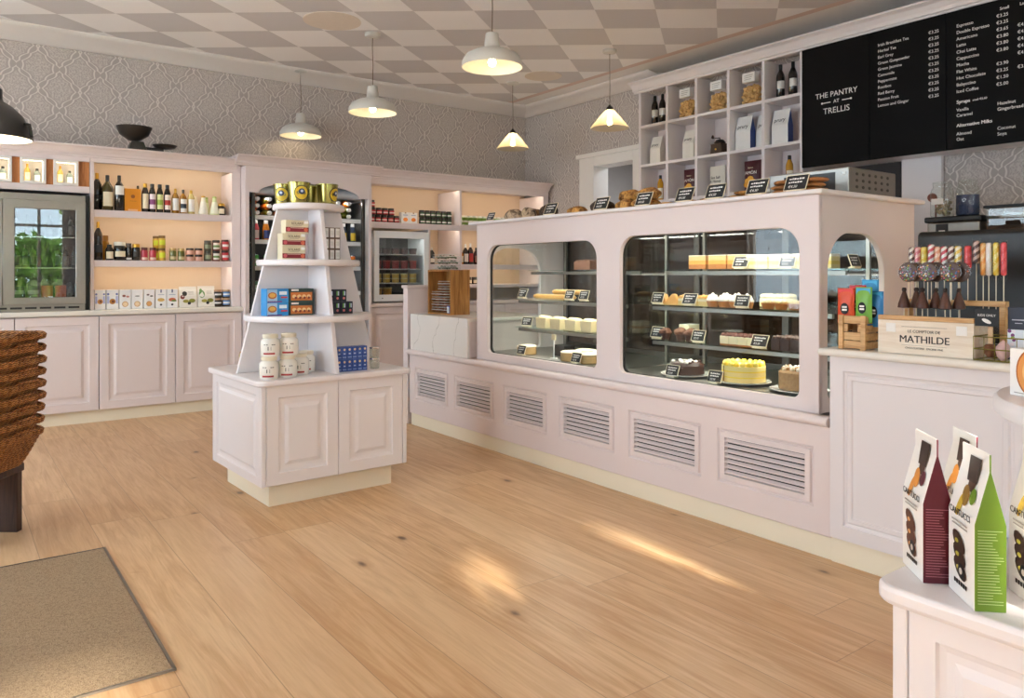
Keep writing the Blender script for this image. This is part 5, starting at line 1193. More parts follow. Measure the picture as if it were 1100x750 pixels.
for i, y in enumerate((2.43, 2.352, 2.274)): KFR.put((3.485, y, SA['s2']), ['left', 'middle', 'right'][i] + ' yellow fruit tart at the right end of the middle shelf, right window', 'cake', 'fruit tarts', RZ)
def mk_bigcake(body, topm, r=.11, h=.085, n=14):
    def f():
        o = MB().lathe([(r * .97, 0), (r, .004), (r, h - .008), (r * .95, h)], body, 40).build('round_cake'); m = MB()
        for k in range(n):
            a = 2 * PI * k / n; m.blob((r * .78 * math.cos(a), r * .78 * math.sin(a), h + .008), (r * .2, r * .2, .016), topm, k, .15, 2, -.5)
        m.build('rosette_ring', o); return o
    return f
Kind(mk_bigcake(C('D9CE9A', .7), C('DDD2A8', .6), .10, .05)).put((3.72, 2.53, SA['s2']), 'low pale round cake at the rear of the middle shelf, right window', 'cake', None, RZ)
card(3.475, 3.27 - .06, SA['s2'], 'price card at the left end of the middle shelf, right window', KC2); card(3.465, 2.955, SA['s2'], 'price card between almond slices and meringue tarts'); card(3.43, 2.562, SA['s2'], 'price card leaning before the last meringue tart', KC2)
def mk_muf():
    o = MB().lathe([(.024, 0), (.033, .035), (.03, .036)], C('4A2A20', .8), 16).build('chocolate_muffin'); MB().blob((0, 0, .040), (.037, .037, .026), BROWNC, 5, .2, 3, -.3).build('crumb_top', o); return o
KMU = Kind(mk_muf)
for i, (x, y) in enumerate(((3.51, 3.17), (3.60, 3.13), (3.52, 3.055), (3.60, 3.05), (3.51, 2.98))): KMU.put((x, y, SA['s3']), ORD[i] + ' crumb topped chocolate muffin from the left on the lower shelf, right window', 'cake', 'chocolate muffins', RZ)
KCH = Kind(slab('cheesecake_slice', .058, .10, .05, [(PASTD, .15), (CRMC, .85)], C('5A2A20', .5), (2, 3), 6))
for i, y in enumerate((2.705, 2.645, 2.585, 2.525)): KCH.put((3.52, y, SA['s3']), ORD[i] + ' cheesecake slice from the left with chocolate crumble, lower shelf, right window', 'cake', 'cheesecake slices', RZ)
KCC = Kind(slab('chocolate_cube', .05, .05, .06, [(CHOC, 1)], C('4A2C22', .4), (2, 2), 3))
for i, (x, y) in enumerate(((3.475, 2.365), (3.475, 2.31), (3.475, 2.255), (3.535, 2.35), (3.535, 2.295))): KCC.put((x, y, SA['s3']), ORD[i] + ' chocolate cube from the left at the right end of the lower shelf, right window', 'cake', 'chocolate cubes', RZ)
Kind(slab('tall_cream_cake', .08, .1, .075, [(CRMC, .4), (PASTRY, .2), (CRMC, .4)], CREAMW)).put((3.75, 3.30 - .11, SA['s3']), 'cream slab at the left end of the lower shelf, right window', 'cake', None, RZ)
card(3.48, 3.22, SA['s3'], 'price card at the left end of the lower shelf, right window', KC2); card(3.46, 2.885, SA['s3'], 'white-edged price card right of the chocolate muffins', KC2); card(3.45, 2.47, SA['s3'], 'large price card right of the cheesecake slices')
def mk_plate(): return MB().lathe([(.07, 0), (.075, .004), (.145, .014), (.145, .017), (.07, .008), (0, .007)], C('EFEDE8', .25, coat=.4), 40, sharp=60).build('cake_plate')
KPL = Kind(mk_plate); FL = SA['fl'] + .0155
KPL.put((3.46, 2.965, SA['fl']), 'white plate under the chocolate and cream cake', 'plate', 'cake plates'); KPL.put((3.47, 2.575, SA['fl']), 'white plate under the yellow cake', 'plate', 'cake plates'); KPL.put((3.45, 2.225, SA['fl']), 'white plate under the nutty brown cake', 'plate', 'cake plates')
def mk_choc():
    m = MB(); m.lathe([(.10, 0), (.103, .004), (.10, .05), (.085, .066)], CHOC, 36); o = m.build('round_cake'); m2 = MB(); rn = random.Random(4)
    for k in range(46):
        a, q = rn.uniform(0, 6.28), rn.uniform(.0, .1); zz = .069 if q < .085 else rn.uniform(.02, .06); m2.blob((q * math.cos(a), q * math.sin(a), zz), (.013, .013, .009), CREAMW if rn.random() < .6 else CHOC, k, .2, 1)
    m2.build('cream_crumble', o); return o
Kind(mk_choc).put((3.46, 2.965, FL), 'round chocolate cake with white cream crumble on the case floor', 'cake', None)
def mk_yel():
    r, h = .115, .085; m = MB()
    m.lathe([(r, 0), (r, h * .28), (r, h * .36, LEMON), (r, h * .64, SPONGE), (r, h * .72, LEMON), (r, h, C('E6D690', .7))], SPONGE, 44, sharp=20)
    o = m.build('round_cake'); m2 = MB()
    for k in range(18):
        a = 2 * PI * k / 18; m2.blob((r * .84 * math.cos(a), r * .84 * math.sin(a), h + .008), (.017, .017, .017), LEMON if k % 2 else C('F0DA6A', .5), k, .15, 2, -.5)
    m2.build('rosette_ring', o); MB().lathe([(r * .7, h + .0005), (r * .68, h + .004), (0, h + .006)], C('EFE0A0', .6), 30).build('icing', o)
    MB().box(-r - .0015, -r * .55, -.0025, .0025, .002, h + .0, C('4A3A22', .8)).build('cut_line', o); return o
Kind(mk_yel).put((3.47, 2.575, FL), 'round yellow lemon cake with rosettes on the case floor, right window', 'cake', None, -.45)
def mk_nut():
    m = MB(); m.lathe([(.098, 0), (.1, .004), (.1, .085), (.09, .093)], NUTTY, 36); o = m.build('round_cake'); m2 = MB(); rn = random.Random(8)
    for k in range(40):
        a, q = rn.uniform(0, 6.28), rn.uniform(0, .088); m2.blob((q * math.cos(a), q * math.sin(a), .098), (.014, .012, .013), [C('D8C4A4', .7), C('A87A4A', .7), CREAMW][k % 3], k, .25, 1)
    m2.build('nut_topping', o); return o
Kind(mk_nut).put((3.45, 2.225, FL), 'nut covered brown cake at the right end of the case floor', 'cake', None)
card(3.325, 2.66, SA['fl'], 'low price card in front of the yellow cake', KC2); card(3.335, 2.97, SA['fl'], 'low price card in front of the chocolate cake', KC2)
KC2.put((3.72, 2.075, SA['s1']), 'price card facing the end window of the case', 'price card', gcard, 0.)

# ================================================================== breads on top of the case
ZT = 1.6905; gtop = 'breads on top of the display case'
CRUST = mk_bread('brown_crust', '3E2818', '8E6A42'); RYE = mk_bread('dark_rye_crust', '241A15', '5E4634'); GOLDB = mk_bread('golden_crust', '764618', 'CF9A4E', 30.); FLOURY = mk_bread('floured_crust', '46301F', 'CDB598', 18.)
def loaf(m, rx, ry, rz, seed, nm='loaf', rough=.08):
    return lambda: MB().blob((0, 0, rz * .62), (rx, ry, rz), m, seed, rough, 3, -.62).build(nm)
def T3(fn, x, y, label, rz=0., z=0., cat='bread'): return Kind(fn).put((x, y, ZT + z), label, cat, gtop, RZ + rz)
T3(loaf(FLOURY, .085, .06, .056, 1), 3.40, 4.56, 'floured crusty loaf leftmost on the display case')
T3(loaf(CRUST, .07, .06, .052, 2), 3.47, 4.40, 'round crusty loaf behind, second on the display case')
T3(loaf(FLOURY, .05, .06, .052, 3), 3.36, 4.33, 'flour dusted upright loaf third on the display case')
T3(loaf(RYE, .075, .06, .060, 4), 3.40, 4.15, 'dark rye loaf left of the first price card')
T3(loaf(GOLDB, .09, .05, .034, 5), 3.38, 3.83, 'flat golden bread right of the first price card')
T3(loaf(RYE, .09, .07, .055, 6), 3.42, 3.63, 'round dark loaf with shiny crust between two price cards')
T3(loaf(GOLDB, .07, .055, .04, 7, 'pastry', .15), 3.36, 3.36, 'golden pastry in front right of the second price card', cat='pastry')
T3(loaf(GOLDB, .055, .05, .04, 8, 'pastry', .15), 3.36, 3.23, 'round golden pastry before the stacked ones', cat='pastry')
T3(loaf(GOLDB, .06, .05, .042, 9, 'pastry', .18), 3.47, 3.415, 'golden pastry at the bottom of the rear stack, left', cat='pastry'); T3(loaf(GOLDB, .065, .05, .042, 10, 'pastry', .18), 3.46, 3.25, 'golden pastry at the bottom of the rear stack, right', cat='pastry')
T3(loaf(GOLDB, .07, .055, .042, 11, 'pastry', .18), 3.46, 3.42, 'golden pastry on top of the rear stack, left', z=.065, cat='pastry'); T3(loaf(GOLDB, .08, .055, .042, 12, 'pastry', .18), 3.46, 3.26, 'golden pastry on top of the rear stack, right', z=.065, cat='pastry')
def cookie(r, m, seed): return lambda: MB().blob((0, 0, .010), (r, r, .014), m, seed, .1, 2, -.75).build('cookie')
def T4(x, y, z, r, m, seed, label): return Kind(cookie(r, m, seed)).put((x, y, ZT + z), label, 'cookie', 'cookies on the display case', RZ)
T4(3.36, 3.02, 0, .05, GOLDB, 1, 'flat golden cookie right of the third price card')
T4(3.36, 2.86, 0, .06, GOLDB, 2, 'flat golden cookie before the amber oil bottle')
T4(3.36, 2.72, 0, .05, GOLDB, 5, 'flat golden cookie right of the oil bottle card')
OATC = C('9A6434', .8, bump=.5, var=.3, scale=40)
for i, (y, z) in enumerate(((2.56, 0), (2.47, 0), (2.50, .022))): T4(3.38, y, z, .055, GOLDB, 6 + i, ['left', 'right', 'topmost'][i] + ' golden cookie between the two middle price cards')
for k, (yy0, nm_) in enumerate(((2.24, 'left'), (2.085, 'right'))):
    for i in range(3): T4(3.36 + .004 * i, yy0 + (.01 if i == 1 else 0) - (.0), i * .0245, .068 if k == 0 else .06, OATC, 11 + i + 5 * k, f"{['bottom', 'middle', 'top'][i]} brown oat cookie of the {nm_} stack at the case corner")
KC3 = Kind(tag_card(.115, .078, .42, True, '€4.50')); gct = 'price cards on top of the display case'
for i, (y, l) in enumerate(((4.70, 'price card leaning on the leftmost floured loaf'), (4.00, 'price card between the dark rye loaf and the flat golden bread'), (3.50, 'price card left of the golden pastries, on top of the case'), (3.14, 'price card right of the golden pastry stack'), (2.83, 'price card in front of the amber oil bottle'), (2.62, 'price card below the white snack bag'), (2.36, 'price card below the maroon crisp bag at right'), (2.14, 'price card at the corner of the case before the silver oven'))):
    KC3.put((3.275, y, ZT), l, 'price card', gct, RZ, scale=.78 if i == 0 else 1.)
# silver oven at the corner
ov = empty('silver_oven', (3.79, 2.26, ZT)); 
MB().box(-.225, .235, -.23, .22, .008, .135, STEEL).build('body', ov, .006, 3); MB().box(-.2262, -.2255, -.16, .13, .025, .115, BLACK).build('glass_door', ov); MB().box(-.2275, -.2265, -.215, -.195, .10, .112, WPLAS).build('badge', ov)
mb = MB()
for i in range(6):
    for j in range(3): mb.lathe([(.008, -.001), (.008, .0006), (.004, .0014)], DSTEEL, 10, T=Matrix.Translation((-.15 + i * .06, -.2305, .04 + j * .032)) @ Matrix.Rotation(PI / 2, 4, 'X') @ Matrix.Scale(1.6, 4, (1, 0, 0)))
mb.build('vent_holes', ov)
for a in (-.2, .2):
    for b in (-.2, .19): MB().lathe([(.012, 0), (.012, .0085)], BLACK, 10, (a, b, 0)).build('foot', ov)
tag(ov, 'low silver oven with perforated side on the right corner of the display case', 'oven')

# ================================================================== marble counter goods
cr = empty('wooden_crate', (3.35, 5.37, .9535)); L_, Dp, Hc = .37, .19, .375
# opening looks to -X
MB().box(0, Dp, 0, .012, 0, Hc, OAKZ).build('side_board', cr, .001); MB().box(0, Dp, L_ - .012, L_, 0, Hc, OAKZ).build('side_board', cr, .001)
MB().box(0, Dp, .0125, L_ - .0125, 0, .012, OAKZ).build('bottom_board', cr); MB().box(0, Dp, .0125, L_ - .0125, Hc - .012, Hc, OAKZ).build('top_board', cr); MB().box(Dp - .01, Dp, .0125, L_ - .0125, .0125, Hc - .0125, OAKZ).build('back_board', cr)
tag(cr, 'golden wooden crate standing on end on the marble counter', 'crate')
def mk_clam(body, lumps):
    def f():
        o = MB().prism([(-.048, 0), (.048, 0), (.056, .024), (.05, .044), (-.05, .044), (-.056, .024)], 'y', -.05, .05, PLASTIC).build('clear_tub', None, .003); m = MB(); rn = random.Random(6)
        for k in range(16): m.blob((rn.uniform(-.034, .034), rn.uniform(-.034, .034), .012 + rn.uniform(0, .018)), (.011, .011, .009), body, k, .2, 1)
        c = m.build('contents', o); c['kind'] = 'stuff'; MB().tube([(-.057, -.05, .024), (.057, -.05, .024), (.057, .05, .024), (-.057, .05, .024)], .003, C('D9DAD6', .4), 6, True).tube([(-.05, -.05, .0435), (.05, -.05, .0435), (.05, .05, .0435), (-.05, .05, .0435)], .0018, C('D9DAD6', .4), 6, True).build('rim', o); return o  # rims; their pale grey also stands in for highlights on the plastic
    return f
KCL = Kind(mk_clam(C('5E7050', .5, var=.2), 1)); KCB = Kind(mk_clam(C('9A5A38', .5, var=.25), 1))
for r_ in range(3):
    for i, y in enumerate((5.66, 5.50)): KCL.put((3.45, y + (.02 if r_ == 2 else 0), .9535 + Hc + .0005 + r_ * .0445), f"{['bottom', 'middle', 'top'][r_]} {['left', 'right'][i]} clear tub of dark green leaves on the wooden crate", 'tub', 'clear tubs on the crate', RZ)
for r_ in range(4):
    for i, y in enumerate((5.65, 5.535)): KCB.put((3.42, y, .9535 + .0125 + r_ * .0445), f"{ORD[r_]} layer {['left', 'right'][i]} clear tub of brown sweets inside the wooden crate", 'tub', 'clear tubs in the crate', RZ)
for r_ in range(2): KCB.put((3.42, 5.545, .9535 + .0125 + (4 + r_) * .0445), ['lower', 'upper'][r_] + ' of two clear tubs topping the stack inside the wooden crate', 'tub', 'clear tubs in the crate', RZ)
KBX2 = Kind(carton('blue_pack', .04, .05, .06, C('3A5AB8', .5), art_w)); KBX2.put((3.36, 5.425, .966), 'small blue and white pack in the lower right of the wooden crate', 'box', None, RZ)
# ================================================================== pigeonhole contents (front faces -X)
gpg = 'goods in the pigeonholes'; XP = 5.98; R3, R2, R1 = 2.8455, 2.4375, 2.0505
KWN = Kind(bottle('wine_bottle', .038, .315, C('14110F', .15, coat=.6), BLACK, C('E4E2DC', .7), sh=.62, nk=.36, cap=.2, lz=(.3, .52)))
for y, l in ((5.545, 'left wine bottle in the top left pigeonhole'), (5.44, 'right wine bottle in the top left pigeonhole'), (4.045, 'left wine bottle in the top right pigeonhole'), (3.92, 'right wine bottle in the top right pigeonhole')): KWN.put((XP, y, R3), l, 'bottle', 'wine bottles in the pigeonholes', -.9)
BISCB = C('DDB272', .7, bump=.3, var=.2, scale=40)
def mk_bisc():
    r = empty('biscuit_bag'); m = MB(); rn = random.Random(5)
    for k in range(80): m.blob((rn.uniform(-.075, .075), rn.uniform(-.030, .028), .024 + (k / 80) * .16), (.024, .02, .02), BISCB, k, .2, 1)
    c = m.build('biscuits', r); c['kind'] = 'stuff'
    MB().prism([(-.105, 0), (.105, 0), (.108, .1), (.1, .19), (.085, .215), (-.085, .215), (-.1, .19), (-.108, .1)], 'y', -.05, .05, PLASTIC).build('clear_wrap', r, .012, 3)
    m = MB(); m.box(-.068, .068, -.056, .01, .212, .30, PAPERW); m.build('paper_header', r, .004); m = MB()
    for q in range(3): m.box(-.045, .03 + .01 * q, -.0568, -.0562, .235 + .018 * q, .240 + .018 * q, C('A8A4A0'))
    m.build('print', r); return r
KBI = Kind(mk_bisc)
for y, l in ((5.10, 'second'), (4.715, 'third'), (4.345, 'fourth')): KBI.put((XP, y, R3), f'clear bag of golden biscuits with white header in the {l} top pigeonhole', 'bag', 'biscuit bags', RZ)
WBAG, BLUES = C('EDECEA', .5), C('2E4484', .45, var=.25, scale=9)
def art_coffee(mb, w, d, h, hb, Y):
    for q, (a, b) in enumerate(((-.3, .2), (-.3, .1))): mb.quad([(a * w, Y(h * .07 + q * .012), h * .07 + q * .012), (b * w, Y(h * .07), h * .07 + q * .012), (b * w, Y(h * .08), h * .073 + q * .012), (a * w, Y(h * .08), h * .073 + q * .012)], C('B9B6B2'))
def mk_coffee(): 
    o = pouch('coffee_bag', .165, .08, .32, WBAG, BLUES, art_coffee, .01)(); text('lettering', 'prury', .05, TXTB, o, FM(0, -.004, .205) @ Matrix.Rotation(-.18, 4, 'X'), align='CENTER', ex=.0003, shear=.15); return o
def mk_coffee2():
    o = pouch('coffee_bag', .14, .08, .29, C('E6E2DA', .5), C('E0DCD4', .5), art_coffee, .01)(); text('lettering', 'prury', .042, TXTB, o, FM(0, -.004, .185) @ Matrix.Rotation(-.18, 4, 'X'), align='CENTER', ex=.0003, shear=.15); return o
KCF, KCF2 = Kind(mk_coffee), Kind(mk_coffee2); gcf = 'white coffee bags'
KCF2.put((5.93, 5.50, R2), 'cream coffee bag in the leftmost middle pigeonhole', 'bag', gcf, RZ); KCF2.put((5.93, 5.06, R2), 'cream coffee bag in the second middle pigeonhole', 'bag', gcf, RZ)
KCF.put((5.93, 4.41, R2), 'white coffee bag with blue side in the fourth middle pigeonhole', 'bag', gcf, RZ); KCF.put((5.93, 4.02, R2), 'white coffee bag with blue side in the rightmost middle pigeonhole', 'bag', gcf, RZ)
KCF.put((6.0, 4.235, R2), 'white coffee bag half hidden behind another in the fourth middle pigeonhole', 'bag', gcf, RZ)
ml = empty('coffee_mill', (XP, 4.71, R2)); DK = C('3A2418', .5, var=.2)
MB().prism([(-.075, 0), (.075, 0), (.07, .012), (.062, .095), (.07, .105), (-.07, .105), (-.062, .095), (-.07, .012)], 'x', -.06, .06, DK).build('box', ml, .004); MB().lathe([(.05, .1055), (.055, .12), (.035, .145), (.012, .15)], C('2A2622', .4, .6), 20).build('hopper', ml); MB().tube([(0, 0, .148), (0, 0, .165), (0, .085, .17), (0, .085, .175)], .005, C('2A2622', .4, .6), 8).build('crank', ml); MB().lathe([(.012, 0), (.014, .012), (.006, .03)], DK, 12, (0, .085, .172)).build('knob', ml); MB().lathe([(.009, -.008), (.009, .004)], GOLD, 10, T=Matrix.Translation((-.063, 0, .05)) @ Matrix.Rotation(-PI / 2, 4, 'Y')).build('drawer_knob', ml)
tag(ml, 'dark wooden coffee mill in the middle pigeonhole', 'coffee mill')
KOI = Kind(bottle('oil_bottle', .032, .27, C('C98E1E', .12, coat=.6), BLACK, C('F0E8D0', .6), sh=.66, nk=.42, cap=.16, lz=(.1, .5)))
KOI.put((XP, 5.47, R1), 'amber oil bottle with black cap in the leftmost bottom pigeonhole', 'bottle', gpg, -.9); KOI.put((XP, 3.955, R1 + .02), 'amber oil bottle with black cap in the rightmost bottom pigeonhole', 'bottle', gpg, -.9)
def crisp(name, w, h, m, art, body=None):
    def f():
        mb = MB(); n = 9; rows = []
        for j in range(n):
            t = j / (n - 1); z = t * h; b = .035 * math.sin(PI * min(1, max(0, (t - .04) / .92))) ** .6 if 0 < j < n - 1 else .001
            row = []
            for i in range(n):
                s_ = i / (n - 1); x = (s_ - .5) * w * (1 - .03 * math.sin(PI * t)); q = b * (math.sin(PI * s_) ** .5 if 0 < i < n - 1 else .02)
                row.append((x, q, z))
            rows.append(row)
        for sg in (-1, 1):
            V = [[mb.bm.verts.new((x, sg * q - (0 if sg > 0 else .0), z)) for x, q, z in r_] for r_ in rows]
            for j in range(n - 1):
                for i in range(n - 1): mb.face([V[j][i], V[j][i + 1], V[j + 1][i + 1], V[j + 1][i]][::-sg], m, True)
        bmesh.ops.remove_doubles(mb.bm, verts=mb.bm.verts[:], dist=.0004)
        o = mb.build(name); art(o, w, h); return o
    return f
MAR = C('4A1622', .4, var=.1)
def art_cr(o, w, h):
    m = MB(); 
    for k, (x, z) in enumerate(((-.03, .30), (.03, .27), (0, .36), (-.04, .2), (.035, .18), (.0, .24))): disc_on(m, x, h * z * 1.15, .034, [C('E2A93A'), C('D8962A')][k % 2], -.0385 - .0004 * k, sz=.75)
    m.build('crisp_picture', o); text('lettering', 'JAMÓN', .04, TXTW, o, FM(0, -.037, h * .56), align='CENTER', ex=.0006); text('lettering', 'Ibérico', .02, CREAML, o, FM(0, -.037, h * .74), align='CENTER', ex=.0005)
def art_wb(o, w, h):
    text('lettering', 'Sea Salt\n& Honey', .036, TXTB, o, FM(0, -.037, h * .56), align='CENTER', ex=.0006, shear=.2); m = MB(); m.box(-.03, .03, -.0385, -.0375, h * .2, h * .34, C('D8D2C4')); m.build('crisp_picture', o)
KCR = Kind(crisp('crisp_bag', .185, .29, MAR, art_cr)); KCR.put((XP, 5.06, R1), 'maroon crisp bag in the second bottom pigeonhole', 'bag', 'maroon crisp bags', RZ); KCR.put((XP, 4.335, R1), 'maroon crisp bag in the fourth bottom pigeonhole', 'bag', 'maroon crisp bags', RZ)
Kind(crisp('crisp_bag', .185, .285, C('E9E4D8', .5, var=.05), art_wb)).put((XP, 4.735, R1), 'white crisp bag with dark lettering in the middle bottom pigeonhole', 'bag', None, RZ)

# ================================================================== till counter goods
ZC_ = .9655
scr = empty('small_wooden_crate', (3.255, 1.745, ZC_)); W_, D_, H_ = .125, .10, .148    # local: front looks to -X
def sbx(name, x0, x1, y0, y1, z0, z1, m=OAK): return MB().box(x0, x1, y0, y1, z0, z1, m).build(name, scr, .0015)
for k in range(4): z = .004 + k * .0365; sbx('slat', -.05, -.042, -.0, W_, z, z + .034) if k != 2 else (sbx('slat', -.05, -.042, 0, .04, z, z + .034), sbx('slat', -.05, -.042, .085, W_, z, z + .034))
for y0 in (.0, W_ - .022): sbx('corner_batten', -.058, -.0505, y0, y0 + .022, .0, .150)
for k in range(4): z = .004 + k * .0365; sbx('slat', -.0415, .05, .0, .008, z, z + .030)
for k in range(4): z = .004 + k * .0365; sbx('slat', -.0415, .05, W_ - .008, W_, z, z + .030)
sbx('base_board', -.0415, .05, .0085, W_ - .0085, .004, .012); sbx('slat', .042, .05, .0085, W_ - .0085, .013, .148)
tag(scr, 'small pale slatted crate of colourful sweet bags on the till counter', 'crate')
def art_sw(col):
    def a(o, w, h):
        m = MB(); disc_on(m, 0, h * .42, w * .24, BLACKP, -.0375, seg=18); m.build('round_badge', o); text('lettering', 'yum', w * .16, TXTW, o, FM(0, -.0378, h * .40), align='CENTER', ex=.0002, bold=.0006) if False else None
        m = MB(); m.box(-w * .14, w * .14, -.0382, -.0376, h * .44, h * .49, TXTW); m.box(-w * .14, w * .14, -.0382, -.0376, h * .36, h * .41, TXTW); m.build('print', o)
        m = MB(); m.box(-w * .42, w * .42, -.012, -.008, h * .80, h * .97, col); m.build('top_band', o)
    return a
sw = [('D8502A', 'D8261E', 3.228, 1.85, .112, 'orange-red sweet bag at front left of the small crate'), ('B82434', 'C81E2A', 3.262, 1.815, .125, 'dark red sweet bag standing behind in the small crate'), ('7AB84A', '3AA0D0', 3.228, 1.768, .118, 'green and blue sweet bag at front right of the small crate'), ('2E94CC', '3AB0E0', 3.295, 1.775, .150, 'tall blue sweet bag at the back of the small crate'), ('2A7AB4', '3AA0D0', 3.262, 1.735, .10, 'blue sweet bag leaning out right of the small crate')]
for i, (c1, c2, x, y, dz, l) in enumerate(sw):
    Kind(crisp('sweet_bag', .085, .125, C(c1, .4, var=.1), art_sw(C(c2, .4)))).put((x, y, ZC_ + dz), l, 'bag', 'sweet bags', RZ + (.05, 0., -.05, 0., -.1)[i], scale=(.92, .42, 1.25), ry=0)
bxm = empty('wooden_shop_box', (3.21, 1.505, ZC_))   # front looks to -X
hwY = .19
MB().box(0, .012, -hwY, hwY, .0, .138, PALEW).build('front_board', bxm, .001); MB().box(-.002, .016, -hwY, hwY, .1385, .158, OAK).build('top_rail', bxm, .002)
MB().box(.0125, .17, -hwY, -hwY + .012, 0, .15, PALEW).build('end_board', bxm, .001); MB().box(.0125, .17, hwY - .012, hwY, 0, .15, PALEW).build('end_board', bxm, .001); MB().box(.0125, .17, -hwY + .0125, hwY - .0125, 0, .01, PALEW).build('base_board', bxm); MB().box(.158, .17, -hwY + .0125, hwY - .0125, .0105, .15, PALEW).build('back_board', bxm)
text('lettering', 'MATHILDE', .042, TXTB, bxm, WM(-.0006, 0, .048), align='CENTER', ex=.0004, fat=.0011); text('lettering', 'LE COMPTOIR DE', .0165, TXTB, bxm, WM(-.0006, 0, .089), align='CENTER', ex=.0004); text('lettering', 'CHOCOLATERIE · ÉPICERIE FINE', .0105, TXTB, bxm, WM(-.0006, 0, .022), align='CENTER', ex=.0004)
mb = MB(); mb.box(-.0008, 0, -.09, .09, .1125, .1135, TXTB); mb.box(-.0008, 0, -.09, .09, .0365, .0372, TXTB); mb.build('rule', bxm)
mb = MB(); mb.box(-.0008, -.0001, .115, .155, .088, .125, PAPERW); mb.box(-.0008, -.0001, -.165, -.125, .088, .125, PAPERW); mb.build('paper_sticker', bxm)
tag(bxm, 'pale wooden box lettered in black at the edge of the till counter', 'box')
rk = empty('lollipop_rack', (3.40, 1.47, ZC_))
MB().box(-.02, .02, -.20, .20, .200, .222, OAK).build('rail', rk, .002); MB().box(-.02, .02, .178, .20, 0, .1995, OAK).build('post', rk, .002); MB().box(-.02, .02, -.20, -.178, 0, .1995, OAK).build('post', rk, .002); MB().box(-.03, .05, -.20, .20, 0, .012, OAK).build('base', rk, .002) if False else None
tag(rk, 'pale wooden lollipop rack behind the lettered wooden box', 'rack')
def mk_loll(c1, c2, w=.022, L=.115):
    a, b = C(c1, .35, coat=.4), C(c2, .35, coat=.4)
    def f():
        mb = MB(); n = 22; rings = []
        for i in range(n + 1):
            z = .155 + L * i / n; t = 2 * PI * 1.6 * i / n; s_ = 1 if 0 < i < n else .6
            rings.append([mb.bm.verts.new((w / 2 * s_ * 1.05 * math.cos(t + k * PI / 4), w / 2 * s_ * 1.05 * math.sin(t + k * PI / 4), z)) for k in range(8)])
        for i in range(n):
            for k in range(8): mb.face([rings[i][k], rings[i][(k + 1) % 8], rings[i + 1][(k + 1) % 8], rings[i + 1][k]], a if (k // 2) % 2 else b, True)
        mb.face(rings[0][::-1], a); mb.face(rings[-1], a); o = mb.build('twist_lollipop')
        MB().lathe([(.002, 0), (.002, .156)], C('EADFC8', .6), 8).build('stick', o)
        MB().lathe([(.004, .12), (w * .62, .15), (w * .66, .155 + L), (w * .5, .165 + L)], PLASTIC, 10, cap=False).build('wrapper', o); return o
    return f
lol = [('5A3024', 'EDE2D2', 1.665, 0), ('D86A72', 'F0B8B0', 1.640, .0), ('E8C22A', 'F0D860', 1.613, 0), ('D04A50', 'F4E8E2', 1.583, .01), ('E89A72', 'F2CDB0', 1.556, 0), ('D84048', 'F6ECE4', 1.529, 0), ('6A3428', 'F0E2D4', 1.500, 0), ('EBC84A', 'F6EED0', 1.473, 0), ('D81E2A', 'E83A40', 1.435, 0), ('4A2820', 'C8A898', 1.402, .02), ('E8983A', 'F2C078', 1.376, -.03), ('EDE2DA', 'F2ECE6', 1.355, -.03), ('E8C828', 'F2E27A', 1.328, -.03), ('D02A34', 'E04A50', 1.300, -.03)]
nmc = ['brown and white', 'pink and red', 'plain yellow', 'red and white', 'peach', 'red-striped white', 'dark brown and white', 'yellow and white', 'bright red', 'tall dark brown', 'orange', 'white', 'long yellow', 'long red']
for i, (c1, c2, y, dz) in enumerate(lol):
    Kind(mk_loll(c1, c2, .027 if i < 10 else .022, .095 if i < 10 else .135)).put((3.445, y, ZC_ + .20 + dz), f'{nmc[i]} twisted lollipop, {ORD[i]} from the left at the back of the rack', 'lollipop', 'twisted lollipops')
def mk_disc(sprinkled=True):
    o = MB().lathe([(.036, -.005), (.042, -.002), (.042, .003), (.038, .006)], C('4E3426', .45), 30, T=Matrix.Translation((0, 0, .31)) @ Matrix.Rotation(PI / 2, 4, 'X')).build('chocolate_lollipop'); m = MB(); rn = random.Random(3); cs_ = [C(c, .4) for c in ('E8C23A', 'D85A7A', 'F0F0EC', 'D86A2A', '7AB84A', '7A6AB8', '5AA0D0')]
    for k in range(34 if sprinkled else 5):
        a, q = rn.uniform(0, 6.28), .037 * math.sqrt(rn.random()); m.blob((q * math.cos(a), -.0062, .31 + q * math.sin(a)), (.0037, .0016, .0037), cs_[k % 7], k, .0, 1)
    c = m.build('sprinkles', o); MB().lathe([(.0022, 0), (.0022, .27)], C('EADFC8', .6), 8).build('stick', o); 
    MB().lathe([(.0, -.010), (.046, -.004), (.047, .004), (0, .009)], PLASTIC, 24, T=Matrix.Translation((0, 0, .31)) @ Matrix.Rotation(PI / 2, 4, 'X')).build('wrapper', o); return o
KDL = Kind(mk_disc); KDL2 = Kind(lambda: mk_disc(False))
for i, (y, x) in enumerate(((1.622, 3.325), (1.54, 3.32), (1.45, 3.32))): KDL.put((x, y, ZC_ + .030), ['left', 'middle', 'right'][i] + ' round chocolate lollipop with coloured sprinkles, front of the rack', 'lollipop', 'round chocolate lollipops', RZ)
for i, (y, x) in enumerate(((1.60, 3.345), (1.517, 3.342), (1.425, 3.345))): KDL2.put((x, y, ZC_ + .030), ['left', 'middle', 'right'][i] + ' round chocolate lollipop hidden behind a front one', 'lollipop', 'round chocolate lollipops', RZ)
def mk_spoon():
    o = MB().lathe([(.010, .175), (.025, .178), (.023, .195), (.011, .232), (.007, .245)], C('4E2A1C', .4, bump=.2, var=.25, scale=60), 16).build('hot_chocolate_stick'); MB().lathe([(.0022, .0), (.0022, .178)], C('EADFC8', .6), 8).build('stick', o); MB().lathe([(.006, .244), (.009, .25), (.009, .258), (.006, .262)], C('2A1A14', .5), 10).build('tie', o); return o
KSP = Kind(mk_spoon)
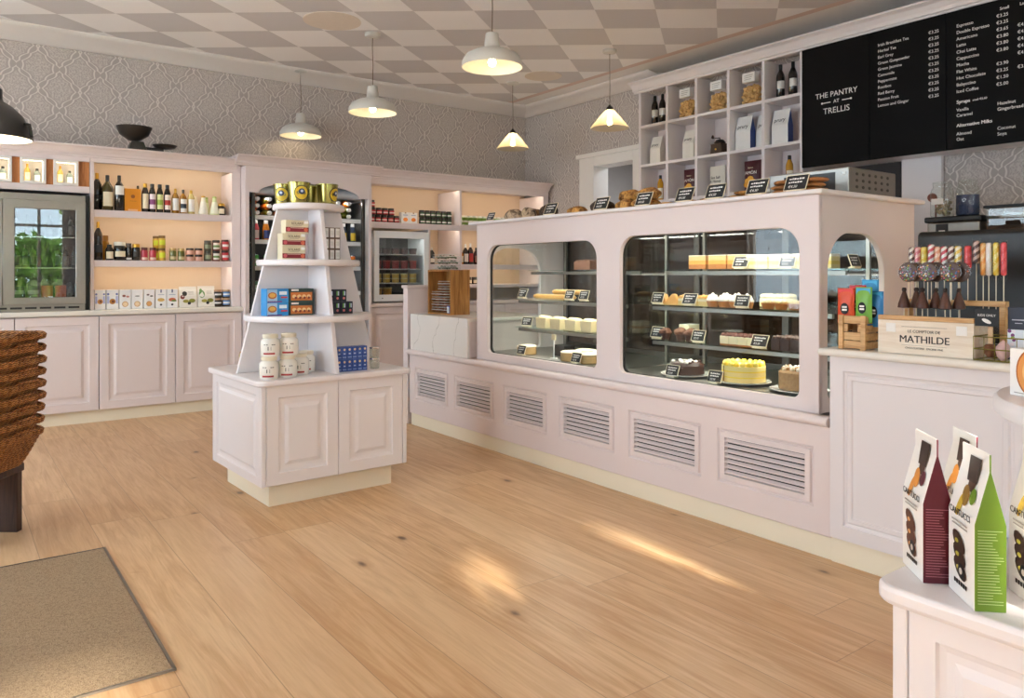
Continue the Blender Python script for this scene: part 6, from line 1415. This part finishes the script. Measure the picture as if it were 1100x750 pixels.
for i, (y, x) in enumerate(((1.61, 3.262), (1.585, 3.315), (1.535, 3.262), (1.505, 3.315), (1.445, 3.262), (1.415, 3.315))): KSP.put((x, y, ZC_ + .012), ORD[i] + ' brown hot chocolate stick from the left, standing in the lettered box', 'sweet', 'hot chocolate sticks')
# black till slab behind
ts = empty('black_machine', (3.80, 1.55, ZC_)); MB().prism([(-.03, .06), (.03, .06), (.07, .52), (.05, .535), (.01, .535), (-.005, .52)], 'y', -.22, .26, BLACK).build('panel', ts, .012, 3); MB().box(-.02, .12, -.12, .15, .02, .2, BLACK).build('neck', ts, .006); MB().box(-.06, .14, -.16, .19, 0, .02, BLACK).build('foot_plate', ts, .004)
tag(ts, 'large black machine panel standing behind the lollipop rack', 'till')
# wire basket with gifts
wb = empty('wire_basket', (3.24, 1.165, ZC_)); OL = C('8A8038', .4, .7); mb = MB()
for z in (.003, .045, .092): mb.tube([(-.06, -.12, z), (.08, -.12, z), (.08, .14, z), (-.06, .14, z)], .0024, OL, 6, True)
for k in range(8): y = -.12 + .26 * k / 7; mb.tube([(-.06, y, .003), (-.06, y, .092)], .0014, OL, 5); mb.tube([(.08, y, .003), (.08, y, .092)], .0014, OL, 5); mb.tube([(-.06, y, .003), (.08, y, .003)], .0014, OL, 5)
mb.build('wire_frame', wb); tag(wb, 'olive wire basket of small gifts at the right of the till counter', 'basket')
gg = 'gifts in the wire basket'
def mk_gift():
    r = empty('gift_bag'); m = MB()
    m.blob((0, 0, .03), (.026, .024, .028), C('7A4E34', .7, var=.3, scale=40), 3, .2, 2); m.build('sweets', r); MB().prism([(-.03, .0), (.03, 0), (.036, .06), (.03, .125), (-.03, .125), (-.036, .06)], 'y', -.03, .03, PLASTIC).build('clear_wrap', r, .008, 2)
    MB().box(-.008, .008, -.004, .004, .055, .13, C('D8B890', .6)).build('wooden_stick', r); MB().box(-.042, .042, -.036, -.032, .125, .192, BLACKP).build('header_card', r, .001)
    text('lettering', 'KIDS ONLY', .0125, TXTW, r, FM(0, -.0366, .163), align='CENTER', ex=.0003); m = MB(); m.lathe([(.012, -.0004), (.012, .0004)], TXTW, 16, T=Matrix.Translation((0, -.0364, .145)) @ Matrix.Rotation(.45, 4, 'Y') @ Matrix.Scale(1.5, 4, (1, 0, 0)) @ Matrix.Rotation(PI / 2, 4, 'X') @ Matrix.Scale(.6, 4, (0, 1, 0))); m.build('emblem', r); return r
Kind(mk_gift).put((3.245, 1.27, ZC_ + .006), 'clear bag of sweets with black card in the wire basket', 'gift', gg, RZ)
def mk_cardg(): 
    r = empty('gift_box'); MB().box(-.045, .045, 0, .03, .0, .20, C('23283A', .5)).build('box', r, .002); m = MB(); rn = random.Random(4)
    m.box(-.0452, .0452, -.0008, 0, .04, .115, C('DCE6F0', .6))
    for k in range(26): m.lathe([(.007, -.0006), (.0, .0006)], [C('7A3A7A'), C('D8C24A'), C('8AA84A'), C('E8E4EC'), C('A85A8A')][k % 5], 8, T=Matrix.Translation((rn.choice((-1, 1)) * rn.uniform(.022, .04), -.0014, rn.uniform(.045, .112))) @ Matrix.Rotation(PI / 2, 4, 'X'))
    m.build('floral_sleeve', r); m = MB(); m.box(-.03, .02, -.0008, 0, .150, .154, C('B9BCC8')); m.box(-.02, .005, -.0008, 0, .138, .141, C('B9BCC8')); m.build('print', r); return r
Kind(mk_cardg).put((3.255, 1.17, ZC_ + .006), 'dark blue gift box with flowery sleeve in the wire basket', 'gift', gg, RZ)
for i, y in enumerate((1.215, 1.12, 1.075)):
    o = MB().blob((0, 0, .035), (.03, .028, .034), C(['D8B4B0', '6A4A34', 'E0C4C0'][i], .6, var=.3, scale=50), i, .2, 2).build('sweet_bundle'); o.location = (3.215, y, ZC_ + .004); tag(o, ['pink', 'brown', 'pale pink'][i] + ' wrapped sweet bundle at the front of the wire basket', 'gift', gg)
# coffee machines along the wall
gm = empty('coffee_brewer', (5.62, 2.395, .9505)); MB().box(-.1, .16, -.17, .17, 0, .70, STEEL).build('body', gm, .01, 3); MB().box(-.115, .17, -.185, .185, .7005, .74, BLACK).build('top_cap', gm, .01, 3); MB().box(-.104, -.1005, .03, .11, .05, .69, BLACK).build('front_strip', gm); MB().box(-.106, -.1042, .05, .09, .63, .645, TXTW).build('badge', gm)
tag(gm, 'steel coffee brewer with black lid carrying two glass jars', 'coffee machine')
def mk_gjar(fill):
    def f():
        r = .074; o = MB().lathe([(r * .92, 0), (r, .012), (r, .17), (r * .9, .195), (r * .8, .205), (r * .8, .225), (r * .84, .23)], JGLASS, 28, cap=False).build('glass_jar'); m = MB()
        if fill == 'cork':
            rn = random.Random(7)
            for k in range(30): m.blob((rn.uniform(-.04, .04), rn.uniform(-.04, .04), .02 + .1 * k / 30), (.018, .015, .014), C('B9A98A', .8, var=.2), k, .2, 1)
        else: m.lathe([(r * .9, .004), (r * .94, .02), (r * .94, .14)], C('2A3A5E', .7, bump=.4, var=.3, scale=50), 24)
        c = m.build('contents', o); c['kind'] = 'stuff'; MB().lathe([(r * .1, .231), (r * .8, .231), (r * .82, .236), (r * .8, .242), (r * .3, .246)], JGLASS, 28).build('lid', o)
        if fill == 'cork': MB().box(-r - .003, -r - .001, -.04, .04, .085, .125, PAPERW).build('label', o)
        return o
    return f
Kind(mk_gjar('cork')).put((5.58, 2.49, 1.6912), 'left clear glass jar of pale bits with white label on the coffee brewer', 'jar'); Kind(mk_gjar('blue')).put((5.58, 2.325, 1.6912), 'right clear glass jar filled with dark blue packets on the coffee brewer', 'jar')
sc2 = empty('copper_pan', (5.66, 2.60, 1.692)); MB().lathe([(.0, 0), (.05, .004), (.055, .03), (.05, .03)], C('B4766A', .3, .6), 20, T=Matrix.Translation((0, 0, .145)) @ Matrix.Rotation(PI / 2.6, 4, 'Y') @ Matrix.Scale(.6, 4)).build('bowl', sc2); MB().tube([(0, 0, .14), (.0, -.03, .1), (0, -.03, .0)], .006, C('B4766A', .3, .6), 8).build('handle', sc2)
tag(sc2, 'copper coloured scoop peeping out left of the glass jars', 'scoop')
gh = empty('coffee_grinder', (5.62, 1.925, .9505)); MB().box(-.12, .14, -.2, .2, 0, .55, BLACK).build('body', gh, .01, 3); MB().box(-.12, .14, -.26, .26, .551, .775, JGLASS).build('hopper', gh, .004); MB().box(-.112, .132, -.252, .252, .556, .71, C('3A2820', .6, bump=.6, var=.4, scale=90)).build('coffee_beans', gh); MB().box(-.13, .15, -.27, .27, .776, .795, BLACK).build('lid', gh, .004)
tag(gh, 'coffee grinder with clear bean hopper at the right edge by the wallpaper', 'coffee grinder')
wr = MB().box(6.143, 6.149, -2.0, 2.725, .95, 2.2, PAPER).build('backsplash'); struct(wr); wr.name = 'trim_4'

# ================================================================== near island goods
zN = .7155
def bag_art(accent, col):
    def a(mb, w, d, h, hb, Y):
        ck = C('33221A', .5); nut = C('D08A3A', .5) if col == 'almond' else C('8A6A2E', .5)
        # chocolate block at the top, almonds or pistachios below, stacked biscuits at the foot
        for (x0, x1, z0, z1, m_) in ((-.012, .026, .78, .945, ck), (-.002, .020, .72, .79, C('4A3226', .5))):
            mb.quad([(x0, Y(z0 * h) - .0002, z0 * h), (x1, Y(z0 * h) - .0002, z0 * h), (x1 + .004, Y(z1 * h) - .0002, z1 * h), (x0 - .002, Y(z1 * h) - .0002, z1 * h)], m_)
        slab_disc(mb, .0, h * .685, .016, nut, Y, .8, 1.2, .0004, 14, .3); slab_disc(mb, -.013, h * .61, .014, C('C8A83A', .5) if col != 'almond' else nut, Y, .6, 1.5, .0004, 14, -.2); slab_disc(mb, .026, h * .70, .011, C(accent, .4), Y, 1, 1.3, .0006)
        for k in range(3): slab_disc(mb, -.006 + .003 * k, h * (.37 - .085 * k), .024, C('5A3526', .6) if col == 'almond' else ck, Y, 1.15, .62, .0004 + .0002 * k, 14, -.5); slab_disc(mb, -.012 + .003 * k, h * (.372 - .085 * k), .006, C('D8A46A', .6) if col == 'almond' else C('A8A03A', .6), Y, 1.2, .7, .0012, 10)
        slab_disc(mb, .006, h * .19, .0125, BLACKP, Y, 1, 1.1, .0016, 18); slab_disc(mb, .006, h * .19, .006, C('C9C2B8'), Y, 1, 1, .0019, 12)
    return a
def mk_bbag(side, col):
    def f():
        w, d, h = .107, .052, .272; hb = h * .55; o = pouch('biscuit_bag', w, d, h, C('F0EEEA', .35, coat=.2), C(side, .35, var=.04), bag_art(side, col), .032)()
        sl = math.atan2(d / 2, h - .016 - hb); text('lettering', 'CANTUCCI', .0165, TXTB, o, Matrix.Translation((0, -.0022, h * .545)) @ FM(0, 0, 0), align='CENTER', ex=.0003)
        m = MB()
        for q in range(6): m.box(-.024 + .009 * q, -.018 + .009 * q, -.0020, -.0014, h * .088, h * .088 + .0075, TXTB)
        for q in range(2): m.box(-.03, .03, -.0030 - .0006 * (1 - q), -.0022, h * (.50 - .025 * q), h * (.507 - .025 * q), C('A8A09A'))
        m.build('small_print', o); m = MB(); rn = random.Random(2)
        lite = C('B4C888' if side[0] == '6' else 'B06A78', .5)
        for k in range(26):
            z = h * (.05 + .0185 * k); ins = .005; L = (d - 2 * ins) * rn.uniform(.55, 1.)
            m.box(w / 2 + .0012, w / 2 + .0016, ins, ins + L, z, z + .0012, lite)
        m.build('side_print', o); return o
    return f
KBR, KBG = Kind(mk_bbag('5E1626', 'almond')), Kind(mk_bbag('678624', 'pistachio')); BRZ = math.radians(-135); gbg = 'biscuit bags on the near island'
KBR.put((1.517, .733, zN), 'white biscuit bag with dark red side, leftmost on the near island', 'bag', gbg, BRZ)
KBG.put((1.465, .622, zN), 'white biscuit bag with bright green side, frontmost on the near island', 'bag', gbg, BRZ)
KBR.put((1.605, .700, zN), 'white biscuit bag with dark red side standing behind between two others', 'bag', gbg, BRZ)
KBG.put((1.546, .552, zN), 'white biscuit bag with green nuts picture, cut off at the right edge', 'bag', gbg, BRZ)
def art_ck(mb, w, h):
    disc_on(mb, 0, h * .52, w * .36, C('A85A24', .6), -.0009, seg=30, sz=1.1); disc_on(mb, 0, h * .52, w * .33, C('D8904A', .6), -.0012, seg=30, sz=1.1); disc_on(mb, .002, h * .53, w * .24, C('E6B87A', .6), -.0015, seg=24, sz=1.1)
    for k in range(5): disc_on(mb, w * .12 * math.cos(k * 1.26), h * .53 + w * .12 * math.sin(k * 1.26), w * .014, C('8A5024'), -.0018)
    plate(mb, -w * .4, -w * .05, h * .06, h * .075, C('8A8682'), -.0009)
Kind(carton('cookie_box', .125, .045, .096, C('F2F0EE', .45), art_ck)).put((1.735, .600, 1.0505), 'white box with large cookie picture on the shelf of the near island', 'box', None, math.radians(-118.6))

# ================================================================== stacked wicker baskets
st_ = empty('dark_wood_stand', (.06, 4.60, 0)); AZ = -0.638
st_.rotation_euler = (0, 0, AZ)
MB().box(-.27, .215, -.15, .15, .30, .338, DARKW).build('top_board', st_, .004)
for s_ in (-1, 1): x = (.16 if s_ > 0 else -.215); MB().box(x - .06, x + .05, -.14, -.10, 0, .2995, DARKW).build('leg', st_, .004); MB().box(x - .06, x + .05, .10, .14, 0, .2995, DARKW).build('leg', st_, .004)
tag(st_, 'dark stained wooden stand under the stacked wicker baskets at left', 'stand')
def mk_basket(full):
    def f():
        r = empty('wicker_basket'); rn = random.Random(1); A, B, Hb = .30, .21, .165
        def ring(t, n=72):     # t 0 bottom..1 rim
            k = .70 + .30 * t ** .8; P = rrect(-A * k, -B * k, A * k, B * k, .09 * k, None, 12); return P
        if full:
            mb = MB(); rows = []; nr = 14
            for j in range(nr + 1):
                t = j / nr; rows.append([mb.bm.verts.new((x, y, Hb * t)) for x, y in ring(t)])
            for j in range(nr):
                n = len(rows[0])
                for i in range(n): mb.face([rows[j][i], rows[j][(i + 1) % n], rows[j + 1][(i + 1) % n], rows[j + 1][i]], WICKER, True)
            mb.face(rows[0][::-1], WICKER); mb.build('woven_body', r)
            mb = MB()
            for j in range(15):
                t = (j + .5) / 16; P = ring(t); n = len(P); c = []
                for i, (x, y) in enumerate(P):
                    q = 1 + .016 * math.sin(i * PI / 2 + (j % 2) * PI); c.append((x * q, y * q, Hb * t))
                mb.tube(c, .0062, WICKER, 6, True)
            mb.build('weave_strands', r)
        else:
            mb = MB(); rows = []
            for t in (.72, .86, 1.0): rows.append([mb.bm.verts.new((x * .985, y * .985, Hb * t)) for x, y in ring(t)])
            for j in range(2):
                n = len(rows[0])
                for i in range(n): mb.face([rows[j][i], rows[j][(i + 1) % n], rows[j + 1][(i + 1) % n], rows[j + 1][i]], WICKER, True)
            mb.build('woven_body', r)
        mb = MB()
        P0 = rrect(-A, -B, A, B, .09, None, 14); P = []
        for i in range(len(P0)):
            a, b = P0[i], P0[(i + 1) % len(P0)]; d = math.hypot(b[0] - a[0], b[1] - a[1]); m_ = max(1, int(d / .012))
            for q in range(m_): P.append((a[0] + (b[0] - a[0]) * q / m_, a[1] + (b[1] - a[1]) * q / m_))
        n = len(P); turns = 30
        for s_ in range(3):
            c = []
            for i, (x, y) in enumerate(P):
                L = math.hypot(x, y); a = 2 * PI * (turns * i / n + s_ / 3); c.append((x + x / L * .011 * math.cos(a), y + y / L * .011 * math.cos(a), Hb + .011 * math.sin(a)))
            mb.tube(c, .0095, WICKER, 6, True)
        mb.build('braided_rim', r)
        mb = MB(); hz = Hb + .022
        for s_ in (-1, 1): mb.tube([(s_ * .0 - .10, -B - .006, Hb + .006), (-.09, -B - .012, hz), (.09, -B - .012, hz), (.10, -B - .006, Hb + .006)], .008, WICKL, 8) if s_ < 0 else mb.tube([(A + .004, -.09, Hb + .006), (A + .010, -.08, hz), (A + .010, .08, hz), (A + .004, .09, Hb + .006)], .007, WICKER, 8)
        mb.build('handle', r); return r
    return f
KBF, KBS = Kind(mk_basket(True)), Kind(mk_basket(False)); rn = random.Random(11)
nb_ = 9
for k in range(nb_):
    K_ = KBF if k == 0 else KBS
    l = 'lowest woven wicker basket resting on the dark stand' if k == 0 else ('topmost wicker basket of the nested stack at left' if k == nb_ - 1 else ORD[k] + ' wicker basket up in the nested stack at left')
    K_.put((.078 + rn.uniform(-.002, .002), 4.58 + rn.uniform(-.002, .002), .339 + k * .0605), l, 'basket', 'nested wicker baskets', AZ + rn.uniform(-.006, .006), scale=(.93 + .012 * min(k, 4) / 1., .95, 1))

# ================================================================== pendant lamps
def pendant_white():
    r = empty('pendant_lamp'); D = ZC
    MB().lathe([(.212, 0), (.2135, .004), (.207, .045), (.185, .082), (.13, .112), (.07, .128), (.056, .136), (.045, .235), (.02, .243), (.0, .243)], ENAMEL, 48, cap=False, sharp=60).lathe([(.2085, .002), (.203, .044), (.181, .078), (.127, .106), (.06, .12), (.0, .123)], C('FBF3E2', .5), 48, cap=False, sharp=60).build('shade', r)
    MB().lathe([(.016, .12), (.018, .085), (.014, .07)], C('3A3632', .5), 14).build('lamp_holder', r); MB().lathe([(0, .005), (.02, .012), (.03, .034), (.022, .055), (.013, .07)], BULB, 18).build('bulb', r)
    return r
KPW = Kind(pendant_white)
def hang(K_, x, y, z, h, label, power, col, rose=True, wire=.0035):
    o = K_.put((x, y, z), label, 'lamp', 'pendant lamps')
    MB().tube([(0, 0, h), (.006, .004, h + (ZC - z - h) * .4), (-.004, -.003, h + (ZC - z - h) * .75), (0, 0, ZC - z - .02)], wire, CABLE, 6).build('cable', o)
    if rose: MB().lathe([(.03, ZC - z - .03), (.06, ZC - z - .022), (.068, ZC - z - .012), (.068, ZC - z - .0005)], ENAMEL, 24).build('ceiling_rose', o)
    light('lamp_glow', 'POINT', (x, y, z + (.04 if h > .23 else .03)), power, col, shadow_soft_size=.03)
    return o
hang(KPW, 2.985, 7.74, 2.735, .24, 'white enamel pendant lamp nearest the back wall', PEND * .45, (1, .80, .52))
hang(KPW, 3.045, 6.185, 2.723, .24, 'white enamel pendant lamp in the middle of the row of three', PEND, (1, .80, .52))
hang(KPW, 3.06, 4.36, 2.735, .24, 'white enamel pendant lamp nearest the camera, largest of three', PEND, (1, .80, .52))
def pendant_cone():
    r = empty('pendant_lamp'); mb = MB(); seg = 72; pr = [(.182, 0), (.176, .008), (.10, .105), (.05, .165), (.03, .18)]; V = []
    for k, (q, z) in enumerate(pr): V.append([mb.bm.verts.new(((q * (1 + (.02 if i % 2 else -.02) * (k > 0))) * math.cos(2 * PI * i / seg), (q * (1 + (.02 if i % 2 else -.02) * (k > 0))) * math.sin(2 * PI * i / seg), z)) for i in range(seg)])
    for k in range(len(pr) - 1):
        for i in range(seg): mb.face([V[k][i], V[k][(i + 1) % seg], V[k + 1][(i + 1) % seg], V[k + 1][i]], SHADE, True)
    mb.build('glass_shade', r); MB().lathe([(.034, .172), (.036, .178), (.03, .2), (.012, .215), (.008, .225)], C('2A2622', .4, .5), 18).build('gallery', r); MB().lathe([(0, .03), (.02, .036), (.028, .06), (.018, .09), (.012, .12), (.012, .172)], BULB, 16).build('bulb', r); return r
KPC = Kind(pendant_cone)
hang(KPC, 5.09, 6.85, 2.69, .22, 'small ribbed glass cone pendant lamp farther back over the serving aisle', PEND * .6, (1, .74, .42)); hang(KPC, 5.09, 5.30, 2.683, .22, 'ribbed glass cone pendant lamp left of the pigeonhole shelves', PEND * .6, (1, .74, .42))
def pendant_black():
    r = empty('pendant_lamp')
    MB().lathe([(.2, 0), (.202, .004), (.185, .075), (.15, .14), (.10, .19), (.055, .218), (.05, .235), (.05, .285), (.035, .3), (0, .302)], LAMPBLK, 48, cap=False, sharp=60).lathe([(.196, .002), (.18, .073), (.146, .135), (.09, .185), (.0, .205)], C('EFE6D6', .5), 48, cap=False, sharp=60).build('shade', r)
    MB().tube([(.186, 0, .085), (.215, 0, .08), (.222, 0, .04), (.226, 0, .005)], .009, BLACK, 8).build('hook', r); MB().lathe([(0, .03), (.022, .04), (.032, .065), (.02, .095), (.014, .2)], BULB, 16).build('bulb', r); return r
ob = hang(Kind(pendant_black), .215, 5.31, 2.075, .30, 'dark grey bell pendant lamp cut off at the upper left edge', 8, (1, .86, .62)); ob.rotation_euler = (0, 0, AZ)
